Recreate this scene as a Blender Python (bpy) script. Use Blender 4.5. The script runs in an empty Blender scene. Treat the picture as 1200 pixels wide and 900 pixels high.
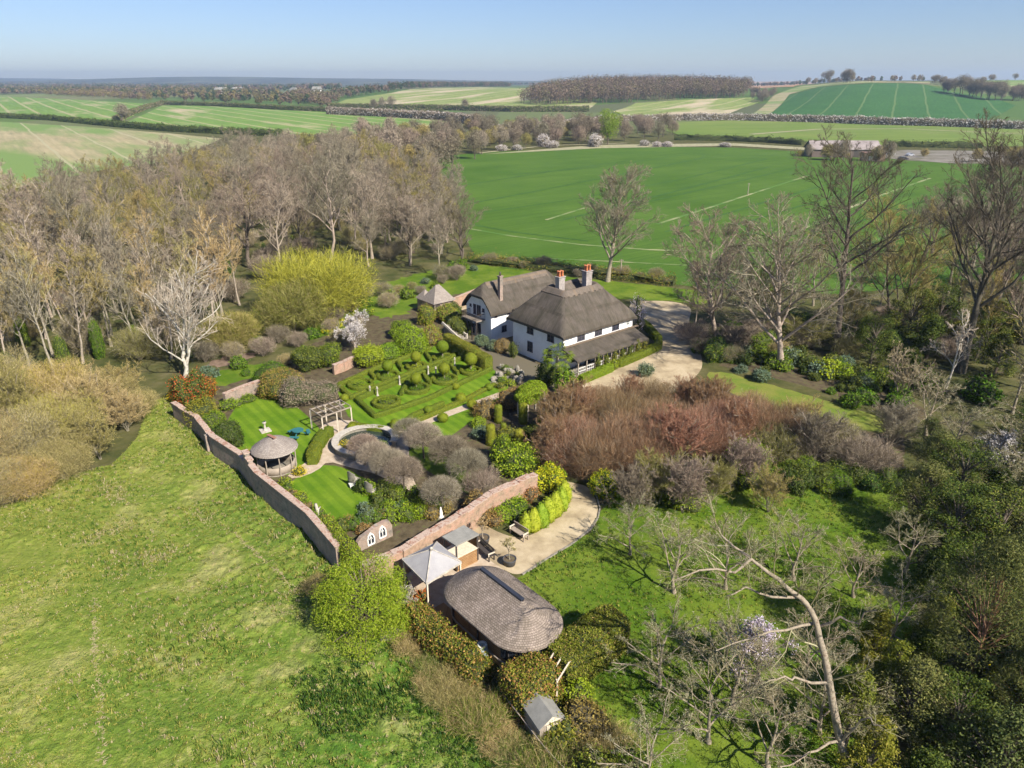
import bpy, math, random
import numpy as np
from mathutils import Vector
from mathutils.geometry import delaunay_2d_cdt, tessellate_polygon
R = math.radians
rng = np.random.default_rng(7)
random.seed(7)
SC = bpy.context.scene
COL = SC.collection
# ------------------------------------------------------------------ camera
CAMH = 32.0; PITCH = R(23.1); FPX = 833.0
cd = bpy.data.cameras.new('camera'); cam = bpy.data.objects.new('camera', cd); COL.objects.link(cam)
cam.location = (0, 0, CAMH); cam.rotation_euler = (R(90) - PITCH, 0, 0)
cd.sensor_width = 36; cd.lens = 36 * FPX / 1200; cd.clip_end = 30000; cd.clip_start = 0.5
SC.camera = cam
SUN_AZ = np.array([0.68, -0.733]); SUN_EL = R(40)

def sstep(a, b, x):
    t = np.clip((x - a) / (b - a), 0, 1); return t * t * (3 - 2 * t)
def T(x, y):
    """height of the land: flat round the house, gently rolling far away"""
    x = np.asarray(x, float); y = np.asarray(y, float)
    s = x / np.maximum(y, 1)
    right = 25 * sstep(650, 1120, y) * sstep(.30, .47, s) * (1 - .3 * sstep(1300, 2600, y))
    mid = 17 * sstep(900, 1500, y) * sstep(-.34, -.12, s) * (1 - .55 * sstep(.3, .5, s)) * (1 - .2 * sstep(1800, 3200, y))
    left = 5 * sstep(500, 1500, y) * (1 - sstep(-.34, -.1, s))
    roll = (3 * np.sin(x / 310 + 1) * np.sin(y / 420) ) * sstep(500, 1200, y)
    far = sstep(4200, 6600, y) * (50 + 16 * np.sin(x / 1100 + 2.4) + 11 * np.sin(x / 420 + 2)) * (1 - .75 * sstep(-.35, .0, s))
    hill = 9 * np.exp(-((x - 215) / 240) ** 2 - ((y - 1260) / 230) ** 2)
    return right + mid + left + roll * .5 + far + hill

def ray(px, py):
    v = (450 - py); u = (px - 600)
    c, s = math.cos(PITCH), math.sin(PITCH)
    return np.array([u, FPX * c + v * s, -FPX * s + v * c])
def G(px, py, h=0.0):
    """the place on the land (at height h above it) seen at this spot of the photograph"""
    d = ray(px, py)
    if d[2] < 0:
        t = (h - CAMH) / d[2]
        p = d * t
        if p[1] < 450: return Vector((p[0], p[1], h))
    d = d / d[1]
    y = 300.0
    while y < 9000:
        x = d[0] * y; z = CAMH + d[2] * y
        if z <= T(x, y) + h:
            a, b = y / 1.01, y
            for _ in range(20):
                m = (a + b) / 2
                if CAMH + d[2] * m <= T(d[0] * m, m) + h: b = m
                else: a = m
            return Vector((d[0] * b, b, float(T(d[0] * b, b)) + h))
        y *= 1.01
    return Vector((d[0] * 6000, 6000, float(T(d[0] * 6000, 6000)) + h))
def P3(px, py, Y):
    """world point on the view line of a photo spot at distance Y"""
    d = ray(px, py); d = d / d[1] * Y
    return Vector((d[0], Y, CAMH + d[2]))

# ------------------------------------------------------------------ materials
def newmat(name):
    m = bpy.data.materials.new(name); m.use_nodes = True
    return m, m.node_tree.nodes, m.node_tree.links, m.node_tree.nodes['Principled BSDF']
def ramp(N, stops):
    r = N.new('ShaderNodeValToRGB'); e = r.color_ramp.elements
    while len(e) < len(stops): e.new(.5)
    for i, (p, c) in enumerate(stops):
        e[i].position = p; e[i].color = (*c, 1)
    return r
def noise(N, L, vec, scale, detail=4, rough=.6, dist=0):
    n = N.new('ShaderNodeTexNoise'); n.inputs['Scale'].default_value = scale
    n.inputs['Detail'].default_value = detail; n.inputs['Roughness'].default_value = rough
    n.inputs['Distortion'].default_value = dist
    if vec is not None: L.new(vec, n.inputs['Vector'])
    return n
def mix(N, L, a, b, fac, mode='MIX'):
    m = N.new('ShaderNodeMix'); m.data_type = 'RGBA'; m.blend_type = mode
    for sock, val in ((m.inputs[6], a), (m.inputs[7], b)):
        if isinstance(val, tuple): sock.default_value = (*val, 1)
        else: L.new(val, sock)
    if isinstance(fac, (int, float)): m.inputs[0].default_value = fac
    else: L.new(fac, m.inputs[0])
    return m.outputs[2]
def hsv_rand(N, L, col, amt_v=.25, amt_h=.02):
    oi = N.new('ShaderNodeObjectInfo'); hs = N.new('ShaderNodeHueSaturation')
    mr = N.new('ShaderNodeMapRange'); mr.inputs['To Min'].default_value = 1 - amt_v; mr.inputs['To Max'].default_value = 1 + amt_v
    mh = N.new('ShaderNodeMapRange'); mh.inputs['To Min'].default_value = .5 + amt_h; mh.inputs['To Max'].default_value = .5 - amt_h
    L.new(oi.outputs['Random'], mr.inputs['Value']); L.new(oi.outputs['Random'], mh.inputs['Value'])
    L.new(mr.outputs[0], hs.inputs['Value']); L.new(mh.outputs[0], hs.inputs['Hue']); L.new(col, hs.inputs['Color'])
    return hs.outputs[0]
def mnoise(name, stops, scale=1.0, rough=.85, bump=0, bscale=None, world=True, detail=5, stops2=None, scale2=.1, fac2=.5, rnd=0, spec=.2):
    m, N, L, B = newmat(name)
    if world:
        g = N.new('ShaderNodeNewGeometry'); vec = g.outputs['Position']
    else:
        g = N.new('ShaderNodeTexCoord'); vec = g.outputs['Object']
    n = noise(N, L, vec, scale, detail); r = ramp(N, stops); L.new(n.outputs['Fac'], r.inputs[0]); col = r.outputs[0]
    if stops2:
        n2 = noise(N, L, vec, scale2, 3); r2 = ramp(N, stops2); L.new(n2.outputs['Fac'], r2.inputs[0])
        col = mix(N, L, col, r2.outputs[0], fac2)
    if rnd: col = hsv_rand(N, L, col, rnd)
    L.new(col, B.inputs['Base Color']); B.inputs['Roughness'].default_value = rough
    B.inputs['Specular IOR Level'].default_value = spec
    if bump:
        nb = noise(N, L, vec, bscale or scale * 3, 5); b = N.new('ShaderNodeBump'); b.inputs['Strength'].default_value = .8
        b.inputs['Distance'].default_value = bump; L.new(nb.outputs['Fac'], b.inputs['Height']); L.new(b.outputs[0], B.inputs['Normal'])
    return m
def mleaf(name, stops, rnd=.2, trans=.25, rough=.6, spec=.1):
    """leaf, petal or twig stuff: every leaf takes its own tone"""
    m, N, L, B = newmat(name)
    g = N.new('ShaderNodeNewGeometry'); r = ramp(N, stops); L.new(g.outputs['Random Per Island'], r.inputs[0])
    col = hsv_rand(N, L, r.outputs[0], rnd) if rnd else r.outputs[0]
    L.new(col, B.inputs['Base Color']); B.inputs['Roughness'].default_value = rough; B.inputs['Specular IOR Level'].default_value = spec
    if trans:
        t = N.new('ShaderNodeBsdfTranslucent'); L.new(col, t.inputs['Color']); ms = N.new('ShaderNodeMixShader'); ms.inputs[0].default_value = trans
        L.new(B.outputs[0], ms.inputs[1]); L.new(t.outputs[0], ms.inputs[2]); L.new(ms.outputs[0], N['Material Output'].inputs['Surface'])
    return m
def mplain(name, col, rough=.6, metal=0, spec=.4, var=.15, scale=6):
    a = tuple(c * (1 - var) for c in col); b = tuple(min(1, c * (1 + var)) for c in col)
    m = mnoise(name, [(.3, a), (.7, b)], scale, rough, world=False, spec=spec)
    m.node_tree.nodes['Principled BSDF'].inputs['Metallic'].default_value = metal
    return m
def mbrick(name, c1, c2, mortar, dirt):
    m, N, L, B = newmat(name)
    tc = N.new('ShaderNodeTexCoord'); sp = N.new('ShaderNodeSeparateXYZ'); L.new(tc.outputs['Object'], sp.inputs[0])
    ad = N.new('ShaderNodeMath'); L.new(sp.outputs[0], ad.inputs[0]); L.new(sp.outputs[1], ad.inputs[1])
    cb = N.new('ShaderNodeCombineXYZ'); L.new(ad.outputs[0], cb.inputs[0]); L.new(sp.outputs[2], cb.inputs[1])
    b = N.new('ShaderNodeTexBrick'); b.inputs['Scale'].default_value = 1; b.inputs['Brick Width'].default_value = .23; b.inputs['Row Height'].default_value = .075
    b.inputs['Mortar Size'].default_value = .012; b.inputs['Color1'].default_value = (*c1, 1); b.inputs['Color2'].default_value = (*c2, 1); b.inputs['Mortar'].default_value = (*mortar, 1)
    L.new(cb.outputs[0], b.inputs['Vector'])
    n = noise(N, L, tc.outputs['Object'], 1.1, 6, .7); r = ramp(N, [(.38, (0, 0, 0)), (.62, (1, 1, 1))]); L.new(n.outputs['Fac'], r.inputs[0])
    n2 = noise(N, L, tc.outputs['Object'], 4, 5, .7); r2 = ramp(N, [(.35, dirt), (.65, tuple(min(1, d * 2.2) for d in dirt))]); L.new(n2.outputs['Fac'], r2.inputs[0])
    L.new(mix(N, L, b.outputs['Color'], r2.outputs[0], r.outputs[0]), B.inputs['Base Color']); B.inputs['Roughness'].default_value = .9
    return m
def mst(name, c1, c2, w, h, mortar, blotch, sc=1.2, rough=.85, streak=None):
    """tiles, reed or boards laid in the surface's own (st) coordinates"""
    m, N, L, B = newmat(name)
    at = N.new('ShaderNodeAttribute'); at.attribute_name = 'st'; vec = at.outputs['Vector']
    b = N.new('ShaderNodeTexBrick'); b.inputs['Scale'].default_value = 1; b.inputs['Brick Width'].default_value = w; b.inputs['Row Height'].default_value = h
    b.inputs['Mortar Size'].default_value = min(w, h) * .09; b.inputs['Color1'].default_value = (*c1, 1); b.inputs['Color2'].default_value = (*c2, 1); b.inputs['Mortar'].default_value = (*mortar, 1)
    L.new(vec, b.inputs['Vector']); col = b.outputs['Color']
    n = noise(N, L, vec, sc, 6, .65); r = ramp(N, [(.3, blotch), (.7, (1, 1, 1))]); L.new(n.outputs['Fac'], r.inputs[0])
    col = mix(N, L, col, r.outputs[0], 1.0, 'MULTIPLY')
    if streak:
        mp = N.new('ShaderNodeMapping'); mp.inputs['Scale'].default_value = streak; L.new(vec, mp.inputs[0])
        n3 = noise(N, L, mp.outputs[0], 1, 4, .7); r3 = ramp(N, [(.3, (.62, .62, .62)), (.7, (1.15, 1.12, 1.08))]); L.new(n3.outputs['Fac'], r3.inputs[0])
        col = mix(N, L, col, r3.outputs[0], 1.0, 'MULTIPLY')
        bp = N.new('ShaderNodeBump'); bp.inputs['Distance'].default_value = .06; L.new(n3.outputs['Fac'], bp.inputs['Height']); L.new(bp.outputs[0], B.inputs['Normal'])
    L.new(col, B.inputs['Base Color']); B.inputs['Roughness'].default_value = rough; B.inputs['Specular IOR Level'].default_value = .15
    return m
def mfield(name, c1, c2, ang, period, line, lw, patch=None, row=1.0, patchpos=(.5, .68), pscale=.012):
    """a sown field: fine drill rows, tramlines every `period` m in direction ang, soil patches"""
    m, N, L, B = newmat(name)
    g = N.new('ShaderNodeNewGeometry'); mp = N.new('ShaderNodeMapping'); mp.inputs['Rotation'].default_value = (0, 0, -ang)
    L.new(g.outputs['Position'], mp.inputs[0])
    wv = noise(N, L, mp.outputs[0], .02, 2)
    sp = N.new('ShaderNodeSeparateXYZ'); L.new(mp.outputs[0], sp.inputs[0])
    n = noise(N, L, g.outputs['Position'], .03, 6, .65); r = ramp(N, [(.3, c1), (.7, c2)]); L.new(n.outputs['Fac'], r.inputs[0]); col = r.outputs[0]
    mp2 = N.new('ShaderNodeMapping'); mp2.inputs['Scale'].default_value = (.02, row, 1); L.new(mp.outputs[0], mp2.inputs[0])
    n2 = noise(N, L, mp2.outputs[0], 1, 3, .7); r2 = ramp(N, [(.25, (.7, .76, .7)), (.75, (1.25, 1.18, 1.2))]); L.new(n2.outputs['Fac'], r2.inputs[0])
    col = mix(N, L, col, r2.outputs[0], 1.0, 'MULTIPLY')
    if patch:
        mp4 = N.new('ShaderNodeMapping'); mp4.inputs['Scale'].default_value = (.35, 1.6, 1); L.new(mp.outputs[0], mp4.inputs[0])
        n4 = noise(N, L, mp4.outputs[0], pscale, 5, .6); r4 = ramp(N, [(patchpos[0], (0, 0, 0)), (patchpos[1], (1, 1, 1))]); L.new(n4.outputs['Fac'], r4.inputs[0])
        col = mix(N, L, col, patch, r4.outputs[0])
    # tramlines
    ad = N.new('ShaderNodeMath'); ad.operation = 'MULTIPLY_ADD'; L.new(wv.outputs['Fac'], ad.inputs[0]); ad.inputs[1].default_value = 3; L.new(sp.outputs[1], ad.inputs[2])
    md = N.new('ShaderNodeMath'); md.operation = 'PINGPONG'; L.new(ad.outputs[0], md.inputs[0]); md.inputs[1].default_value = period / 2
    lt = N.new('ShaderNodeMath'); lt.operation = 'LESS_THAN'; L.new(md.outputs[0], lt.inputs[0]); lt.inputs[1].default_value = lw
    ml = N.new('ShaderNodeMath'); ml.operation = 'MULTIPLY'; L.new(lt.outputs[0], ml.inputs[0]); ml.inputs[1].default_value = .75
    col = mix(N, L, col, line, ml.outputs[0])
    L.new(col, B.inputs['Base Color']); B.inputs['Roughness'].default_value = .9; B.inputs['Specular IOR Level'].default_value = .1
    return m

# ------------------------------------------------------------------ mesh building
class MB:
    def __init__(s): s.V = []; s.F = []; s.M = []; s.S = []; s.n = 0; s.ST = []; s.st = False
    def add(s, V, F, mi=0, smooth=False, st=None):
        V = np.asarray(V, float).reshape(-1, 3); F = np.asarray(F, int)
        s.V.append(V); s.F.append(F + s.n); s.M.append(np.full(len(F), mi)); s.S.append(np.full(len(F), smooth))
        if st is None: s.ST.append(np.zeros((len(V), 3)))
        else: s.ST.append(np.asarray(st, float).reshape(-1, 3)); s.st = True
        s.n += len(V); return s
    def box(s, c, d, rz=0, mi=0, ry=0):
        x, y, z = [q / 2 for q in d]
        v = np.array([[i, j, k] for k in (-z, z) for (i, j) in ((-x, -y), (x, -y), (x, y), (-x, y))])
        if ry:
            a, b = math.cos(ry), math.sin(ry); v = np.stack([v[:, 0] * a + v[:, 2] * b, v[:, 1], -v[:, 0] * b + v[:, 2] * a], 1)
        a, b = math.cos(rz), math.sin(rz); v = np.stack([v[:, 0] * a - v[:, 1] * b, v[:, 0] * b + v[:, 1] * a, v[:, 2]], 1)
        st = np.stack([v[:, 0] + v[:, 1], v[:, 2], 0 * v[:, 0]], 1)
        return s.add(v + np.array(c), [[0, 3, 2, 1], [4, 5, 6, 7], [0, 1, 5, 4], [1, 2, 6, 5], [2, 3, 7, 6], [3, 0, 4, 7]], mi, st=st)
    def bar(s, a, b, w, h=None, mi=0):
        """square bar from a to b"""
        a = np.array(a, float); b = np.array(b, float); h = h or w; d = b - a; d /= np.linalg.norm(d)
        r = np.array([0, 0, 1.0]) if abs(d[2]) < .9 else np.array([1.0, 0, 0])
        u = np.cross(d, r); u /= np.linalg.norm(u); t = np.cross(u, d)
        v = [p + u * i * w / 2 + t * j * h / 2 for p in (a, b) for (i, j) in ((-1, -1), (1, -1), (1, 1), (-1, 1))]
        return s.add(v, [[0, 3, 2, 1], [4, 5, 6, 7], [0, 1, 5, 4], [1, 2, 6, 5], [2, 3, 7, 6], [3, 0, 4, 7]], mi)
    def paths(s, Pt, Rd, sides=4, mi=0, smooth=True):
        """tubes along N paths of K points"""
        Pt = np.asarray(Pt, float); Rd = np.asarray(Rd, float)
        if Pt.ndim == 2: Pt = Pt[None]; Rd = Rd[None]
        N_, K, _ = Pt.shape
        if N_ == 0: return s
        Tn = np.empty_like(Pt); Tn[:, 1:-1] = Pt[:, 2:] - Pt[:, :-2]; Tn[:, 0] = Pt[:, 1] - Pt[:, 0]; Tn[:, -1] = Pt[:, -1] - Pt[:, -2]
        Tn /= np.linalg.norm(Tn, axis=2, keepdims=True) + 1e-9
        ref = np.where(np.abs(Tn[:, :, 2:3].mean(1, keepdims=True)) > .8, np.array([1.0, 0, 0]), np.array([0, 0, 1.0]))
        U = np.cross(Tn, np.broadcast_to(ref, Tn.shape)); U /= np.linalg.norm(U, axis=2, keepdims=True) + 1e-9
        W = np.cross(Tn, U)
        a = np.arange(sides) * 2 * math.pi / sides
        ring = Pt[:, :, None, :] + Rd[:, :, None, None] * (np.cos(a)[None, None, :, None] * U[:, :, None, :] + np.sin(a)[None, None, :, None] * W[:, :, None, :])
        idx = np.arange(N_ * K * sides).reshape(N_, K, sides)
        j = np.roll(np.arange(sides), -1)
        F = np.stack([idx[:, :-1], idx[:, :-1][:, :, j], idx[:, 1:][:, :, j], idx[:, 1:]], -1).reshape(-1, 4)
        return s.add(ring.reshape(-1, 3), F, mi, smooth)
    def ribbons(s, Pt, wd, mi=0, g=rng):
        Pt = np.asarray(Pt, float); N_, K, _ = Pt.shape; d = Pt[:, -1] - Pt[:, 0]; q = np.cross(d, g.normal(size=d.shape)); q /= np.linalg.norm(q, axis=1, keepdims=True) + 1e-9
        tap = np.linspace(1, .4, K)[None, :, None] * wd * .5; A = Pt + q[:, None] * tap; B_ = Pt - q[:, None] * tap
        V = np.stack([A, B_], 2); idx = np.arange(N_ * K * 2).reshape(N_, K, 2); F = np.stack([idx[:, :-1, 0], idx[:, :-1, 1], idx[:, 1:, 1], idx[:, 1:, 0]], -1).reshape(-1, 4)
        return s.add(V.reshape(-1, 3), F, mi)
    def lathe(s, prof, n=16, c=(0, 0, 0), mi=0, smooth=True, sx=1, sy=1):
        prof = np.array(prof, float); K = len(prof); a = np.arange(n) * 2 * math.pi / n
        V = np.stack([prof[:, None, 0] * np.cos(a) * sx, prof[:, None, 0] * np.sin(a) * sy, np.repeat(prof[:, 1:2], n, 1)], -1) + np.array(c)
        st = np.stack([np.broadcast_to(a * prof[:, 0].max(), (K, n)), np.repeat(np.cumsum(np.r_[0, np.linalg.norm(np.diff(prof, axis=0), axis=1)])[:, None], n, 1), np.zeros((K, n))], -1)
        idx = np.arange(K * n).reshape(K, n); j = np.roll(np.arange(n), -1)
        F = np.stack([idx[:-1], idx[:-1][:, j], idx[1:][:, j], idx[1:]], -1).reshape(-1, 4)
        return s.add(V.reshape(-1, 3), F, mi, smooth, st)
    def blob(s, c, r, lump=.15, n=14, seed=0, mi=0, flat=True, smooth=True):
        """a lumpy rounded body"""
        g = np.random.default_rng(seed); th = np.linspace(0.02, math.pi - .02, n); ph = np.arange(2 * n) * math.pi / n
        t, p = np.meshgrid(th, ph, indexing='ij'); d = np.stack([np.sin(t) * np.cos(p), np.sin(t) * np.sin(p), np.cos(t)], -1)
        k = np.ones(t.shape)
        for q in range(6):
            w = g.normal(size=3) * (2 + q); k += lump * np.sin(d @ w + g.uniform(0, 6)) / (1 + .5 * q)
        V = d * k[..., None] * np.array(r) + np.array(c)
        if flat: V[..., 2] = np.maximum(V[..., 2], .02)
        idx = np.arange(V.shape[0] * V.shape[1]).reshape(V.shape[:2]); j = np.roll(np.arange(2 * n), -1)
        F = np.stack([idx[:-1], idx[1:], idx[1:][:, j], idx[:-1][:, j]], -1).reshape(-1, 4)
        return s.add(V.reshape(-1, 3), F, mi, smooth)
    def leaves(s, C, Nn, size, aspect=.6, mi=0, g=rng, fold=0):
        """one small leaf face at each place"""
        C = np.asarray(C, float); n = len(C)
        if n == 0: return s
        size = np.broadcast_to(np.asarray(size, float), (n,))[:, None]
        t = g.normal(size=(n, 3)); Nn = Nn / (np.linalg.norm(Nn, axis=1, keepdims=True) + 1e-9)
        t -= (t * Nn).sum(1, keepdims=True) * Nn; t /= np.linalg.norm(t, axis=1, keepdims=True) + 1e-9
        b = np.cross(Nn, t)
        V = np.stack([C - t * size * .5, C + b * size * .5 * aspect + Nn * size * .08, C + t * size * .5, C - b * size * .5 * aspect + Nn * size * .08], 1)
        return s.add(V.reshape(-1, 3), np.arange(4 * n).reshape(n, 4), mi)
    def sample(s, n, g=rng, part=None):
        V = np.concatenate(s.V); F = np.concatenate([f if f.shape[1] == 4 else np.c_[f, f[:, 2]] for f in s.F])
        a, b, c, d = (V[F[:, i]] for i in range(4)); nr = np.cross(c - a, d - b); ar = np.linalg.norm(nr, axis=1)
        k = g.choice(len(F), n, p=ar / ar.sum()); u, w = g.random((2, n, 1))
        P = (a[k] * (1 - u) + b[k] * u) * (1 - w) + (d[k] * (1 - u) + c[k] * u) * w
        return P, nr[k] / (ar[k][:, None] + 1e-9), ar.sum() / 2
    def leafify(s, dens, size, jit=.08, aspect=.6, mi=0, g=rng, tilt=.7, cap=60000):
        _, _, ar = s.sample(1, g); n = int(min(cap, dens * ar)); P, Nn, _ = s.sample(n, g)
        P = P + Nn * g.normal(jit * .4, jit, (n, 1)); P[:, 2] = np.maximum(P[:, 2], .03)
        return s.leaves(P, Nn + g.normal(0, tilt, (n, 3)), size * g.uniform(.6, 1.3, n), aspect, mi, g)
    def build(s, name, mats, parent=None, loc=None, local=False):
        V = np.concatenate(s.V)
        off = np.array(parent['_o']) if parent is not None and '_o' in parent else (np.array(loc) if loc is not None else np.zeros(3))
        V = V - off * (not local)
        me = bpy.data.meshes.new(name); me.vertices.add(len(V)); me.vertices.foreach_set('co', V.astype(np.float32).ravel())
        tot = np.concatenate([np.full(len(f), f.shape[1]) for f in s.F]); lp = np.concatenate([f.ravel() for f in s.F])
        me.loops.add(len(lp)); me.loops.foreach_set('vertex_index', lp.astype(np.int32))
        me.polygons.add(len(tot)); me.polygons.foreach_set('loop_start', np.r_[0, np.cumsum(tot)[:-1]].astype(np.int32))
        me.polygons.foreach_set('material_index', np.concatenate(s.M).astype(np.int32))
        me.polygons.foreach_set('use_smooth', np.concatenate(s.S).astype(bool))
        me.update(calc_edges=True); me.validate()
        if s.st and len(me.vertices) == len(V):
            a = me.attributes.new('st', 'FLOAT_VECTOR', 'POINT'); a.data.foreach_set('vector', np.concatenate(s.ST).astype(np.float32).ravel())
        for m in (mats if isinstance(mats, (list, tuple)) else [mats]): me.materials.append(m)
        o = bpy.data.objects.new(name, me); COL.objects.link(o)
        if parent is not None: o.parent = parent
        elif loc is not None: o.location = loc
        return o
def tag(o, label=None, cat=None, group=None, kind=None):
    if label: o['label'] = label
    if cat: o['category'] = cat
    if group: o['group'] = group
    if kind: o['kind'] = kind
    return o
def empty(name, loc, label, cat, group=None, rz=0, worldbuilt=False):
    o = bpy.data.objects.new(name, None); COL.objects.link(o); o.location = loc; o.rotation_euler = (0, 0, rz); o.empty_display_size = .3
    tag(o, label, cat, group)
    if worldbuilt: o['_o'] = list(loc)
    return o
def copy_tree(root, loc, rz=0, sc=1, label=None, group=None, name=None, cat=None):
    def cp(o, parent):
        c = o.copy(); COL.objects.link(c)
        if parent is not None: c.parent = parent
        for ch in [x for x in KD[o.name]]: cp(ch, c)
        return c
    KD = {}
    def walk(o):
        KD[o.name] = CH.get(o.name) if o.name in CH else CH.setdefault(o.name, list(o.children))
        for x in KD[o.name]: walk(x)
    walk(root)
    r = cp(root, None); place(r, loc, rz, sc)
    if label: r['label'] = label
    if group: r['group'] = group
    if cat: r['category'] = cat
    return r
CH = {}
def place(r, loc, rz=0, sc=1):
    r.location = loc; r.rotation_euler = (0, 0, rz); r.scale = (sc, sc, sc) if isinstance(sc, (int, float)) else sc
class Proto:
    """first use moves the original, later uses copy it"""
    def __init__(s, make): s.make = make; s.o = None; s.base = None
    def put(s, loc, rz=0, sc=1, label=None, cat=None, group=None, tilt=None):
        if s.o is None: s.o = s.make(); r = s.o; place(r, loc, rz, sc)
        else: r = copy_tree(s.o, loc, rz, sc)
        if 'group' in r.keys(): del r['group']
        tag(r, label, cat, group)
        r.rotation_euler = (tilt[0], tilt[1], rz) if tilt else (0, 0, rz)
        return r
def inpoly(pts, poly):
    pts = np.asarray(pts); x, y = pts[:, 0], pts[:, 1]; ins = np.zeros(len(pts), bool); n = len(poly)
    for i in range(n):
        x1, y1 = poly[i][0], poly[i][1]; x2, y2 = poly[(i + 1) % n][0], poly[(i + 1) % n][1]
        c = ((y1 > y) != (y2 > y)) & (x < (x2 - x1) * (y - y1) / ((y2 - y1) or 1e-9) + x1); ins ^= c
    return ins
def wpoly(px): return [tuple(G(*p)[:2]) for p in px]
def smooth_poly(pts, it=2):
    for _ in range(it):
        q = []
        for i in range(len(pts)):
            a = np.array(pts[i]); b = np.array(pts[(i + 1) % len(pts)]); q += [tuple(a * .75 + b * .25), tuple(a * .25 + b * .75)]
        pts = q
    return pts
def rough_edge(poly, amp, seed=1, seg=.6):
    g = np.random.default_rng(seed); a = np.array(poly); q = []; f = g.uniform(0, 6.28, 8)
    for i in range(len(a)):
        u, v = a[i], a[(i + 1) % len(a)]; L_ = np.linalg.norm(v - u); k = max(1, int(L_ / seg)); n = np.array([-(v - u)[1], (v - u)[0]]) / (L_ + 1e-9)
        for j in range(k):
            p = u + (v - u) * j / k; s = p[0] * 1.1 + p[1] * .9
            w = math.sin(s * 1.3 + f[0]) * .5 + math.sin(s * 3.1 + f[1]) * .35 + g.normal(0, .3); q.append(tuple(p + n * w * amp))
    return q
def sheet(name, px, mat, off=.004, step=None, world=False, smooth=0, rough=0, kind='structure', thick=None, label=None, cat=None):
    """a piece of ground surface lying on the land"""
    poly = px if world else wpoly(px)
    if smooth: poly = smooth_poly(poly, smooth)
    if rough: poly = rough_edge(poly, rough, len(px))
    m = MB()
    if step is None:
        tris = tessellate_polygon([[Vector((p[0], p[1], 0)) for p in poly]])
        V = np.array([(p[0], p[1], off) for p in poly]); F = np.array(tris)
        n = np.cross(V[F[:, 1]] - V[F[:, 0]], V[F[:, 2]] - V[F[:, 0]])[:, 2]; F[n < 0] = F[n < 0][:, ::-1]
        m.add(V, F)
    else:
        a = np.array(poly); bp = []
        for i in range(len(a)):
            p, q = a[i], a[(i + 1) % len(a)]; k = max(1, int(np.linalg.norm(q - p) / step)); bp += [p + (q - p) * j / k for j in range(k)]
        lo, hi = a.min(0), a.max(0)
        gx, gy = np.meshgrid(np.arange(lo[0] + step / 2, hi[0], step), np.arange(lo[1] + step / 2, hi[1], step)); g = np.stack([gx.ravel(), gy.ravel()], 1)
        g = g[inpoly(g, bp)]; pts = [Vector((float(p[0]), float(p[1]))) for p in bp] + [Vector((float(p[0]), float(p[1]))) for p in g]
        vo, _, fo, _, _, _ = delaunay_2d_cdt(pts, [], [list(range(len(bp)))], 1, 1e-4)
        V = np.array([(v[0], v[1], 0) for v in vo]); V[:, 2] = T(V[:, 0], V[:, 1]) + off; F = np.array([f for f in fo if len(f) == 3])
        n = np.cross(V[F[:, 1]] - V[F[:, 0]], V[F[:, 2]] - V[F[:, 0]])[:, 2]; F[n < 0] = F[n < 0][:, ::-1]
        m.add(V, F, smooth=True)
    o = m.build(name, mat); o['kind'] = kind
    if label: o['label'] = label
    return o
def strip(name, px, w, mat, off, n=12):
    """a narrow track following a line on the land"""
    pts = [G(*p) for p in px]; q = []
    for a, b in zip(pts[:-1], pts[1:]):
        k = max(2, int((b - a).length / n)); q += [a + (b - a) * i / k for i in range(k)]
    q.append(pts[-1]); q = np.array([tuple(p) for p in q]); d = np.gradient(q[:, :2], axis=0); d /= np.linalg.norm(d, axis=1, keepdims=True)
    nn = np.stack([-d[:, 1], d[:, 0]], 1) * w / 2; A = q[:, :2] + nn; B = q[:, :2] - nn; V = np.concatenate([A, B]); V = np.c_[V, T(V[:, 0], V[:, 1]) + off]
    k = len(q); F = [[i, i + k, i + k + 1, i + 1] for i in range(k - 1)]
    m = MB().add(V, F, smooth=True); o = m.build(name, mat); o['kind'] = 'structure'; return o
# ================================================================== LIGHT, SKY, AIR
w = bpy.data.worlds.new('World'); SC.world = w; w.use_nodes = True
wn = w.node_tree; bg = wn.nodes['Background']; sky = wn.nodes.new('ShaderNodeTexSky'); sky.sky_type = 'NISHITA'; sky.sun_disc = False
sky.sun_elevation = SUN_EL; sky.sun_rotation = math.atan2(SUN_AZ[0], SUN_AZ[1]); sky.altitude = 100; sky.air_density = 1.0; sky.dust_density = .1; sky.ozone_density = 3.0
wtc = wn.nodes.new('ShaderNodeTexCoord'); wsp = wn.nodes.new('ShaderNodeSeparateXYZ'); wn.links.new(wtc.outputs['Generated'], wsp.inputs[0]); wr = ramp(wn.nodes, [(0, (.72, .80, 1.04)), (.05, (.76, .84, 1.09)), (.2, (.93, .94, 1.15)), (1, (.93, .94, 1.15))]); wn.links.new(wsp.outputs[2], wr.inputs[0])
tn = mix(wn.nodes, wn.links, sky.outputs[0], wr.outputs[0], 1.0, 'MULTIPLY'); wn.links.new(tn, bg.inputs[0]); bg.inputs[1].default_value = .06
ld = bpy.data.lights.new('sun', 'SUN'); ld.energy = 5.0; ld.angle = R(.5); ld.color = (1, .93, .81)
lo = bpy.data.objects.new('sun', ld); COL.objects.link(lo)
sd = Vector((SUN_AZ[0] * math.cos(SUN_EL), SUN_AZ[1] * math.cos(SUN_EL), math.sin(SUN_EL))); lo.rotation_euler = sd.to_track_quat('Z', 'Y').to_euler(); lo.location = (60, -60, 90)
SC.view_settings.view_transform = 'Standard'; SC.view_settings.look = 'None'; SC.view_settings.exposure = .86; SC.view_settings.gamma = 1
SC.render.engine = 'CYCLES'
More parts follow.
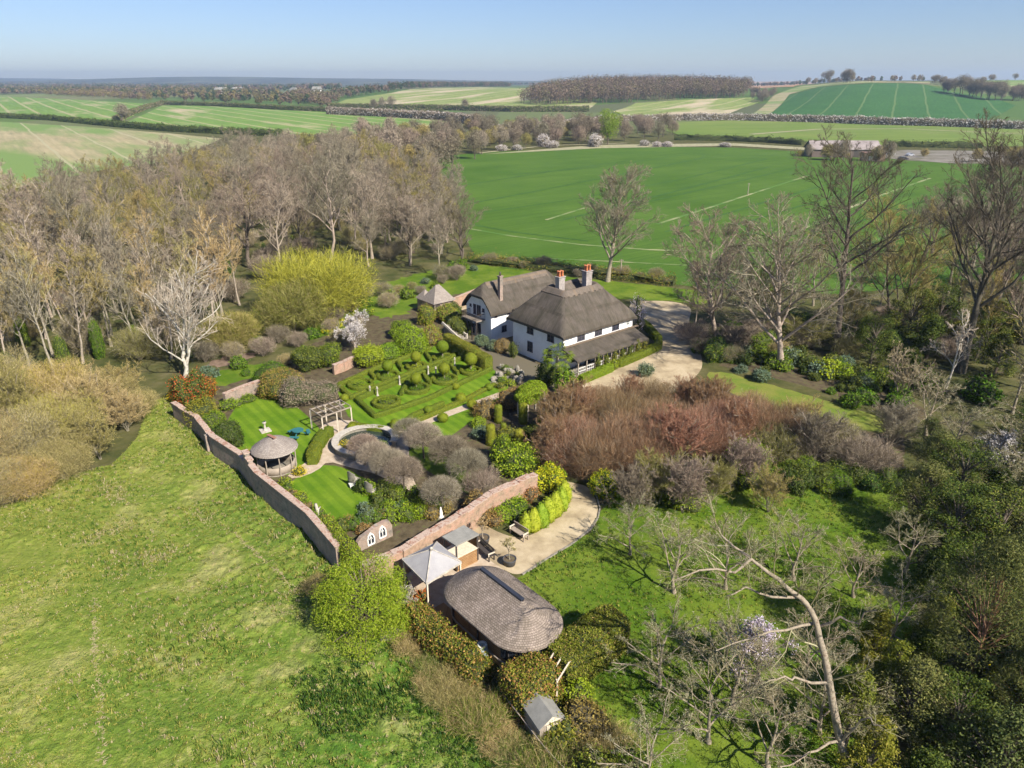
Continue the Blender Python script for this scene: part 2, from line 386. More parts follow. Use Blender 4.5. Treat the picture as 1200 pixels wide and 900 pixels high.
cy = SC.cycles; cy.max_bounces = 4; cy.diffuse_bounces = 2; cy.glossy_bounces = 2; cy.transmission_bounces = 3; cy.transparent_max_bounces = 4; cy.volume_bounces = 0
cy.caustics_reflective = False; cy.caustics_refractive = False; cy.use_denoising = True; cy.use_adaptive_sampling = True; cy.adaptive_threshold = .03
hz = MB().box((300, 4400, 61), (15000, 9600, 126)).build('haze', newmat('air')[0]); hz['kind'] = 'stuff'; hz['label'] = 'thin blue haze over the far country'
hm = hz.data.materials[0].node_tree; pv = hm.nodes.new('ShaderNodeVolumePrincipled'); pv.inputs['Density'].default_value = .00015; pv.inputs['Color'].default_value = (.62, .78, 1, 1); pv.inputs['Anisotropy'].default_value = .2
hm.nodes.remove(hm.nodes['Principled BSDF']); hm.links.new(pv.outputs[0], hm.nodes['Material Output'].inputs['Volume'])

# ================================================================== LAND
m_land = mnoise('rough_ground', [(.3, (.035, .042, .016)), (.5, (.075, .068, .03)), (.7, (.12, .095, .055))], .5, bump=.1, bscale=2, stops2=[(.4, (.05, .075, .018)), (.6, (.10, .085, .05))], scale2=.045, fac2=.5)
m_farland = m_land
ys = list(np.arange(-70, 150, 10.0)) + list(np.arange(150, 420, 9.0)); y = ys[-1]
while y < 9000: y *= 1.022; ys.append(y)
ys = np.array(ys); sx = np.linspace(-1, 1, 161); X = sx[None, :] * (np.maximum(ys, 0)[:, None] * .95 + 110); Y = np.repeat(ys[:, None], 161, 1)
V = np.stack([X, Y, T(X, Y)], -1).reshape(-1, 3); idx = np.arange(len(V)).reshape(X.shape)
F = np.stack([idx[:-1, :-1], idx[:-1, 1:], idx[1:, 1:], idx[1:, :-1]], -1).reshape(-1, 4)
m, N, L, B = newmat('countryside')
g_ = N.new('ShaderNodeNewGeometry'); n1 = noise(N, L, g_.outputs['Position'], .35, 5); r1 = ramp(N, [(.3, (.04, .055, .016)), (.5, (.085, .085, .03)), (.7, (.13, .115, .055))]); L.new(n1.outputs['Fac'], r1.inputs[0])
vo = N.new('ShaderNodeTexVoronoi'); vo.inputs['Scale'].default_value = .0035; L.new(g_.outputs['Position'], vo.inputs['Vector'])
r2 = ramp(N, [(0, (.10, .15, .04)), (.3, (.07, .13, .03)), (.5, (.22, .19, .11)), (.62, (.12, .16, .05)), (.8, (.08, .08, .05)), (1, (.16, .2, .07))])
spv = N.new('ShaderNodeSeparateColor'); L.new(vo.outputs['Color'], spv.inputs[0]); L.new(spv.outputs[0], r2.inputs[0])
spp = N.new('ShaderNodeSeparateXYZ'); L.new(g_.outputs['Position'], spp.inputs[0]); mr = N.new('ShaderNodeMapRange'); mr.inputs['From Min'].default_value = 450; mr.inputs['From Max'].default_value = 620; L.new(spp.outputs[1], mr.inputs['Value'])
mf = N.new('ShaderNodeMapRange'); mf.inputs['From Min'].default_value = 2000; mf.inputs['From Max'].default_value = 4200; L.new(spp.outputs[1], mf.inputs['Value']); nf = noise(N, L, g_.outputs['Position'], .004, 5); rf_ = ramp(N, [(.45, (.035, .045, .035)), (.62, (.12, .13, .08))]); L.new(nf.outputs['Fac'], rf_.inputs[0])
col = mix(N, L, mix(N, L, r1.outputs[0], r2.outputs[0], mr.outputs[0]), rf_.outputs[0], mf.outputs[0]); L.new(col, B.inputs['Base Color']); B.inputs['Roughness'].default_value = .95; B.inputs['Specular IOR Level'].default_value = .1
nb = noise(N, L, g_.outputs['Position'], 1.2, 5); bp_ = N.new('ShaderNodeBump'); bp_.inputs['Distance'].default_value = .15; L.new(nb.outputs['Fac'], bp_.inputs['Height']); L.new(bp_.outputs[0], B.inputs['Normal'])
o = MB().add(V, F, smooth=True).build('ground', m); o['kind'] = 'structure'

# fields (pixel outlines give where they lie on the land)
f_green = mfield('winter_wheat', (.052, .115, .014), (.085, .155, .024), R(38), 400, (.3, .3, .15), .0, row=1.2)
f_dark = mfield('hill_wheat', (.035, .11, .028), (.05, .135, .035), R(63.5), 31, (.13, .19, .07), .9, row=.5)
f_pale = mfield('chalky_barley', (.17, .23, .06), (.24, .28, .09), R(60), 26, (.42, .37, .22), 1.2, patch=(.46, .38, .26), row=.4, patchpos=(.52, .62))
f_left = mfield('spring_barley', (.12, .22, .045), (.17, .26, .06), R(125), 24, (.36, .33, .18), 1.6, patch=(.42, .35, .22), row=.4, patchpos=(.55, .68))
f_tan = mfield('stubble', (.30, .26, .15), (.38, .33, .2), R(125), 24, (.38, .35, .22), .7, patch=(.16, .24, .07), row=.4, patchpos=(.46, .6))
f_past = mfield('pasture', (.12, .19, .035), (.17, .22, .05), R(8), 300, (.3, .3, .2), 0, patch=(.24, .23, .10), row=.3, patchpos=(.55, .7))
m_track = mnoise('chalk_track', [(.3, (.22, .22, .11)), (.7, (.40, .36, .24))], .5)
m_tram = mnoise('tramline_soil', [(.42, (.08, .17, .03)), (.62, (.32, .31, .17))], .12)
m_tramd = mnoise('tramline_wheat', [(.4, (.03, .085, .014)), (.6, (.04, .11, .02))], .3)
sheet('wheat_field', [(495, 186), (560, 179), (640, 175), (760, 172), (860, 173), (960, 179), (1060, 186), (1200, 196), (1330, 200), (1330, 330), (1150, 330), (980, 345), (830, 338), (760, 330), (700, 322), (640, 318), (590, 315), (560, 305), (548, 285), (540, 255), (525, 225)], f_green, .05, step=10)
for q, ww, mm in (([(925, 276), (975, 252), (1030, 230), (1090, 209)], 1.1, m_tram), ([(1000, 292), (1060, 270), (1140, 245)], 1.3, m_tram), ([(640, 258), (672, 248), (705, 238)], .9, m_tram), ([(770, 263), (830, 244), (885, 226), (950, 205)], 1.0, m_tram),
                  ([(548, 268), (600, 277), (680, 287), (760, 293), (850, 296), (960, 298)], .9, m_tram), ([(545, 262), (600, 272), (690, 283)], .7, m_tramd), ([(545, 240), (640, 222), (760, 198), (830, 184)], .8, m_tramd), ([(540, 218), (640, 202), (740, 188)], .8, m_tramd), ([(660, 258), (770, 230), (900, 196)], .8, m_tramd), ([(780, 272), (900, 236), (1010, 205)], .8, m_tramd), ([(560, 300), (700, 306), (820, 312)], .6, m_tram)):
    strip('field_track', q, ww, mm, .09)
sheet('hill_field', [(898, 137), (925, 112), (960, 103), (1010, 99), (1060, 98), (1085, 100), (1115, 108), (1170, 117), (1190, 124), (1150, 143), (1060, 142), (960, 139)], f_dark, .45, step=11)
sheet('hill_headland', [(880, 135), (905, 113), (940, 101), (1010, 95.6), (1090, 96), (1090, 98.5), (1060, 97), (1010, 98), (960, 102), (925, 111), (897, 137)], f_tan, .5, step=11)
sheet('far_right_field', [(1140, 95), (1175, 92.5), (1230, 92), (1230, 104), (1165, 106)], f_left, .45, step=14)
sheet('barley_slope', [(718, 131), (745, 121), (800, 117.5), (880, 114.5), (892, 119), (870, 127), (850, 135), (770, 138), (735, 137)], f_pale, .4, step=12)
sheet('pale_hill_field', [(390, 123), (405, 117), (460, 109), (520, 103.2), (560, 102.2), (612, 103.2), (640, 112), (700, 120), (690, 128), (600, 128), (500, 128)], f_pale, .4, step=14)
sheet('near_left_field', [(385, 132), (430, 129.5), (520, 133), (530, 141), (480, 153), (410, 146), (385, 138)], f_left, .3, step=10)
sheet('meadow_field', [(770, 150), (790, 144), (880, 140), (1000, 146), (1240, 152), (1240, 172), (1120, 172), (1010, 170), (900, 164), (800, 160)], f_past, .3, step=9)
sheet('left_field', [(-60, 112), (0, 113), (90, 117), (180, 122), (150, 140), (140, 143), (60, 138), (-60, 134)], f_left, .3, step=14)
sheet('left_middle_field', [(150, 143), (190, 124), (260, 124), (400, 132), (530, 138), (520, 147), (430, 158), (350, 158), (260, 154)], f_left, .3, step=12)
sheet('pale_field', [(-60, 140), (0, 143), (100, 149), (200, 157), (260, 163), (200, 190), (120, 200), (0, 226), (-80, 236)], f_tan, .3, step=10)
sheet('brown_far_field', [(800, 96.5), (830, 95.6), (890, 95.6), (958, 96.5), (930, 102), (840, 102)], mfield('ploughed', (.34, .2, .11), (.42, .26, .15), 0, 300, (.3, .2, .1), 0), .5, step=16)
sheet('low_track', [(565, 181), (700, 174), (860, 171), (960, 177), (960, 174), (860, 168), (700, 170)], m_track, .12, step=8)
sheet('farm_yard', [(1000, 181), (1060, 176), (1140, 177), (1210, 180), (1210, 192), (1120, 192), (1060, 188)], mnoise('yard_concrete', [(.3, (.10, .10, .05)), (.5, (.19, .17, .14)), (.7, (.26, .24, .2))], .15), .14, step=8)
strip('hill_track', [(880, 158), (960, 152), (1060, 151.5), (1200, 158)], 5, m_track, .42)
strip('lane', [(560, 180), (640, 171), (735, 168)], 3, m_track, .2)

# ------------------------------------------------------------------ near ground
m_grass = mnoise('rough_meadow', [(.34, (.028, .075, .012)), (.44, (.07, .15, .018)), (.55, (.14, .215, .03)), (.67, (.36, .32, .13))], 1.9, bump=.22, bscale=5, detail=8,
                 stops2=[(.37, (.04, .11, .012)), (.47, (.085, .17, .018)), (.55, (.19, .235, .04)), (.65, (.44, .37, .18))], scale2=.2, fac2=.42, spec=.1)
m_lawn = mnoise('mown_lawn', [(.3, (.085, .17, .008)), (.7, (.13, .22, .014))], 2.2, bump=.02, bscale=12, stops2=[(.4, (.075, .155, .008)), (.6, (.15, .225, .018))], scale2=.25, fac2=.5, spec=.1)
m_lawn2 = mnoise('orchard_lawn', [(.3, (.06, .135, .008)), (.7, (.135, .205, .016))], 1.5, bump=.07, bscale=6, stops2=[(.4, (.055, .105, .008)), (.6, (.17, .20, .03))], scale2=.2, fac2=.5, spec=.1)
def striped(m, ang, per):
    N = m.node_tree.nodes; L = m.node_tree.links; B = N['Principled BSDF']; g = N.new('ShaderNodeNewGeometry'); mp = N.new('ShaderNodeMapping'); mp.inputs['Rotation'].default_value = (0, 0, -ang); L.new(g.outputs['Position'], mp.inputs[0])
    wv = N.new('ShaderNodeTexWave'); wv.bands_direction = 'Y'; wv.inputs['Scale'].default_value = .314 / per; wv.inputs['Distortion'].default_value = .6; wv.inputs['Detail'].default_value = 3; L.new(mp.outputs[0], wv.inputs['Vector'])
    r = ramp(N, [(.3, (.86, .9, .85)), (.7, (1.12, 1.08, 1.1))]); L.new(wv.outputs['Fac'], r.inputs[0]); src = B.inputs['Base Color'].links[0].from_socket; L.new(mix(N, L, src, r.outputs[0], 1.0, 'MULTIPLY'), B.inputs['Base Color'])
striped(m_lawn, R(128), 1.1)
m_gravel = mnoise('gravel', [(.3, (.29, .22, .13)), (.7, (.50, .40, .26))], 2.4, bump=.02, bscale=20, stops2=[(.36, (.24, .19, .12)), (.5, (.42, .34, .22)), (.64, (.54, .45, .31))], scale2=.42, fac2=.6, detail=9)
m_pave = mst('old_paving', (.38, .30, .22), (.46, .38, .29), .55, .4, (.16, .14, .1), (.7, .68, .62), 1.0)
m_path = mnoise('paved_path', [(.3, (.36, .28, .2)), (.7, (.52, .43, .33))], 2, bump=.02, bscale=5)
m_soil = mnoise('bed_soil', [(.3, (.07, .05, .035)), (.55, (.13, .10, .065)), (.7, (.10, .12, .03))], 2.5, bump=.05, bscale=5)
m_leaflitter = mnoise('leaf_litter', [(.3, (.05, .04, .022)), (.55, (.11, .085, .05)), (.72, (.09, .12, .03))], 1.4, bump=.06, bscale=5)
m_water, N, L, B = newmat('still_water'); B.inputs['Base Color'].default_value = (.03, .045, .035, 1); B.inputs['Roughness'].default_value = .06

_N = m_grass.node_tree.nodes; _L = m_grass.node_tree.links; _B = _N['Principled BSDF']; _s = _B.inputs['Base Color'].links[0].from_socket; _g = _N.new('ShaderNodeNewGeometry'); _x = _N.new('ShaderNodeSeparateXYZ'); _L.new(_g.outputs['Position'], _x.inputs[0])
_n = noise(_N, _L, _g.outputs['Position'], .09, 4); _a = _N.new('ShaderNodeMath'); _a.operation = 'MULTIPLY_ADD'; _L.new(_n.outputs['Fac'], _a.inputs[0]); _a.inputs[1].default_value = -30; _L.new(_x.outputs[0], _a.inputs[2])
_m = _N.new('ShaderNodeMapRange'); _m.inputs['From Min'].default_value = -50; _m.inputs['From Max'].default_value = -22; _m.inputs['To Min'].default_value = .42; _m.inputs['To Max'].default_value = 0; _L.new(_a.outputs[0], _m.inputs['Value'])
_L.new(mix(_N, _L, _s, (.27, .26, .055), _m.outputs[0]), _B.inputs['Base Color'])
MEAD = [(-30, 597), (30, 588), (70, 562), (130, 545), (160, 515), (178, 470), (205, 462), (202, 482), (262, 535), (300, 562), (361, 612), (400, 666), (440, 700), (500, 740), (600, 890), (640, 960), (640, 1500), (-700, 1500), (-400, 640)]
mp_ = wpoly(MEAD); a_ = np.array(mp_)
# uneven tussocky surface with real relief
def relief(x, y, g=np.random.default_rng(3)):
    z = 0
    for sc_, am, k in ((.16, .10, 10), (.5, .06, 10), (1.3, .05, 12), (3.0, .045, 14), (5.5, .03, 14)):
        q = 0
        for _ in range(k):
            an = g.uniform(0, 6.28); f = sc_ * g.uniform(.7, 1.4) * 2; q = q + np.sin(x * math.cos(an) * f + y * math.sin(an) * f + g.uniform(0, 6.28))
        z = z + am * q / math.sqrt(k)
    return z
st_ = .16; gx = np.arange(-52, 4, st_); gy = np.arange(6, 76, st_); GX, GY = np.meshgrid(gx, gy)
GZ = relief(GX, GY) + .03
ci = inpoly(np.stack([(GX[:-1, :-1] + st_ / 2).ravel(), (GY[:-1, :-1] + st_ / 2).ravel()], 1), mp_).reshape(GX.shape[0] - 1, -1)
# only what lies inside the view (and a margin)
ci &= (np.abs(GX[:-1, :-1]) < GY[:-1, :-1] * .86 + 10) & (GY[:-1, :-1] > 15)
idx = np.arange(GX.size).reshape(GX.shape); F = np.stack([idx[:-1, :-1], idx[:-1, 1:], idx[1:, 1:], idx[1:, :-1]], -1)[ci]
used, inv = np.unique(F.ravel(), return_inverse=True)
Vm = np.stack([GX, GY, np.maximum(GZ, .006) ], -1).reshape(-1, 3)
o = MB().add(Vm[used], inv.reshape(-1, 4), smooth=True).build('meadow', m_grass); o['kind'] = 'structure'
def zmead(x, y):
    i = np.clip(((x - gx[0]) / st_).astype(int), 0, len(gx) - 1); j = np.clip(((y - gy[0]) / st_).astype(int), 0, len(gy) - 1); return np.maximum(GZ[j, i], 0)
def tufts(name, poly, n, h, mats, label, g, zf=None, clump=6, width=.03, lean=.6, patchy=0):
    a = np.array(poly); lo, hi = a.min(0), a.max(0)
    C = np.stack([g.uniform(lo[0], hi[0], n), g.uniform(lo[1], hi[1], n)], 1)
    if patchy: C = C[(np.sin(C[:, 0] * .9 + 2 * np.sin(C[:, 1] * .37)) + np.sin(C[:, 1] * 1.1 + 1.7 * np.sin(C[:, 0] * .53)) + np.sin(C[:, 0] * .23 + C[:, 1] * .31) + g.normal(0, .5, len(C))) > patchy]
    C = C[inpoly(C, poly)]; C = C[(np.abs(C[:, 0]) < C[:, 1] * .86 + 6) & (C[:, 1] > 14)]
    k = len(C); hh = h * g.gamma(3, .33, k) * (.75 + .5 * np.sin(C[:, 0] * .4 + 1 + np.sin(C[:, 1] * .7)) * np.sin(C[:, 1] * .33))
    P = np.repeat(C, clump, 0) + g.normal(0, .07, (k * clump, 2)); H = np.repeat(hh, clump) * g.uniform(.6, 1.2, k * clump)
    z = (zf(P[:, 0], P[:, 1]) if zf else np.full(len(P), .004)) - .02
    an = g.uniform(0, 6.28, len(P)); ln = g.uniform(.2, 1, len(P)) * lean * H
    b0 = np.c_[P, z]; tip = b0 + np.c_[np.cos(an) * ln, np.sin(an) * ln, H]; mid = b0 + np.c_[np.cos(an) * ln * .35, np.sin(an) * ln * .35, H * .62]
    s = np.c_[-np.sin(an), np.cos(an), 0 * an] * width
    V = np.stack([b0 - s, b0 + s, mid + s * .8, mid - s * .8, mid - s * .8, mid + s * .8, tip + s * .15, tip - s * .15], 1)
    F = np.arange(len(V) * 8).reshape(-1, 4); mi = np.repeat((np.repeat(g.random(k), clump) * len(mats)).astype(int), 2)
    m = MB(); m.add(V.reshape(-1, 3), F); m.M[-1] = mi
    o = m.build(name, mats); o['kind'] = 'stuff'; o['label'] = label; return o
t1 = mleaf('grass_green', [(0, (.045, .10, .012)), (.5, (.085, .16, .02)), (1, (.16, .22, .035))], 0)
t2 = mleaf('grass_yellow', [(0, (.14, .17, .025)), (.6, (.24, .25, .05)), (1, (.40, .36, .10))], 0)
t3 = mleaf('grass_straw', [(0, (.30, .26, .13)), (1, (.48, .40, .24))], 0)
tufts('rough_grass', mp_, 110000, .12, [t1, t2, t1, t2, t1, t2, t2, t3], 'tufty rough meadow grass with straw and yellow patches', np.random.default_rng(5), zmead)

t_shadow = mleaf('shadow_blade', [(0, (.02, .06, .01)), (.6, (.045, .10, .016)), (1, (.08, .14, .025))], 0)  # dark blade colour for tufts that imitate a shadow cast on the meadow
tufts('shadow_tufts', wpoly([(335, 800), (380, 770), (440, 765), (480, 800), (560, 860), (620, 900), (560, 960), (460, 900), (380, 870)]), 9000, .17, [t_shadow, t1, t_shadow], 'dark green tufts standing in for a shadow on the meadow', np.random.default_rng(15), zmead, clump=6, width=.035, patchy=.4)
tufts('straw_patches', mp_, 120000, .09, [t3, t2, t3], 'bleached dead grass in the meadow', np.random.default_rng(16), zmead, clump=5, width=.025, lean=1.8, patchy=1.9)

def trodden(px, label, seed):
    q = [G(*a) for a in px]; g = np.random.default_rng(seed); P = []
    for a, b in zip(q[:-1], q[1:]):
        k = int((b - a).length * 16); t = g.random(k); P.append(np.outer(1 - t, a[:2]) + np.outer(t, b[:2]) + g.normal(0, .10, (k, 2)))
    P = np.concatenate(P); an = g.uniform(0, 6.28, len(P)); z = zmead(P[:, 0], P[:, 1]) + .015; d = np.c_[np.cos(an), np.sin(an), 0 * an]; w_ = np.c_[-np.sin(an), np.cos(an), 0 * an] * .035; c = np.c_[P, z]
    V = np.stack([c - d * .14, c - w_, c + d * .14 + [0, 0, .03], c + w_], 1); o = MB().add(V.reshape(-1, 3), np.arange(len(V) * 4).reshape(-1, 4)).build('trodden_grass', t3); o['kind'] = 'stuff'; o['label'] = label
trodden([(112, 700), (110, 760), (118, 820), (122, 900)], 'thin trodden animal track running down the left of the meadow', 1)
trodden([(275, 625), (300, 650), (330, 675), (348, 700)], 'straw-coloured trodden track near the long wall', 2)
# crop field: more tramline pairs
for q in ([(600, 205), (700, 196), (800, 182)], [(560, 250), (660, 236), (800, 210), (900, 186)], [(850, 268), (950, 238), (1080, 205)], [(700, 250), (860, 214), (960, 190)], [(900, 300), (1000, 262), (1150, 214)]): strip('field_track', q, .7, m_tramd, .085)
# ================================================================== PLANTS
m_bark = mnoise('grey_bark', [(.3, (.17, .14, .10)), (.7, (.40, .34, .26))], 6, world=False, rnd=.2)
m_barkd = mnoise('dark_bark', [(.3, (.07, .058, .045)), (.7, (.17, .14, .105))], 6, world=False, rnd=.15)
m_barkp = mnoise('pale_bark', [(.3, (.19, .16, .12)), (.7, (.40, .35, .27))], 4, world=False, rnd=.15)
m_barkw = mnoise('white_bark', [(.3, (.34, .30, .24)), (.6, (.58, .54, .46))], 4, world=False)
m_barkl = mnoise('lichen_bark', [(.3, (.14, .11, .075)), (.52, (.32, .27, .20)), (.66, (.19, .14, .10))], 5, world=False)
tw_grey = mleaf('grey_twigs', [(0, (.14, .115, .08)), (.5, (.255, .215, .15)), (1, (.40, .35, .26))], .22, 0, .8)
tw_mauve = mleaf('mauve_twigs', [(0, (.12, .092, .065)), (.5, (.215, .17, .122)), (1, (.35, .29, .21))], .2, 0, .8)
tw_olive = mleaf('olive_twigs', [(0, (.16, .135, .045)), (.5, (.27, .23, .075)), (1, (.40, .34, .13))], .2, 0, .8)
tw_straw = mleaf('straw_twigs', [(0, (.20, .15, .06)), (.5, (.36, .285, .12)), (1, (.54, .44, .22))], .12, 0, .8)
tw_copper = mleaf('copper_twigs', [(0, (.15, .078, .038)), (.5, (.27, .148, .08)), (1, (.40, .265, .155))], .15, 0, .8)
tw_lichen = mleaf('lichen_twigs', [(0, (.13, .11, .055)), (.6, (.25, .215, .12)), (1, (.44, .39, .25))], .15, 0, .8)
tw_white = mleaf('white_twigs', [(0, (.34, .28, .2)), (1, (.52, .46, .37))], .1, 0, .8)
tw_dark = mleaf('dark_twigs', [(0, (.09, .075, .055)), (1, (.20, .165, .12))], .15, 0, .8)
tw_gold = mleaf('gold_twigs', [(0, (.24, .20, .02)), (.5, (.40, .34, .04)), (1, (.54, .47, .10))], .08, .1, .8)
lf_bright = mleaf('spring_leaf', [(0, (.14, .22, .012)), (.5, (.26, .34, .02)), (1, (.38, .42, .05))], .12)
lf_green = mleaf('green_leaf', [(0, (.05, .11, .008)), (.5, (.12, .21, .014)), (1, (.22, .30, .03))], .15)
lf_dark = mleaf('evergreen_leaf', [(0, (.03, .052, .008)), (.6, (.08, .115, .016)), (1, (.19, .21, .04))], .2, .1)
lf_yew = mleaf('yew_leaf', [(0, (.08, .10, .008)), (.6, (.17, .185, .018)), (1, (.30, .28, .05))], .15, .1)
lf_box = mleaf('box_leaf', [(0, (.07, .105, .008)), (.6, (.15, .19, .014)), (1, (.27, .29, .03))], .1, .15)
lf_lime = mleaf('lime_leaf', [(0, (.16, .25, .01)), (.6, (.28, .37, .02)), (1, (.36, .43, .05))], .1)
lf_yellow = mleaf('golden_leaf', [(0, (.38, .34, .01)), (.6, (.62, .55, .02)), (1, (.75, .66, .06))], .08)
lf_red = mleaf('red_shoot', [(0, (.32, .06, .02)), (.6, (.50, .13, .03)), (1, (.6, .25, .06))], .08)
lf_white = mleaf('blossom', [(0, (.55, .50, .47)), (1, (.85, .80, .78))], .06)
lf_pink = mleaf('pink_blossom', [(0, (.50, .40, .50)), (1, (.82, .74, .84))], .05)
lf_pine = mleaf('pine_needle', [(0, (.06, .08, .02)), (.6, (.13, .15, .04)), (1, (.22, .22, .07))], .12, .1)
lf_glauc = mleaf('grey_green_leaf', [(0, (.08, .12, .07)), (1, (.20, .26, .17))], .1, .1)
lf_tawny = mleaf('tawny_leaf', [(0, (.16, .11, .03)), (.6, (.28, .19, .055)), (1, (.36, .28, .09))], .12, .1)
lf_copper = mleaf('copper_leaf', [(0, (.22, .10, .03)), (1, (.42, .24, .08))], .1, .1)
lf_ivy = mleaf('ivy_leaf', [(0, (.03, .07, .012)), (.6, (.07, .14, .02)), (1, (.30, .36, .04))], .12, .1)

lf_lich = mleaf('lichen_buds', [(0, (.22, .22, .10)), (.6, (.38, .38, .22)), (1, (.55, .53, .40))], .1, .1)
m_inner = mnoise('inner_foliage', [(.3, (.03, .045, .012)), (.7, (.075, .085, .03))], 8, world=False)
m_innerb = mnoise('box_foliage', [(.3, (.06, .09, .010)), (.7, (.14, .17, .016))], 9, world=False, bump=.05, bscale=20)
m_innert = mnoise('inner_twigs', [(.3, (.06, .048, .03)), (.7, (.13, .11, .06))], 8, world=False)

def kids_of(Pt, Rd, m, ratio, ang, up, nseg, tmin, g, wob=.12, rr=.55, tmax=.98, lenjit=.3, base=None, gold=False):
    """side shoots of N paths -> (N*m, nseg+1, 3), radii"""
    N_, K, _ = Pt.shape
    t = tmin + (tmax - tmin) * (np.arange(m)[None] + g.random((N_, m))) / m
    f = t * (K - 1); i = np.minimum(f.astype(int), K - 2); fr = (f - i)[..., None]; n = np.arange(N_)[:, None]
    a, b = Pt[n, i], Pt[n, i + 1]; st = a + (b - a) * fr; Tn = b - a; Tn = Tn / (np.linalg.norm(Tn, axis=2, keepdims=True) + 1e-9)
    r0 = (Rd[n, i] * (1 - fr[..., 0]) + Rd[n, i + 1] * fr[..., 0]) * rr
    plen = np.linalg.norm(np.diff(Pt, axis=1), axis=2).sum(1)[:, None] if base is None else np.full((N_, 1), base)
    L_ = plen * ratio * (1 - .45 * (t - tmin) / (1 - tmin)) * (1 + g.uniform(-lenjit, lenjit, t.shape))
    q = g.normal(size=st.shape)
    if gold:
        az = np.arange(m)[None] * 2.4 + g.uniform(0, 6.28, (N_, 1)) + g.normal(0, .3, (N_, m)); q = np.stack([np.cos(az), np.sin(az), 0 * az], -1)
    q = q - (q * Tn).sum(2, keepdims=True) * Tn; q /= np.linalg.norm(q, axis=2, keepdims=True) + 1e-9
    A = ang * (1 + g.uniform(-.25, .25, t.shape))[..., None]
    d = np.cos(A) * Tn + np.sin(A) * q; d[..., 2] += up * .6; d /= np.linalg.norm(d, axis=2, keepdims=True)
    pts = [st]; p = st
    for k in range(nseg):
        p = p + d * (L_ / nseg)[..., None]; pts.append(p)
        d = d + g.normal(0, wob, d.shape); d[..., 2] += up * .18; d /= np.linalg.norm(d, axis=2, keepdims=True)
    out = np.stack(pts, 2).reshape(N_ * m, nseg + 1, 3)
    tap = np.linspace(1, .35, nseg + 1)
    return out, (r0.reshape(-1, 1) * tap)
def grow(seed, h=18, spread=6, r=.35, limbs=11, first=.28, ang=.85, up=.35, sub=(6, 5, 4), twig=.028, lean=(0, 0), trunks=1, fork=.85, wob=.1, ratios=(.5, .42, .4), minr=.03, flare=1.35, limbshape=1.0, fine=6, lw=.13):
    g = np.random.default_rng(seed); tr = []; tr_r = []
    for q in range(trunks):
        a = g.uniform(0, 6.28); off = np.array([math.cos(a), math.sin(a), 0]) * (r * 1.2 if trunks > 1 else 0)
        K = 8; zz = np.linspace(0, h * fork * (1 if q == 0 else g.uniform(.75, .95)), K); pts = np.zeros((K, 3)); pts[:, 2] = zz
        dev = np.cumsum(g.normal(0, wob * h / K, (K, 2)), 0); dev -= dev[0]; pts[:, :2] = dev + np.outer(zz, lean)
        if trunks > 1: pts[:, :2] += np.outer(zz, [math.cos(a) * .22, math.sin(a) * .22])
        tr.append(pts + off); rr = r * (1 - .82 * np.linspace(0, 1, K) ** .9) / (1 if trunks == 1 else 1.4); rr[0] *= flare; tr_r.append(rr)
    TP, TR = np.array(tr), np.array(tr_r)
    L1, R1 = kids_of(TP, TR, limbs, 1, ang, up, 6, first, g, wob=lw, rr=.62, base=spread * limbshape, gold=True, tmax=1)
    L2, R2 = kids_of(L1, R1, sub[0], ratios[0], .75, up, 4, .2, g, wob=.16, rr=.6)
    L3, R3 = kids_of(L2, R2, sub[1], ratios[1] * 1.25, .75, up, 3, .15, g, wob=.18, rr=.6)
    L4, R4 = kids_of(L3, R3, sub[2], ratios[2] * 1.35, .7, up, 2, .1, g, wob=.2, rr=.6)
    R1 = np.maximum(R1, minr * 1.5); R2 = np.maximum(R2, minr); R3 = np.maximum(R3, twig * .8); R4 = np.maximum(R4 * 0 + twig * .55, .004)
    L5, _ = kids_of(L4, R4, fine, .75, .8, up, 1, .1, g)
    return TP, TR, L1, R1, L2, R2, L3, R3, L4, R4, L5
def bare_tree(name, seed, bark, twigs, leaf=None, nleaf=0, lsize=.2, partname='crown', **kw):
    TP, TR, L1, R1, L2, R2, L3, R3, L4, R4, L5 = grow(seed, **kw)
    root = bpy.data.objects.new(name, None); COL.objects.link(root)
    MB().paths(TP, TR, 8).paths(L1, R1, 5).build('trunk', bark, root)
    c = MB().paths(L2, R2, 4, 0).paths(L3, R3, 3, 0).ribbons(L4, kw.get('twig', .028) * .8, 0, np.random.default_rng(seed)).ribbons(L5, kw.get('twig', .028) * .62, 0, np.random.default_rng(seed + 5)); mats = [twigs]
    if leaf is not None:
        g = np.random.default_rng(seed + 1); tips = np.concatenate([L4[:, -1], L4[:, 1], L3[:, -1]]); k = g.integers(0, len(tips), nleaf)
        c.leaves(tips[k] + g.normal(0, lsize * .7, (nleaf, 3)), g.normal(size=(nleaf, 3)), lsize * g.uniform(.6, 1.3, nleaf), .6, 1, g); mats = [twigs, leaf]
    c.build(partname, mats, root)
    return root
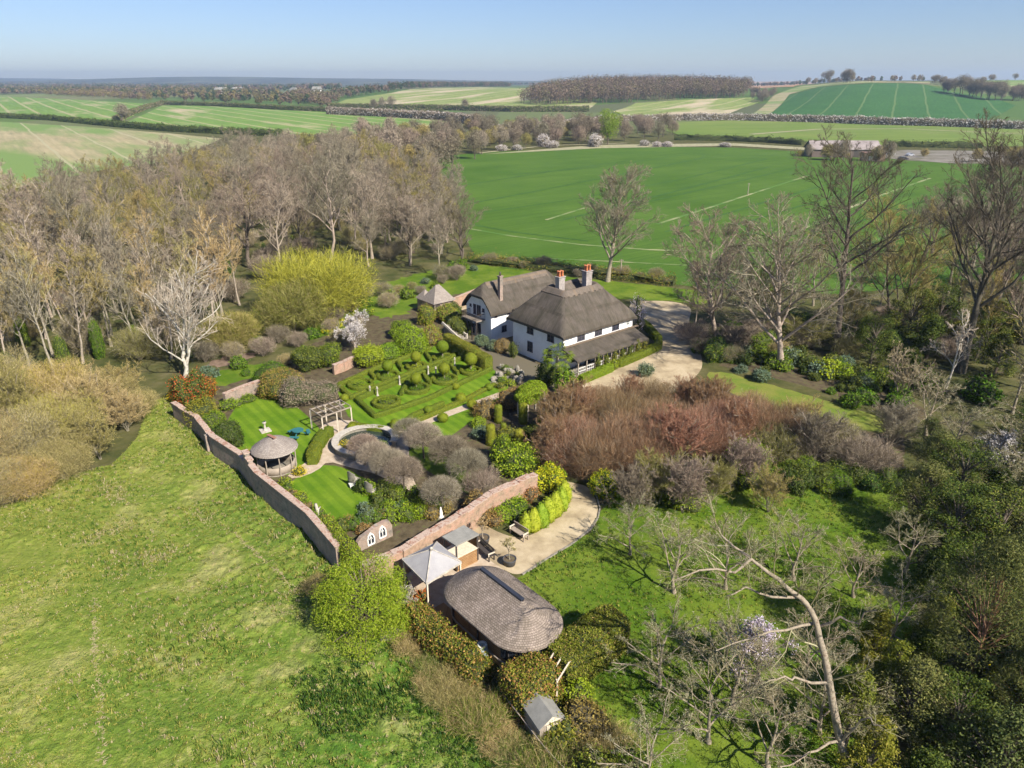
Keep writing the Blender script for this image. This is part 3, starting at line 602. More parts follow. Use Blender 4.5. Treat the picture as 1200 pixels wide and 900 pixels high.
def leafy_tree(name, seed, leaf, h, rx, bark=m_barkd, nclump=60, nleaf=90, lsize=.22, shape='dome', low=.2, r=.25, aspect=.5, core=True, trunk=True):
    """crown of many separate leaf clumps on limbs, open between them"""
    g = np.random.default_rng(seed); root = bpy.data.objects.new(name, None); COL.objects.link(root)
    u = g.random(nclump) ** .8; z = low * h + u * (1 - low) * h * .97; t = (z / h - low) / (1 - low)
    if shape == 'dome': rad = rx * np.sqrt(np.clip(1 - (t * 1.05 - .35) ** 2 / .62, .04, 1))
    elif shape == 'cone': rad = rx * (1.02 - t) ** .8
    elif shape == 'column': rad = rx * np.clip(1.05 - t ** 3, .1, 1)
    else: rad = rx * np.clip(np.sin(np.clip(t * .9 + .15, 0, 1) * math.pi), .15, 1)
    a = g.uniform(0, 6.28, nclump); q = rad * np.sqrt(g.uniform(.25, 1, nclump)); C = np.stack([np.cos(a) * q, np.sin(a) * q, z], 1)
    cs = rx * g.uniform(.16, .34, nclump)
    tr = MB(); K = 6; zz = np.linspace(0, h * .85, K); tp = np.c_[np.cumsum(g.normal(0, .03 * h / K, (K, 2)), 0), zz]; tp[0] = 0
    tr.paths(tp, np.linspace(r, r * .2, K), 7)
    lim = []
    for c in C[::2]:
        s0 = np.array([0, 0, max(.1, c[2] * .6)]); lim.append([s0, (s0 + c) / 2 + [0, 0, .1], c])
    lim = np.array(lim); tr.paths(lim, np.tile([r * .3, r * .2, r * .08], (len(lim), 1)), 4)
    tr.build('trunk', bark, root)
    m = MB(); n = nclump * nleaf; k = np.repeat(np.arange(nclump), nleaf); d = g.normal(size=(n, 3)); d /= np.linalg.norm(d, axis=1, keepdims=True)
    rr = g.random(n) ** .4; P = C[k] + d * (cs[k] * rr)[:, None] * np.array([1.1, 1.1, .75]); P[:, 2] = np.maximum(P[:, 2], .05)
    m.leaves(P, d * .8 + g.normal(0, .6, (n, 3)) + [0, 0, .4], lsize * g.uniform(.6, 1.3, n), aspect, 0, g)
    m.build('crown', leaf, root); return root
def shrub(name, seed, leaf, rx, rz, lsize=.14, dens=60, lump=.22, parts=3, ry=None, bark=m_barkd, jit=.09, leaf2=None, frac2=0, coremat=None):
    """dense leafy shrub: lumpy body of leaves on short stems"""
    g = np.random.default_rng(seed); root = bpy.data.objects.new(name, None); COL.objects.link(root); core = MB(); ry = ry or rx
    core.blob((0, 0, rz * .5), (rx * .78, ry * .78, rz * .5), lump, 12, seed)
    for i in range(parts):
        a = i * 6.28 / max(parts, 1) + g.uniform(-.4, .4); q = g.uniform(.3, .5); s = g.uniform(.38, .58)
        core.blob((math.cos(a) * rx * q, math.sin(a) * ry * q, rz * g.uniform(.35, .66)), (rx * s, ry * s, rz * s * .62), lump, 9, seed + i + 1)
    ci_ = 2 if leaf2 else 1; m = MB(); m.V = [v * [.95, .95, .97] for v in core.V]; m.F = list(core.F); m.M = [q * 0 + ci_ for q in core.M]; m.S = list(core.S); m.ST = list(core.ST); m.n = core.n
    P, Nn, ar = core.sample(1, g); n = int(min(30000, dens * 1.7 * ar)); P, Nn, _ = core.sample(n, g); P = P + Nn * g.normal(jit * .5, jit, (n, 1)); P[:, 2] = np.maximum(P[:, 2], .03)
    mi2 = g.random(n) < frac2
    m.leaves(P[~mi2], Nn[~mi2] + g.normal(0, .75, (int((~mi2).sum()), 3)), lsize * g.uniform(.6, 1.35, int((~mi2).sum())), .6, 0, g)
    if leaf2 is not None and mi2.any(): m.leaves(P[mi2] + Nn[mi2] * jit, Nn[mi2] + g.normal(0, .75, (int(mi2.sum()), 3)), lsize * g.uniform(.6, 1.35, int(mi2.sum())), .6, 1, g)
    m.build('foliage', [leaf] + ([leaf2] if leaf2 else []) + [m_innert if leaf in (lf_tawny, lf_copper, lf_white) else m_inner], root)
    st = [[[g.normal(0, rx * .06), g.normal(0, rx * .06), 0], [math.cos(a) * rx * .15, math.sin(a) * rx * .15, rz * .3], [math.cos(a) * rx * .3, math.sin(a) * rx * .3, rz * .6]] for a in np.arange(5) * 1.25]
    MB().paths(np.array(st), np.tile([rx * .04 + .02, rx * .03 + .015, .01], (5, 1)), 4).build('stems', bark, root); return root
def polycore(pts, wd, h, g, lump=.05, z0=0.0, round_=.12, seg=.45, hfn=None):
    """clipped hedge body along a line of world points"""
    q = []
    for a, b in zip(pts[:-1], pts[1:]):
        a = np.array(a[:2], float); b = np.array(b[:2], float); k = max(1, int(np.linalg.norm(b - a) / seg)); q += [a + (b - a) * i / k for i in range(k)]
    q.append(np.array(pts[-1][:2], float)); q = np.array(q); d = np.gradient(q, axis=0); d /= np.linalg.norm(d, axis=1, keepdims=True) + 1e-9; nn = np.stack([-d[:, 1], d[:, 0]], 1)
    prof = [(-.5, 0), (-.5, .5), (-.5, .85), (-.5 + round_, 1), (0, 1.02), (.5 - round_, 1), (.5, .85), (.5, .5), (.5, 0)]
    K = len(q); V = np.zeros((K, len(prof), 3))
    for j, (u, t) in enumerate(prof):
        hh = h if hfn is None else h * np.array([hfn(i / (K - 1)) for i in range(K)])
        V[:, j, :2] = q + nn * (u * wd + g.normal(0, lump, (K, 1)) * (1 if t > 0 else .3)); V[:, j, 2] = z0 + t * hh + g.normal(0, lump, K) * (t > 0)
    V[0, :, :2] += (q[0] - V[0, :, :2]) * .25; V[-1, :, :2] += (q[-1] - V[-1, :, :2]) * .25
    m = MB(); n = len(prof); idx = np.arange(K * n).reshape(K, n)
    F = np.stack([idx[:-1, :-1], idx[1:, :-1], idx[1:, 1:], idx[:-1, 1:]], -1).reshape(-1, 4)
    m.add(V.reshape(-1, 3), F, smooth=True)
    m.add(V[0], [[0, 8, 7, 1], [1, 7, 6, 2], [2, 6, 5, 3]]); m.add(V[-1], [[0, 1, 7, 8], [1, 2, 6, 7], [2, 3, 5, 6]])
    return m, q
def hedge(name, pts, wd, h, leaf, label, group=None, lsize=.1, dens=70, lump=.05, jit=.05, seed=1, cat='hedge', leaf2=None, frac2=0, hfn=None, z0=0.0, seg=.45, smoothit=False, cap=90000, tilt=.7):
    g = np.random.default_rng(seed); pts = [tuple(p) for p in pts]
    core, q = polycore(pts, wd, h, g, lump, z0, seg=seg, hfn=hfn)
    # land height far away
    if abs(float(T(q[0][0], q[0][1]))) > .05 or abs(float(T(q[-1][0], q[-1][1]))) > .05:
        for v in core.V: v[:, 2] += T(v[:, 0], v[:, 1])
    m = MB(); m.V = list(core.V); m.F = list(core.F); m.M = [q * 0 + (2 if leaf2 else 1) for q in core.M]; m.S = list(core.S); m.ST = list(core.ST); m.n = core.n
    _, _, ar = core.sample(1, g); n = int(min(cap, dens * (3.0 if lsize < .2 else 2.6) * ar)); P, Nn, _ = core.sample(n, g); P = P + Nn * g.normal(jit * .4, jit, (n, 1)); mi2 = g.random(n) < frac2
    m.leaves(P[~mi2], Nn[~mi2] + g.normal(0, tilt, (int((~mi2).sum()), 3)), lsize * g.uniform(.6, 1.35, int((~mi2).sum())), .6, 0, g)
    if leaf2 is not None: m.leaves(P[mi2], Nn[mi2] + g.normal(0, tilt, (int(mi2.sum()), 3)), lsize * g.uniform(.6, 1.35, int(mi2.sum())), .6, 1, g)
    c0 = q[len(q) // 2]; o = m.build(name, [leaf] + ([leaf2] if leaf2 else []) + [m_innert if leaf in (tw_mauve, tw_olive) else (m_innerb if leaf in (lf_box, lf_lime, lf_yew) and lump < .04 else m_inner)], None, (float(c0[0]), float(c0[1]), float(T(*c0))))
    tag(o, label, cat, group); return o
def far_tree(name, seed, leaf, h, rx, bark=m_barkd, n=700, lsize=.8, shape='round'):
    """bare or leafy tree as seen from afar: fuzzy crown of short strokes over a trunk with limbs"""
    g = np.random.default_rng(seed); root = bpy.data.objects.new(name, None); COL.objects.link(root)
    K = 5; zz = np.linspace(0, h * .7, K); TP = np.c_[np.cumsum(g.normal(0, .02 * h, (K, 2)), 0), zz]; TP[0] = 0; tr = MB().paths(TP, np.linspace(.035 * h * .6, .1, K), 5)
    L1, R1 = kids_of(TP[None], np.linspace(.02 * h, .08, K)[None], 9, 1, .8, .5, 4, .2, g, base=rx * 1.0, gold=True); L2, R2 = kids_of(L1, R1, 5, .55, .8, .4, 3, .25, g); tr.paths(L1, np.maximum(R1, .07), 4).paths(L2, np.maximum(R2, .05), 3)
    tr.build('trunk', bark, root)
    # lumpy crown volume
    nb = 14; C = []; 
    for i in range(nb):
        d = g.normal(size=3); d /= np.linalg.norm(d); C.append([d[0] * rx * .55, d[1] * rx * .55, h * .6 + d[2] * h * .25])
    C = np.array(C); k = g.integers(0, nb, n); d = g.normal(size=(n, 3)); d /= np.linalg.norm(d, axis=1, keepdims=True); cs = rx * g.uniform(.38, .6, nb)
    P = C[k] + d * (cs[k] * g.random(n) ** .33)[:, None]; P[:, 2] = np.maximum(P[:, 2], .15)
    m = MB().leaves(P, d + g.normal(0, .6, (n, 3)), lsize * g.uniform(.5, 1.3, n), .4, 0, g); m.build('crown', leaf, root); return root

def fuzzy(name, seed, bark, tw, rx, rz, n=9000, ln=.5, wd=.014, up=.5, blobs=9, tw2=None, f2=.2, stems=14, low=.1, r=.07, flat=1.0, spread=.55, shell=.55, part='crown'):
    """bush or small tree whose body is a haze of fine twigs over curved stems"""
    g = np.random.default_rng(seed); root = bpy.data.objects.new(name, None); COL.objects.link(root)
    C = []; S = []
    for i in range(blobs):
        if i == 0: C.append([0, 0, rz * .55]); S.append([rx * .62, rx * .62, rz * .45]); continue
        a = i * 2.4; q = rx * spread * g.uniform(.75, 1.15); s = g.uniform(.34, .5)
        C.append([math.cos(a) * q, math.sin(a) * q, rz * g.uniform(.38, .68)]); S.append([rx * s, rx * s, rz * s * .75])
    C = np.array(C); S = np.array(S); tg = []
    for i in range(stems):
        k = i % len(C); d = g.normal(size=3); d /= np.linalg.norm(d); tg.append(C[k] + d * S[k] * .7)
    tg = np.array(tg); st = np.zeros_like(tg); st[:, :2] = tg[:, :2] * .07; pts = np.stack([st, st * .4 + tg * [.25, .25, .4], st * .1 + tg * [.6, .6, .75], tg], 1)
    MB().paths(pts, np.tile([r, r * .75, r * .45, r * .15], (stems, 1)), 5).build('trunk' if part == 'crown' else 'stems', bark, root)
    L2, R2 = kids_of(pts, np.tile([r, r * .75, r * .45, r * .15], (stems, 1)), 8, .4, .7, up, 3, .3, g)
    m = MB().paths(L2, np.maximum(R2 * .8, .012), 3)
    k = g.choice(len(C), n, p=(S.prod(1) ** .67) / (S.prod(1) ** .67).sum()); d = g.normal(size=(n, 3)); d /= np.linalg.norm(d, axis=1, keepdims=True); q = (shell + (1 - shell) * g.random((n, 1)) ** .6)
    P = C[k] + d * S[k] * q; P[:, 2] = np.maximum(P[:, 2], .08); dr = d * .55 + g.normal(0, .42, (n, 3)) + [0, 0, up]; dr /= np.linalg.norm(dr, axis=1, keepdims=True); L_ = ln * g.uniform(.5, 1.3, (n, 1))
    mid = P + dr * L_ * .5; e = mid + (dr + g.normal(0, .25, (n, 3))) * L_ * .5; rb = np.stack([P, mid, e], 1); a = g.random(n) < (f2 if tw2 else 0)
    m.ribbons(rb[~a], wd, 0, g)
    if tw2: m.ribbons(rb[a], wd, 1, g)
    m.build(part, [tw] + ([tw2] if tw2 else []), root); return root

# ------------------------------------------------------------------ kinds of tree
def var(name, n, fn): return [Proto(lambda i=i: fn(i)) for i in range(n)]
ASH = var('ash', 4, lambda i: bare_tree('bare_tree', 20 + i, m_bark, tw_grey, h=18, spread=7.6, r=.3, limbs=14, first=.3, ang=.8, up=.34, sub=(7, 6, 5), lean=(.02 * i - .03, .02)))
OAK = var('oak', 3, lambda i: bare_tree('bare_tree', 40 + i, m_barkd, tw_mauve, h=16, spread=8.6, r=.38, limbs=13, first=.25, ang=.95, up=.22, sub=(7, 6, 5), wob=.12))
ALD = var('alder', 3, lambda i: bare_tree('bare_tree', 60 + i, m_bark, tw_olive, h=15, spread=6.2, r=.22, limbs=13, first=.2, ang=.8, up=.3, sub=(7, 6, 4), trunks=1 + i % 2))
SAL = var('sallow', 3, lambda i: fuzzy('sallow_shrub', 80 + i, m_bark, tw_straw, 3.7, 5.4, 19000, .42, .02, .3, 22, [tw_olive, tw_grey, tw_gold][i], .3, stems=26, spread=.66, shell=.35))
COP = var('copper', 3, lambda i: fuzzy('copper_shrub', 90 + i, m_bark, [tw_copper, tw_copper, tw_copper][i], 3.3, 4.7, 16000, .75, .015, .7, 16, [tw_grey, tw_mauve, tw_mauve][i], .25, stems=30, r=.05))
SCR = var('scrub', 3, lambda i: fuzzy('bare_shrub', 100 + i, m_bark, [tw_olive, tw_mauve, tw_grey][i], 2.2, 3.0, 6500, .5, .016, .5, 7, [tw_grey, tw_grey, tw_olive][i], .3, stems=16, r=.04))
def umbrella_tree(i):
    g = np.random.default_rng(110 + i); root = bpy.data.objects.new('clipped_tree', None); COL.objects.link(root); n = 9000
    tp = np.array([[0, 0, 0], [g.normal(0, .04), g.normal(0, .04), 1.0], [0, 0, 1.9]]); MB().paths(tp, [.11, .09, .08], 7).build('trunk', m_barkd, root)
    def surf(k, q): d = g.normal(size=(k, 3)); d /= np.linalg.norm(d, axis=1, keepdims=True); d[:, 2] = np.where(d[:, 2] < -.25, -d[:, 2], d[:, 2]); return d, np.array([0, 0, 2.25]) + d * [1.75, 1.75, 1.2] * q
    d, e = surf(46, .85); s = np.tile([0, 0, 1.85], (46, 1)); L1 = np.stack([s, s * .6 + e * .4 + [0, 0, .1], e], 1); m = MB().paths(L1, np.tile([.045, .03, .014], (46, 1)), 4); L2, R2 = kids_of(L1, np.tile([.045, .03, .014], (46, 1)), 8, .45, .7, .1, 2, .3, g); m.paths(L2, R2 * 0 + .011, 3)
    d, e = surf(n, 1.0); q = .55 + .45 * g.random((n, 1)) ** .5; p = np.array([0, 0, 2.25]) + (e - [0, 0, 2.25]) * q; dr = d * .7 + g.normal(0, .35, (n, 3)); m.ribbons(np.stack([p, p + dr * .3 * g.uniform(.5, 1.2, (n, 1))], 1), .015, 0, g); m.build('crown', [tw_mauve, tw_grey, tw_grey][i], root); return root
COP2 = var('copper', 2, lambda i: bare_tree('copper_shrub', 190 + i, m_bark, [tw_copper, tw_copper][i], h=5.6, spread=3.6, r=.08, limbs=12, first=.1, ang=.7, up=.35, sub=(6, 5, 4), trunks=5, minr=.016, twig=.018))
SAL2 = var('sallow', 2, lambda i: bare_tree('sallow_shrub', 195 + i, m_bark, [tw_straw, tw_olive][i], leaf=tw_straw, nleaf=4000, lsize=.1, h=6.0, spread=3.8, r=.09, limbs=12, first=.1, ang=.8, up=.25, sub=(6, 5, 4), trunks=5, minr=.016, twig=.018))
SLIM = var('slim', 3, lambda i: bare_tree('slender_tree', 170 + i, m_barkp, [tw_grey, tw_straw, tw_grey][i], h=17, spread=4.4, r=.2, limbs=15, first=.38, ang=.75, up=.35, sub=(6, 5, 4), wob=.06, lw=.09, lean=(.03 * (i - 1), 0), twig=.024))
SCR2 = var('scrub', 3, lambda i: bare_tree('bare_shrub', 150 + i, m_bark, [tw_olive, tw_mauve, tw_grey][i], h=4.4, spread=2.6, r=.06, limbs=11, first=.1, ang=.75, up=.3, sub=(6, 5, 4), trunks=5, minr=.013, twig=.014, fine=5))
LIME = var('pleach', 3, umbrella_tree)
APP = var('orchard', 3, lambda i: bare_tree('orchard_tree', 120 + i, m_barkl, tw_lichen, h=6.0, spread=4.0, r=.16, limbs=10, first=.2, ang=1.05, up=.12, sub=(6, 5, 4), trunks=1, wob=.14, minr=.018, twig=.013, fine=6, leaf=lf_lich, nleaf=2600, lsize=.07))
MID = [Proto(lambda i=i: far_tree('hedgerow_tree', 200 + i, [tw_grey, tw_mauve, tw_olive, tw_mauve][i % 4], [13, 11, 9, 15][i % 4], [5, 5.4, 4.5, 5.5][i % 4], n=3600, lsize=.55)) for i in range(8)]
EVG = [Proto(lambda i=i: leafy_tree('evergreen_tree', 300 + i, [lf_dark, lf_pine, lf_dark][i], [9, 10, 6][i], [3.2, 3.6, 2.6][i], nclump=80, nleaf=130, lsize=.2, shape=['dome', 'round', 'cone'][i], low=.08)) for i in range(3)]
DSH = [Proto(lambda i=i: shrub('evergreen_shrub', 320 + i, [lf_dark, lf_green, lf_ivy][i], 1.8, 2.4, lsize=.17, dens=60, jit=.16, lump=.3, parts=5)) for i in range(3)]
# ================================================================== WOODS AND TREES
def scatter(poly_px, spacing, g, maxn=9999, h=0):
    poly = wpoly(poly_px); a = np.array(poly); lo, hi = a.min(0), a.max(0); out = []
    tries = int(30 * (hi - lo).prod() / spacing ** 2)
    C = np.stack([g.uniform(lo[0], hi[0], tries), g.uniform(lo[1], hi[1], tries)], 1); C = C[inpoly(C, poly)]
    for c in C:
        if len(out) >= maxn: break
        if not out or (np.linalg.norm(np.array(out) - c, axis=1) > spacing).all(): out.append(c)
    return [(float(c[0]), float(c[1]), float(T(c[0], c[1]))) for c in out]
gw = np.random.default_rng(11)
# the wood on the left
WOOD = [(-90, 430), (0, 438), (60, 447), (100, 432), (190, 425), (255, 395), (275, 362), (300, 335), (430, 312), (500, 312), (535, 300), (530, 262), (505, 226), (440, 214), (300, 210), (200, 212), (60, 248), (-60, 275)]
pts = scatter(WOOD, 7.6, gw, 200)
for i, p in enumerate(pts):
    px = 600 + p[0] / (p[1] * .92 + 12.5) * 833
    k = gw.random(); far = p[1] > 135
    sc = gw.uniform(.8, 1.12) * (1.0 if p[1] > 110 else .92)
    if px > 440 and p[1] > 105: sc *= .82
    if px < 260 and p[1] > 125: sc *= .74
    elif px < 380 and p[1] > 130: sc *= .86
    if p[1] < 108 and k < .75: pr, lb, gr = SLIM[gw.integers(3)], 'slender bare tree with pale visible trunk along the near edge of the left wood', 'slender pale-trunked trees along the near edge of the left wood'
    elif k < .40: pr, lb, gr = ASH[gw.integers(4)], 'tall bare ash-like tree with grey-brown twigs in the dense wood left of the house', 'grey-brown bare trees of the left wood'
    elif k < .64: pr, lb, gr = OAK[gw.integers(3)], 'spreading bare tree with mauve-brown twigs in the dense wood left of the house', 'mauve-brown bare trees of the left wood'
    else: pr, lb, gr = ALD[gw.integers(3)], 'bare tree with olive-brown twigs in the dense wood left of the house', 'olive-brown bare trees of the left wood'
    pr.put(p, gw.uniform(0, 6.28), (sc, sc, sc * gw.uniform(.9, 1.08)), lb, 'tree', gr, tilt=(gw.normal(0, .03), gw.normal(-.02, .03)))
for i, p in enumerate(scatter([(-60, 446), (60, 452), (110, 436), (195, 428), (262, 392), (285, 352), (200, 330), (0, 330), (-90, 350)], 4.4, gw, 75)):
    SLIM[gw.integers(3)].put(p, gw.uniform(0, 6.28), (.8, .8, gw.uniform(.62, .9)), 'slender bare tree with pale visible trunk along the near edge of the left wood', 'tree', 'slender pale-trunked trees along the near edge of the left wood', tilt=(gw.normal(0, .06), gw.normal(-.04, .05)))
pts = scatter(WOOD, 4.6, gw, 190)
for p in pts:
    if p[1] > 195: continue
    SCR[gw.integers(3)].put(p, gw.uniform(0, 6.28), gw.uniform(.8, 1.4), 'bare understorey bush between the trunks of the left wood', 'bush', 'understorey bushes of the left wood')
for q in ((268, 320), (345, 292), (310, 300), (15, 440), (118, 420), (100, 395), (160, 412), (30, 405), (75, 425)):
    DSH[int(gw.integers(3))].put(G(*q), gw.uniform(0, 6.28), (.4, .4, gw.uniform(.8, 1.9)), 'ivy clad stump standing among the trunks of the left wood', 'ivy', 'ivy clumps in the left wood')
# bright willow, second willow
WIL = Proto(lambda: fuzzy('willow_tree', 401, m_bark, tw_gold, 7.6, 9.6, 26000, 1.0, .04, .45, 24, lf_yew, .22, stems=34, r=.14, spread=.66, shell=.3))
WIL2 = Proto(lambda: fuzzy('willow_tree', 402, m_bark, tw_olive, 6.0, 7.6, 24000, .8, .04, .3, 11, lf_yew, .35, stems=22, r=.14))
WIL.put(G(378, 368), .3, 1.0, 'golden yellow budding willow, the brightest of the two behind the garden', 'willow')
WIL2.put(G(343, 388), 1.9, (.85, .85, .9), 'broad olive willow in front of the golden willow', 'willow')
WIL2.put(G(272, 408), .6, (.7, .7, .62), 'low olive-green bush behind the white-barked tree', 'bush')
# white barked tree
WT = Proto(lambda: bare_tree('white_barked_tree', 417, m_barkw, tw_white, h=13.5, spread=6.4, r=.33, limbs=12, first=.2, ang=.75, up=.3, sub=(6, 5, 4), trunks=2, wob=.08, twig=.02, minr=.03, fine=3))
WT.put(G(214, 442), .5, 1.0, 'tall bare tree with pale white bark at the head of the meadow', 'tree', tilt=(0, -.06))
# tawny sallow thicket at the left edge
for i, (q, s) in enumerate((((-25, 560), 1.15), ((30, 545), 1.1), ((80, 520), 1.05), ((25, 505), 1.15), ((110, 500), .95), ((70, 480), 1.1), ((130, 478), .85), ((0, 470), 1.1), ((-60, 520), 1.2), ((150, 470), .7), ((-5, 592), .8), ((35, 582), .7), ((75, 560), .75), ((118, 538), .75), ((150, 505), .7), ((165, 485), .55))):
    (SAL[i % 3] if i % 5 < 3 else SAL2[i % 2]).put(G(*q), i * 1.3, s * .92, 'straw-coloured budding bush in the thicket at the left edge of the meadow', 'bush', 'straw-coloured thicket bushes beside the meadow')
# copper thicket
for i, (q, s) in enumerate((((665, 545), 1.05), ((700, 558), 1.0), ((740, 552), 1.1), ((790, 550), 1.05), ((680, 510), 1.1), ((725, 515), 1.15), ((775, 515), 1.1), ((825, 535), 1.05), ((865, 530), .95), ((830, 500), 1.0), ((705, 488), .8), ((765, 485), .9), ((880, 505), .95), ((655, 520), .95), ((645, 548), .8), ((750, 535), 1.05), ((850, 515), 1.0), ((905, 525), 1.0), ((805, 490), .85), ((735, 480), .75))):
    (COP[i % 3] if i % 5 < 3 else COP2[i % 2]).put(G(*q), i * 1.7, s * (.82 if q[1] < 520 else .92), 'copper-brown leafless bush in the big thicket below the house', 'bush', 'copper-brown thicket bushes below the house')
# grove right of the thicket
for i, (q, s) in enumerate((((905, 545), 1.2), ((950, 548), 1.25), ((985, 535), 1.1), ((930, 520), 1.0), ((1010, 560), 1.2), ((1040, 525), 1.0))):
    (SCR2[i % 3] if i % 2 else SCR[i % 3]).put(G(*q), i * 1.1, s, 'grey-brown leafless bush in the row right of the copper thicket', 'bush', 'leafless bushes right of the copper thicket')

# trees of the right side, one by one
def single(proto, q, s, label, cat='tree', rz=0, tilt=None): return proto.put(G(*q), rz, s, label, cat, tilt=tilt)
single(Proto(lambda: bare_tree('bare_tree', 501, m_bark, tw_grey, leaf=tw_olive, nleaf=900, lsize=.16, h=19, spread=7.6, r=.38, limbs=26, first=.2, ang=.85, up=.3, sub=(7, 6, 5), wob=.04, twig=.028, lw=.08)), (712, 330), 1, 'tall oval tree with fine olive twigs standing alone behind the chimneys', tilt=(0, .10))
single(Proto(lambda: bare_tree('bare_tree', 502, m_bark, tw_mauve, h=15, spread=8.2, r=.34, limbs=17, first=.1, ang=.9, up=.26, sub=(7, 6, 5))), (838, 395), 1, 'low-branched brown tree leaning over the far side of the gravel drive', tilt=(0, -.1))
single(Proto(lambda: bare_tree('bare_tree', 503, m_bark, tw_grey, leaf=tw_copper, nleaf=1500, lsize=.14, h=18.5, spread=9.5, r=.4, limbs=22, first=.16, ang=.9, up=.22, sub=(7, 6, 5), wob=.05, twig=.028, lw=.075)), (915, 432), 1, 'pale-trunked bushy bare tree at the top of the right lawn', tilt=(0, -.16))
single(Proto(lambda: bare_tree('bare_tree', 504, m_barkd, tw_dark, h=27, spread=10.5, r=.46, limbs=17, first=.34, ang=.95, up=.26, sub=(7, 6, 5), wob=.03, twig=.028, lw=.075)), (981, 415), 1, 'tall dark slender tree with open crown, left of the tallest tree', tilt=(0, -.10))
single(Proto(lambda: bare_tree('bare_tree', 505, m_barkd, tw_dark, h=25.5, spread=11.5, r=.5, limbs=18, first=.34, ang=.8, up=.38, sub=(8, 6, 5), wob=.03, twig=.03, lw=.075)), (1125, 436), 1, 'tallest bare tree, dark twisting limbs reaching above the horizon at the right', rz=1, tilt=(0, -.02))
single(Proto(lambda: bare_tree('bare_tree', 506, m_barkd, tw_olive, h=18, spread=8, r=.3, limbs=14, first=.25, ang=.85, up=.3, sub=(7, 6, 4), trunks=2, wob=.05, twig=.026, lw=.075)), (1045, 395), 1, 'twin-stemmed bare tree with yellowish twigs between the two tallest trees', tilt=(0, -.06))
single(Proto(lambda: bare_tree('birch_tree', 507, m_barkw, tw_white, h=9, spread=3.2, r=.14, limbs=10, first=.25, ang=.7, up=.3, sub=(6, 5, 3), wob=.05)), (1108, 455), 1, 'small pale birch just left of the tallest trunk')
single(Proto(lambda: bare_tree('birch_tree', 508, m_bark, tw_straw, h=13, spread=3.4, r=.14, limbs=11, first=.25, ang=.8, up=.25, sub=(6, 5, 3), wob=.05)), (1186, 485), 1, 'thin straight tree with straw twigs close to the right edge')
single(Proto(lambda: bare_tree('bare_tree', 509, m_barkl, tw_lichen, h=5.6, spread=3, r=.14, limbs=9, first=.15, ang=.8, up=.25, sub=(6, 5, 3), trunks=2)), (1054, 470), 1, 'small grey fan-shaped tree in front of the dark evergreens')
for i, (q, s, k) in enumerate((((1185, 395), .9, 1), ((1230, 400), 1.0, 0), ((1215, 430), .9, 1), ((1260, 470), .9, 0), ((1170, 350), .8, 1), ((1240, 350), .9, 1))):
    (OAK if k else ASH)[i % 3].put(G(*q), i * 2, s * (.95 if q[0] > 1150 else 1), 'brown bare tree in the grove at the right edge behind the thin straight tree', 'tree', 'brown trees of the right-edge grove')
for i, (q, s) in enumerate((((812, 402), (1.3, 1.3, .9)), ((860, 412), (1.5, 1.5, .8)), ((880, 400), (1.5, 1.5, .9)), ((940, 410), (1.7, 1.7, .9)), ((830, 415), (1.2, 1.2, .6)))):
    (SCR2[i % 3] if i % 2 else SCR[1]).put(G(*q), i, s, 'twiggy brown undergrowth bush beneath the drive-side trees', 'bush', 'undergrowth bushes beneath the drive-side trees')
for i, (q, s) in enumerate((((1060, 405), .9), ((1085, 420), .9), ((1020, 425), .7), ((1150, 425), .75), ((1165, 440), .85), ((1095, 392), .8), ((1000, 400), .5))):
    EVG[(0, 2, 0)[i % 3]].put(G(*q), i * 1.4, s, 'dark evergreen in the belt behind the tallest trees', 'evergreen', 'dark evergreens behind the tallest trees')
for i, (q, s) in enumerate((((1130, 405), .9), ((1160, 385), 1.1), ((1190, 400), 1.0), ((1105, 372), .8))):
    Proto(lambda: shrub('laurel_shrub', 540, lf_yew, 2.6, 3.4, lsize=.25, dens=25, jit=.25, lump=.3, parts=5)).put(G(*q), i, s, 'yellow-green bush glowing behind the tallest tree, among dark trunks', 'bush', 'yellow-green bushes behind the tallest tree')
for i in range(16):
    q = (880 + 200 * gw.random(), 385 + 30 * gw.random()); DSH[int(gw.integers(3))].put(G(*q), i, (gw.uniform(.7, 1.1), gw.uniform(.7, 1.1), gw.uniform(.5, .9)), 'dark evergreen bush in the shade under the tall right-hand trees', 'bush', 'dark bushes under the tall right-hand trees')
for i, (q, s) in enumerate((((860, 830), .85), ((1040, 760), .75), ((960, 860), .8))):
    APP[i % 3].put(G(*q), i * 1.7 + 1, s, 'small lichened tree of the orchard in the lower right', 'tree', 'small lichened orchard trees')
# shrubbery on the bank
BK = [Proto(lambda i=i: shrub('shrub', 560 + i, [lf_green, lf_lime, lf_dark, lf_glauc][i], 1.1, 1.2, lsize=.22, dens=50, jit=.16, lump=.3, parts=4)) for i in range(4)]
for i, (q, s, k, lb) in enumerate((((968, 440), 1.3, 1, 'bright large-leaved shrub under the tall dark slender tree'), ((985, 442), 1.1, 1, 'second bright large-leaved shrub under the tall dark slender tree'), ((1080, 455), 1.6, 0, 'green bush right of the fan-shaped grey tree'), ((1150, 470), 1.6, 0, 'green mound at the foot of the thin straight tree'), ((890, 400), 1.3, 2, 'dark bush behind the pale-trunked bushy tree'), ((820, 412), .9, 0, 'small green bush at the drive edge nearest the brown tree'))):
    BK[k].put(G(*q), i, s, lb, 'shrub')
for i in range(70):
    t = i / 70; q = (835 + 230 * t + gw.normal(0, 8), 412 + 48 * t + gw.normal(0, 11)); BK[int(gw.choice([0, 2, 2, 3, 0]))].put(G(*q), i, gw.uniform(.4, 1.1), 'low border plant on the shaded bank above the right lawn', 'plant', 'low plants along the shaded bank')
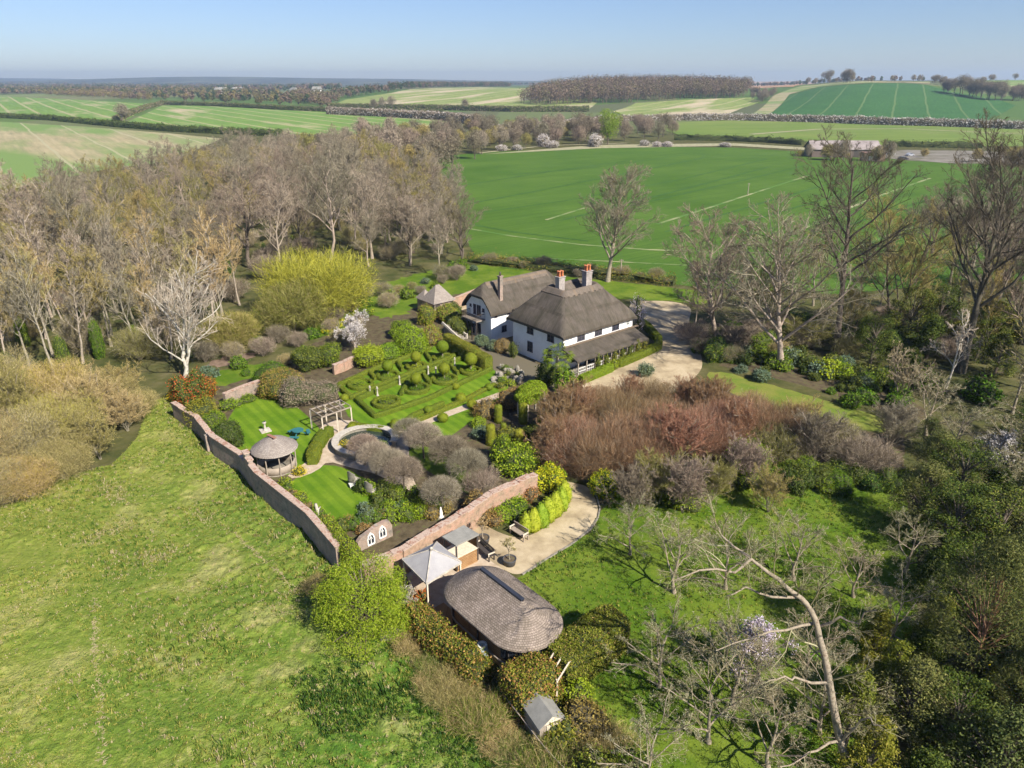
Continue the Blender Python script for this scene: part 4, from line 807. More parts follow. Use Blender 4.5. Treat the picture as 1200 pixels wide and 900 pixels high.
# dark evergreens filling the right and lower right
RG = [((1092, 568), .7, 0), ((1120, 590), .85, 0), ((1160, 600), .9, 2), ((1075, 620), .8, 2), ((1110, 650), .9, 0), ((1160, 660), .9, 0), ((1200, 640), .9, 0), ((1090, 700), .8, 2), ((1130, 720), .85, 0), ((1185, 720), .9, 0), ((1230, 700), 1, 0), ((1080, 790), .7, 2), ((1060, 860), .7, 0), ((1190, 800), .8, 0), ((1110, 880), .7, 0), ((1160, 940), .8, 0), ((1080, 940), .7, 2), ((1240, 860), .9, 0), ((1210, 560), .9, 0), ((1250, 600), .9, 2), ((1220, 950), .8, 0), ((1085, 530), .5, 0), ((1200, 520), .7, 0)]
ge = np.random.default_rng(55)
RG += [((1235 + 190 * ge.random(), 540 + 380 * ge.random()), ge.uniform(.7, 1.0), int(ge.integers(3))) for _ in range(24)]
for i, (q, s, k) in enumerate(RG):
    EVG[k if i % 3 else 1].put(G(*q), i * 1.9, (s * .95, s * .95, s * .72), 'dark broad evergreen massed in the lower right plantation', 'evergreen', 'dark evergreens of the lower right plantation')
PIN = Proto(lambda: leafy_tree('pine_tree', 601, lf_pine, 11, 3.4, bark=mplain('pine_bark', (.26, .14, .08)), r=.11, nclump=120, nleaf=150, lsize=.22, shape='round', low=.3, aspect=.2))
PIN.put(G(1130, 815), 0, .95, 'grey-green pine with orange-red trunk showing, low at the right', 'pine')
PIN.put(G(1185, 870), 2.0, .6, 'smaller grey-green pine in the lower right corner', 'pine')
LAU = Proto(lambda: shrub('variegated_shrub', 605, lf_yellow, 1.15, 2.6, lsize=.2, dens=42, jit=.2, lump=.3, parts=5, leaf2=lf_lime, frac2=.4))
LAU.put(G(1165, 845), 0, 1.1, 'yellow variegated shrub glowing at the lower right corner', 'shrub')
for i, (q, s, c) in enumerate((((1035, 830), .7, 0), ((1020, 780), .6, 1), ((1090, 760), .6, 1), ((990, 870), .7, 1), ((1010, 930), .7, 1))):
    Proto(lambda c=c, i=i: leafy_tree('evergreen_tree', 610 + i, lf_yew, 7, 2.3, nclump=70, nleaf=120, lsize=.18, shape='cone', low=.05)).put(G(*q), i, s, 'golden-olive conifer between the leaning old tree and the dark evergreens', 'conifer', 'golden-olive conifers by the leaning old tree')
for i in range(14):
    q = (905 + 170 * gw.random(), 560 + 22 * gw.random()); DSH[int(gw.integers(3))].put(G(*q), i, (gw.uniform(.5, .85), gw.uniform(.5, .85), gw.uniform(.4, .8)), 'dark evergreen bush along the top of the shaded orchard lawn', 'bush', 'dark bushes at the top of the orchard lawn')
for i, (q, s) in enumerate((((1085, 510), 1.0), ((1120, 540), .9), ((1190, 600), 1.0), ((1200, 500), .9), ((1230, 640), 1.0), ((1060, 670), .7), ((1180, 560), .9))):
    APP[i % 3].put(G(*q), i * 1.2, s, 'pale spidery leafless tree over the evergreens at the right', 'tree', 'pale spidery trees over the right-hand evergreens')
# blossom
def blossom(seed, leaf, h, sp, n, ls=.13): return Proto(lambda: bare_tree('blossom_tree', seed, m_bark, tw_grey, leaf=leaf, nleaf=n, lsize=ls, h=h, spread=sp, r=.12, limbs=10, first=.15, ang=.85, up=.25, sub=(6, 5, 3), trunks=2, minr=.02, twig=.02))
blossom(620, lf_white, 4.0, 2.1, 5000).put(G(1152, 553), 0, 1, 'small white blossom tree among the dark right-hand evergreens', 'blossom tree')
blossom(621, lf_pink, 4.4, 1.9, 3600, .11).put(G(893, 800), 0, 1, 'lilac-white blossom tree behind the leaning old tree', 'blossom tree')
blossom(622, lf_white, 4.2, 2.6, 6500).put(G(415, 412), 0, 1, 'white blossoming tree beside the lime-green bushes behind the knot garden', 'blossom tree')
# orchard
OR = [((790, 695), .95, 'bare orchard tree casting its shadow on the lawn right of the curving drive'), ((738, 650), .72, 'small bare tree at the outer bend of the curving drive'), ((850, 690), .9, 'lichened orchard tree above the forked dead branch'), ((930, 680), .85, 'lichened orchard tree left of the long shaded lawn'),
      ((772, 805), .85, 'silvery lichened orchard tree right of the small shed lawn'), ((830, 870), .9, 'silvery lichened orchard tree low in the centre right'), ((900, 900), .8, 'lichened tree beside the foot of the leaning old tree'), ((760, 920), .8, 'lichened tree cut by the lower edge right of the shed'), ((945, 790), .75, 'lichened tree just left of the leaning trunk'), ((1000, 700), .7, 'spidery grey tree on the edge of the long shaded lawn'), ((850, 780), .6, 'low lichened tree left of the lilac-white blossom')]
for i, (q, s, lb) in enumerate(OR): APP[i % 3].put(G(*q), i * 2.1 + .4, s * .92, lb, 'tree')
for i, (q, s) in enumerate((((770, 590), 1.0), ((800, 600), 1.1), ((830, 590), .9), ((740, 600), .9), ((900, 600), .8), ((870, 570), 1.0))):
    SCR2[i % 2].put(G(*q), i * 1.3, s, 'thin grey bush between the rustic fence and the orchard', 'bush', 'thin bushes below the rustic fence')
Proto(lambda: shrub('shrub', 630, lf_lime, 2.0, 1.6, lsize=.13, dens=70, jit=.25, lump=.3, parts=5, leaf2=lf_yew, frac2=.35)).put(G(800, 588), 0, 1, 'yellow-green mound of stems in front of the rustic fence', 'shrub')
Proto(lambda: shrub('shrub', 631, lf_bright, 1.9, 2.4, lsize=.18, dens=45, jit=.3, lump=.35, parts=6, leaf2=lf_dark, frac2=.12)).put(G(873, 562), 0, 1, 'lime-yellow layered shrub at the foot of the copper thicket', 'shrub')
Proto(lambda: shrub('shrub', 632, lf_dark, 1.7, 2.6, lsize=.18, dens=50, jit=.2, lump=.3, parts=4)).put(G(905, 538), 0, 1, 'dark green shrub right behind the lime-yellow layered shrub', 'shrub')
# the leaning old tree in the foreground
def old_tree():
    root = bpy.data.objects.new('old_tree', None); COL.objects.link(root); root.location = G(1004, 925); base = np.array(root.location)
    g = np.random.default_rng(77)
    pix = [(1004, 925), (985, 870), (972, 800), (962, 750), (952, 712), (915, 683), (880, 655), (848, 632), (838, 612)]
    Ys = np.linspace(base[1], base[1] + 3.6, len(pix)); tp = np.array([P3(px, py, Y) for (px, py), Y in zip(pix, Ys)]) - base
    tr = np.array([.24, .20, .17, .15, .13, .10, .07, .045, .025])
    for _ in range(2):
        q = [tp[0]]; w_ = [tr[0]]
        for a, b, c_, d_ in zip(tp[:-1], tp[1:], tr[:-1], tr[1:]): q += [a * .75 + b * .25, a * .25 + b * .75]; w_ += [c_ * .75 + d_ * .25, c_ * .25 + d_ * .75]
        tp = np.array(q + [tp[-1]]); tr = np.array(w_ + [tr[-1]])
    tp = tp + np.r_[np.zeros((1, 3)), g.normal(0, .02, (len(tp) - 1, 3))]; L1 = [tp]; 
    limbs = [([(972, 800), (935, 795), (918, 792), (900, 800)], 2), ([(957, 730), (925, 735), (880, 745), (840, 765)], 4), ([(957, 735), (985, 722), (1005, 730), (1025, 712)], 4), ([(985, 868), (960, 880), (935, 888), (915, 900)], 1), ([(940, 700), (905, 700), (875, 690), (850, 700)], 5), ([(985, 870), (1000, 850), (1020, 840), (1035, 850)], 1), ([(880, 655), (860, 670), (820, 668), (790, 680)], 6)]
    LP = []
    for q, yi in limbs:
        a = [np.array(P3(px, py, Ys[yi] - .5 * j * (1 if j else 0))) - base for j, (px, py) in enumerate(q)]
        t = np.linspace(0, 1, 7); a = np.array(a); f = t * 3; i = np.minimum(f.astype(int), 2); LP.append(a[i] + (a[i + 1] - a[i]) * (f - i)[:, None] + np.r_[[np.zeros(3)], g.normal(0, .08, (6, 3))])
    LP = np.array(LP); LR = np.tile(np.linspace(.08, .022, 7), (len(LP), 1))
    MB().paths(tp, tr, 10).paths(LP, LR, 6).build('trunk', m_barkl, root)
    c = MB(); A, AR = kids_of(tp[None], tr[None], 13, 1, .9, .15, 5, .25, g, base=2.6, rr=.3); allp = np.concatenate([LP[:, [0, 1, 3, 4, 5, 6]], A]); allr = np.concatenate([LR[:, :6], AR])
    B2, R2 = kids_of(allp, allr, 8, .42, .8, .15, 4, .2, g, wob=.2); B3, R3 = kids_of(B2, R2, 6, .55, .8, .15, 3, .1, g, wob=.25); B4, R4 = kids_of(B3, R3, 4, .55, .8, .1, 2, .1, g)
    c.paths(A, np.maximum(AR, .025), 5).paths(B2, np.maximum(R2 * .8, .014), 4).paths(B3, np.maximum(R3 * .7, .008), 3).ribbons(B4, .012, 0, g); c.build('crown', tw_lichen, root)
    tag(root, 'large old tree leaning left with pale peeling trunk across the lower right', 'tree'); return root
old_tree()

# ------------------------------------------------------------------ middle distance
def mids(px, spacing, maxn, label, cat, group, kinds, smin, smax, g=np.random.default_rng(21), zs=1):
    for p in scatter(px, spacing, g, maxn):
        s = g.uniform(smin, smax); MID[int(g.choice(kinds))].put(p, g.uniform(0, 6.28), (s, s, s * zs), label, cat, group)
for i, p in enumerate(scatter([(205, 425), (260, 398), (330, 395), (350, 405), (430, 350), (540, 312), (560, 318), (440, 372), (400, 400), (380, 430), (300, 440), (250, 448)], 2.6, gw, 46)):
    k = gw.integers(5)
    if k < 3: SCR[k].put(p, i, gw.uniform(.4, .85), 'low leafless scrub bush on the rough ground between the wood and the garden', 'bush', 'scrub between the wood and the garden')
    else: BK[int(gw.choice([0, 0, 3]))].put(p, i, gw.uniform(.5, 1.1), 'low green bush on the rough ground between the wood and the garden', 'bush', 'green scrub between the wood and the garden')
pts = scatter([(1040, 300), (1200, 250), (1330, 260), (1330, 480), (1230, 500), (1195, 420), (1140, 380), (1080, 350)], 7.5, gw, 20)
for i, p in enumerate(pts): (OAK if i % 3 else ASH)[i % 3].put(p, i * 2, gw.uniform(.65, .9), 'brown bare tree in the dense grove filling the right edge', 'tree', 'dense grove at the right edge')
for i, p in enumerate(scatter([(425, 335), (548, 322), (556, 290), (535, 245), (500, 226), (450, 235), (430, 290)], 5.6, gw, 26)):
    (OAK if i % 2 else ASH)[i % 3].put(p, i * 2.3, (.62, .62, gw.uniform(.5, .72)), 'low-branched brown tree closing the east edge of the left wood beside the wheat', 'tree', 'low trees along the east edge of the left wood')
for i, p in enumerate(scatter([(790, 372), (840, 358), (1000, 352), (1160, 380), (1200, 440), (1090, 425), (950, 402), (850, 398)], 7.5, gw, 16)):
    (ALD if i % 2 else SLIM)[i % 3].put(p, i * 2.3, gw.uniform(.5, .8), ('thinner bushy bare tree' if i % 2 else 'slender pale-stemmed bare tree') + ' among the tall trees right of the drive', 'tree', 'thin bare trees right of the drive' if i % 2 else 'slender bare trees right of the drive')
for i in range(26):
    q = (830 + 330 * gw.random(), 375 + 50 * gw.random()); (SCR[i % 3] if i % 2 else DSH[i % 3]).put(G(*q), i, gw.uniform(.6, 1.0), *(('leafless undergrowth bush in the shade right of the drive', 'bush', 'leafless undergrowth right of the drive') if i % 2 else ('dark leafy undergrowth bush in the shade right of the drive', 'bush', 'dark leafy undergrowth right of the drive')))
mids([(505, 224), (528, 200), (575, 180), (640, 170), (700, 166), (690, 158), (560, 158), (430, 165), (380, 180), (300, 185), (250, 190), (200, 212), (300, 212), (440, 216)], 9, 95, 'brown bare tree in the belt between the left wood and the wheat field', 'tree', 'trees of the belt behind the left wood', [0, 1, 2, 3, 5, 6], .75, 1.15)
mids([(560, 162), (640, 155), (760, 153), (800, 158), (700, 170), (600, 174)], 13, 30, 'mid-brown tree in the strip beyond the wheat field', 'tree', 'trees in the strip beyond the wheat field', [1, 5, 3], .7, 1.1)
single(Proto(lambda: far_tree('lime_tree', 640, lf_bright, 19, 7.5, n=5200, lsize=.7)), (712, 170), 1.0, 'bright yellow-green leafy tree beyond the far edge of the wheat field', rz=0)
for i, (q, s) in enumerate((((770, 166), .8), ((655, 160), .55), ((676, 160), .6))):
    Proto(lambda i=i: far_tree('leafy_tree', 645 + i, [tw_grey, lf_bright, lf_bright][i], 15, 6.5, n=3000, lsize=.6)).put(G(*q), 0, s, ['round fuzzy brown tree right of the bright yellow-green tree', 'small green-topped tree left of the bright yellow-green tree', 'green-topped tree closest on the left of the bright yellow-green tree'][i], 'tree')
BT = Proto(lambda: shrub('blackthorn', 650, lf_white, 3.2, 4.4, lsize=.45, dens=12, jit=.5, lump=.3, parts=5, leaf2=tw_mauve, frac2=.25))
for i, (q, s, zs) in enumerate((((588, 177), .8, .7), ((606, 176), .7, .7), ((637, 172), .9, 1.3), ((648, 173), .8, .8), ((697, 172), 1.0, 1.2), ((755, 171), .7, .8), ((770, 172), .7, .7), ((782, 172), .8, .6), ((850, 172), .8, .5))):
    BT.put(G(*q), i, (s, s, s * zs), 'white flowering blackthorn bush at the far edge of the wheat field', 'blackthorn', 'blackthorns at the far edge of the wheat field')
# hedgerows
def far_hedge(px, wd, h, leaf, label, leaf2=None, f2=0, ls=.8, seed=1, dens=1.6, lump=.5):
    return hedge('hedgerow', [tuple(G(*q)) for q in px], wd, h, leaf, label, lsize=ls, dens=dens, lump=lump, jit=.5, seed=seed, leaf2=leaf2, frac2=f2, seg=3.0)
far_hedge([(800, 141), (870, 141.5), (930, 143), (1000, 145), (1060, 147), (1120, 149), (1200, 152)], 5, 5, tw_mauve, 'white-flowering hedgerow along the foot of the dark green hill field', lf_white, .5, .9)
far_hedge([(560, 158), (640, 150), (720, 142), (800, 141)], 5, 4, tw_mauve, 'brown and white hedgerow left of the dark green hill field', lf_white, .3, .9, 2)
far_hedge([(790, 164), (850, 165), (900, 167), (940, 170)], 3, 2.4, lf_dark, 'dark clipped hedgerow left of the barn', None, 0, .6, 3)
far_hedge([(1035, 171), (1080, 172.5), (1150, 174)], 3, 2.4, lf_dark, 'dark clipped hedgerow right of the barn', None, 0, .6, 4)
far_hedge([(-20, 137), (60, 141), (140, 149), (200, 154), (260, 157), (330, 160)], 4, 3.4, lf_dark, 'long dark hedgerow between the chalky field and the striped left field', None, 0, .8, 5)
far_hedge([(136, 143), (150, 136), (170, 128), (190, 122.5)], 5, 3.5, lf_dark, 'short diagonal hedgerow across the striped left field', tw_mauve, .4, .9, 6)
far_hedge([(190, 122.5), (260, 125), (330, 129), (400, 132), (520, 134)], 5, 4, lf_dark, 'dark hedgerow along the top of the right-hand striped field', tw_mauve, .3, 1.0, 7)
far_hedge([(385, 127), (450, 128), (520, 129), (600, 131), (690, 131)], 6, 5, lf_dark, 'dark hedgerow below the pale hill field', tw_mauve, .4, 1.1, 8)
far_hedge([(385, 134), (450, 137), (520, 141), (560, 146)], 7, 6, tw_mauve, 'brown hedgerow with white blossom below the dark hedgerow in the middle distance', lf_white, .2, 1.0, 9)
far_hedge([(548, 305), (600, 312), (660, 318), (720, 326), (790, 334)], 2.6, .9, lf_yew, 'rough grassy bank between the wheat field and the house garden', lf_tawny, .4, .22, 11, dens=16, lump=.3)
for i in range(20):
    t = i / 19; q = (552 + 235 * t + gw.normal(0, 3), 306 + 27 * t + gw.normal(0, 2.5)); (SCR[i % 3] if i % 3 else BK[0]).put(G(*q), i, gw.uniform(.35, .75), *(('small leafless bush on the grassy bank behind the house', 'bush', 'small leafless bushes on the bank behind the house') if i % 3 else ('small green bush on the grassy bank behind the house', 'shrub', 'small green bushes on the bank behind the house')))
gm = np.random.default_rng(31)
def line_trees(px, n, label, group, kinds, smin, smax, jit=2):
    for i in range(n):
        t = gm.random() * (len(px) - 1); k = int(t); q = (px[k][0] + (px[k + 1][0] - px[k][0]) * (t - k) + gm.normal(0, jit), px[k][1] + (px[k + 1][1] - px[k][1]) * (t - k))
        p = G(*q)
        s = gm.uniform(smin, smax); MID[int(gm.choice(kinds))].put(p, gm.uniform(0, 6.28), s, label, 'tree', group)
line_trees([(945, 99.5), (1000, 96.5), (1090, 96.5), (1110, 100)], 26, 'tree on the skyline above the dark green hill field', 'skyline trees above the dark green hill field', [0, 3, 4, 7], .5, .95)
line_trees([(960, 98.5), (1000, 97)], 7, 'larger tree in the clump at the left end of the dark hill crest', 'clump at the left end of the hill crest', [3, 7], 1.2, 1.6)
line_trees([(1105, 108), (1130, 112), (1165, 118), (1200, 118)], 26, 'brown tree in the copse right of the dark green hill field', 'copse right of the dark green hill field', [3, 7, 1], 1.0, 1.7, 4)
line_trees([(1150, 97), (1200, 95.5), (1230, 95)], 12, 'small tree on the skyline at the right edge', 'skyline trees at the right edge', [4, 7], .7, 1.0)
line_trees([(888, 120), (900, 116), (925, 108)], 12, 'brown tree in the hedge climbing left of the dark green hill field', 'trees climbing left of the dark green hill field', [3, 1, 7], .7, 1.2, 5)
line_trees([(800, 112), (850, 113), (890, 113)], 22, 'dark tree in the belt between the hill wood and the climbing hedge', 'tree belt right of the hill wood', [3, 0, 7], .7, 1.1, 6)
line_trees([(820, 97), (900, 96), (960, 97)], 9, 'lone tree on the skyline over the brown ploughed field', 'skyline trees over the brown field', [4, 5], .5, .8, 8)
line_trees([(385, 130), (560, 128)], 4, 'single tree standing in the hedges below the pale hill field', 'single trees below the pale hill field', [0, 5], .9, 1.3, 8)
line_trees([(140, 146), (150, 142)], 2, 'pale lone tree on the corner of the left hedgerows', 'lone trees at the left hedgerow corner', [0], .9, 1.3, 3)
line_trees([(938, 187), (975, 188), (1040, 190)], 10, 'bare brown tree partly hiding the barn', 'trees in front of the barn', [0, 2], .5, .75, 3)
line_trees([(1130, 190), (1180, 192), (1230, 196)], 10, 'bushy brown tree beside the farm yard at the right', 'bushy trees beside the farm yard', [2, 6, 1], .45, .8, 10)
line_trees([(940, 183), (950, 184), (1010, 186), (1120, 184)], 6, 'bush close to the barn walls', 'bushes by the barn', [2, 6, 0], .25, .5, 4)
# distant woods: one mass each
def wood(name, px, hmin, hmax, dens, leaf, label, g, ls=2.4):
    poly = wpoly(px); a = np.array(poly); lo, hi = a.min(0), a.max(0); ar = 0
    n0 = int((hi - lo).prod() * dens); C = np.stack([g.uniform(lo[0], hi[0], n0), g.uniform(lo[1], hi[1], n0)], 1); C = C[inpoly(C, poly)][:5200]
    n = len(C); m = MB(); z = T(C[:, 0], C[:, 1]); hh = g.uniform(hmin, hmax, n); rr = hh * g.uniform(.3, .42, n)
    per = 54; k = np.repeat(np.arange(n), per); d = g.normal(size=(n * per, 3)); d /= np.linalg.norm(d, axis=1, keepdims=True)
    P = np.c_[C, z + hh * .58][k] + d * np.stack([rr, rr, hh * .42], 1)[k] * (g.random((n * per, 1)) ** .4)
    sizes = ls * g.uniform(.5, 1.2, len(P)); mi = (np.repeat(g.random(n), per) * len(leaf)).astype(int)
    for q in range(len(leaf)): m.leaves(P[mi == q], d[mi == q] + g.normal(0, .5, (int((mi == q).sum()), 3)), sizes[mi == q], .5, q, g)
    st = C[::3]; zz = z[::3]; m.paths(np.stack([np.c_[st, zz], np.c_[st, zz + hh[::3] * .7]], 1), np.tile([.3, .12], (len(st), 1)), 4, 0)
    o = m.build(name, leaf); o['kind'] = 'stuff'; o['label'] = label; return o
g9 = np.random.default_rng(9)
tw_far = mleaf('far_brown_twigs', [(0, (.09, .065, .045)), (.5, (.15, .105, .075)), (1, (.22, .16, .11))], 0, 0, .9)
tw_far2 = mleaf('far_olive_twigs', [(0, (.07, .07, .03)), (1, (.17, .15, .06))], 0, 0, .9)
tw_far3 = mleaf('far_dark_green', [(0, (.02, .04, .015)), (1, (.06, .09, .03))], 0, 0, .9)
tw_far4 = mleaf('far_gold_twigs', [(0, (.13, .11, .04)), (1, (.22, .17, .065))], 0, 0, .9)
wood('hill_wood', [(608, 122), (640, 110), (700, 104), (800, 104), (880, 106), (870, 116), (800, 116), (735, 121), (680, 122), (640, 124)], 18, 25, .03, [tw_far, tw_far, tw_far, tw_far2], 'big brown wood on the hill beyond the fields', g9, 2.1)
wood('far_wood', [(385, 112), (450, 106), (520, 101), (590, 100.5), (600, 102), (520, 102.5), (460, 108), (400, 116)], 10, 16, .006, [tw_far, tw_far3], 'dark wooded ridge behind the pale hill field', g9, 3)
wood('far_wood', [(-80, 111), (60, 110.5), (130, 113), (250, 121), (380, 126), (380, 117), (280, 108), (120, 104.5), (-80, 104)], 9, 14, .0022, [tw_far, tw_far2, tw_far4, tw_far3], 'hazy tree belts behind the left fields', g9, 4)
wood('far_wood', [(-150, 104), (400, 106), (400, 99), (-150, 98.5)], 9, 16, .00045, [tw_far, tw_far3, tw_far2], 'far blue-grey woodland on the left horizon', g9, 6)
wood('far_wood', [(600, 99.5), (820, 98.2), (1240, 96), (1240, 95), (600, 98)], 8, 12, .0004, [tw_far, tw_far3], 'far woodland below the horizon at the centre and right', g9, 5)
wood('gold_belt', [(50, 111.5), (120, 115), (180, 119), (178, 116.5), (100, 110)], 8, 11, .009, [tw_far4, tw_far4, tw_far], 'golden-brown tree belt at the top of the left field', g9, 2.5)
wood('copse', [(330, 118), (385, 128), (400, 118), (350, 111)], 10, 15, .006, [tw_far, tw_far2], 'soft brown copse at the right end of the left fields', g9, 3)
# ================================================================== GARDEN GROUND
sheet('garden_ground', [(205, 470), (255, 450), (300, 440), (380, 395), (440, 350), (520, 330), (600, 320), (700, 345), (640, 470), (625, 555), (545, 600), (440, 660), (400, 664), (300, 562)], m_leaflitter, .004)
sheet('side_grass', [(420, 345), (470, 325), (545, 308), (640, 318), (600, 330), (535, 345), (500, 352), (470, 372), (430, 372)], m_lawn2, .008, smooth=1, rough=.8)
sheet('back_verge', [(560, 318), (640, 322), (720, 330), (800, 338), (835, 345), (835, 358), (790, 353), (735, 351), (700, 348), (640, 340)], m_lawn2, .016, smooth=1, rough=.3)
sheet('upper_lawn', [(283, 466), (318, 462), (340, 470), (370, 496), (380, 512), (372, 528), (360, 545), (330, 560), (300, 552), (272, 525), (262, 500)], m_lawn, .010, smooth=1)
sheet('lower_lawn', [(330, 575), (350, 558), (372, 545), (400, 546), (430, 562), (460, 582), (475, 598), (440, 605), (385, 612), (365, 605)], m_lawn, .010, smooth=1)
sheet('knot_garden_lawn', [(392, 452), (455, 425), (520, 402), (560, 420), (602, 440), (592, 462), (560, 488), (530, 510), (495, 512), (440, 505), (408, 488)], m_lawn, .010)
sheet('walled_lawn', [(470, 522), (500, 520), (560, 560), (588, 580), (572, 590), (540, 575), (490, 545)], m_lawn2, .010, smooth=1)
sheet('pool_terrace', [(384, 540), (372, 552), (345, 562), (335, 556), (362, 540), (378, 522), (372, 505), (385, 493), (410, 492), (430, 498), (470, 500), (480, 515), (478, 560), (520, 600), (500, 604), (470, 575), (445, 556), (410, 548)], m_path, .012, smooth=1)
sheet('long_path', [(470, 512), (497, 492), (540, 476), (584, 460), (590, 464), (545, 481), (502, 497), (482, 516)], m_path, .014)
sheet('terrace', [(560, 405), (600, 412), (660, 442), (650, 460), (610, 452), (585, 438), (545, 410), (530, 395), (548, 388)], m_pave, .012)
sheet('drive', [(672, 462), (680, 452), (716, 436), (770, 410), (765, 395), (748, 372), (735, 360), (745, 352), (790, 353), (812, 360), (806, 378), (815, 400), (825, 425), (818, 440), (800, 452), (770, 470), (700, 480), (665, 475)], m_gravel, .012, smooth=2)
sheet('back_yard', [(526, 352), (566, 338), (600, 330), (640, 340), (560, 360), (528, 366)], m_gravel, .012)
sheet('lower_drive', [(655, 562), (672, 566), (690, 570), (700, 588), (701, 606), (690, 622), (665, 640), (625, 665), (607, 675), (590, 668), (565, 650), (548, 625), (560, 610), (585, 625), (612, 632), (640, 618), (658, 596), (664, 578)], m_gravel, .012, smooth=2)
sheet('canopy_terrace', [(470, 670), (512, 640), (560, 620), (590, 668), (560, 690), (530, 720), (500, 710)], m_path, .009, rough=.2)
sheet('long_border', [(835, 428), (870, 420), (920, 428), (1000, 452), (1080, 470), (1090, 500), (1000, 470), (920, 445), (860, 432)], m_leaflitter, .007, smooth=1, rough=.2)
sheet('right_lawn', [(826, 437), (850, 436), (890, 446), (960, 467), (1020, 486), (1065, 498), (1055, 506), (1000, 505), (930, 490), (875, 468), (838, 450)], mnoise('olive_lawn', [(.3, (.12, .17, .02)), (.7, (.20, .22, .04))], 2, stops2=[(.4, (.09, .16, .015)), (.6, (.22, .20, .05))], scale2=.3), .010, smooth=1, rough=.3)
sheet('orchard_grass', [(607, 678), (650, 650), (692, 624), (704, 600), (720, 582), (740, 565), (860, 560), (960, 555), (1060, 580), (1080, 690), (1060, 800), (1030, 1000), (640, 1000), (660, 900), (640, 800), (650, 720)], m_lawn2, .008, rough=.12)
sheet('wood_bank', [(700, 470), (830, 450), (960, 500), (1060, 510), (1060, 560), (900, 560), (740, 565), (640, 560), (640, 500)], m_leaflitter, .006, rough=.2)
sheet('daffodil_bank', [(352, 394), (385, 372), (425, 352), (445, 360), (405, 386), (370, 398)], m_lawn2, .012, smooth=1, rough=.8)
tufts('daffodils', wpoly([(375, 390), (395, 376), (425, 360), (440, 364), (410, 382), (385, 394)]), 2600, .3, [lf_yellow, t1], 'yellow daffodils flowering under the golden willow', np.random.default_rng(26), None, clump=6, width=.06)
sheet('pink_ground', [(236, 428), (270, 415), (300, 412), (300, 420), (260, 432)], mnoise('bare_soil', [(.3, (.12, .085, .06)), (.7, (.25, .175, .13))], 2), .009, smooth=1, rough=.8)
sheet('green_strip', [(215, 452), (240, 440), (290, 426), (330, 425), (320, 440), (262, 450), (235, 462)], m_lawn2, .0115, smooth=1, rough=.6)
tufts('orchard_tufts', wpoly([(607, 678), (650, 650), (692, 624), (704, 600), (720, 582), (860, 565), (1050, 590), (1080, 690), (1060, 800), (1030, 960), (660, 960), (640, 800), (650, 720)]), 22000, .11, [t1, t1, t2], 'short tufty orchard grass', np.random.default_rng(6), None, clump=5)
go = np.random.default_rng(8)

# ================================================================== MATERIALS FOR BUILT THINGS
m_white = mnoise('white_render', [(.3, (.74, .73, .70)), (.7, (.84, .83, .80))], 1.2, world=False, stops2=[(.35, (.60, .60, .56)), (.6, (.82, .81, .78))], scale2=.5, fac2=.4)
m_thatch = mst('thatch', (.128, .108, .094), (.17, .142, .122), 3.1, 2.3, (.12, .10, .085), (.5, .54, .46), .55, streak=(7, .7, 1))
m_ridge = mst('thatch_ridge', (.165, .138, .115), (.195, .162, .138), 3, 2, (.22, .17, .13), (.7, .7, .66), .9, streak=(9, .8, 1))
m_glass, N, L, B = newmat('window_glass'); B.inputs['Base Color'].default_value = (.03, .035, .045, 1); B.inputs['Roughness'].default_value = .08
m_dkframe = mplain('dark_frame', (.07, .06, .085))
m_wframe = mplain('white_frame', (.75, .74, .7))
m_timber = mplain('dark_timber', (.06, .05, .045))
m_oakt = mst('cedar_boards', (.36, .21, .10), (.42, .26, .13), 2.4, .14, (.10, .06, .03), (.7, .65, .6), 1.5)
m_greyw = mplain('weathered_wood', (.30, .25, .2), .8)
m_palew = mplain('pale_pole', (.62, .54, .42), .8)
m_stone = mnoise('grey_stone', [(.3, (.17, .15, .12)), (.7, (.33, .30, .25))], 5, world=False)
m_pale_stone = mnoise('pale_stone', [(.3, (.34, .30, .25)), (.7, (.54, .50, .43))], 4, world=False)
m_brick = mbrick('old_brick', (.34, .15, .09), (.46, .24, .16), (.42, .34, .27), (.16, .12, .08))
m_brickp = mbrick('weathered_brick', (.27, .16, .12), (.38, .25, .20), (.40, .34, .28), (.13, .11, .09))
m_cope = mnoise('wall_coping', [(.3, (.28, .17, .13)), (.5, (.46, .36, .29)), (.62, (.30, .16, .11))], 3, world=False)
m_chim = mbrick('chimney_stone', (.30, .26, .24), (.42, .37, .35), (.42, .38, .34), (.16, .14, .13))
m_pot = mplain('terracotta', (.55, .19, .08))
m_shingle = mst('cedar_shingles', (.25, .20, .165), (.40, .325, .275), .19, .14, (.12, .095, .08), (.55, .56, .52), .7)
m_lead = mplain('lead_ridge', (.035, .04, .055), .35)
m_shrf = mst('slate_shingle', (.27, .235, .21), (.36, .32, .28), .2, .16, (.2, .17, .15), (.75, .72, .7), .8)
m_felt = mnoise('roof_felt', [(.3, (.20, .195, .175)), (.7, (.30, .29, .26))], 1.5, world=False)
m_canopy = mnoise('canopy_cloth', [(.3, (.28, .27, .28)), (.7, (.38, .37, .37))], 1.0, world=False)
m_pool = m_pale_stone

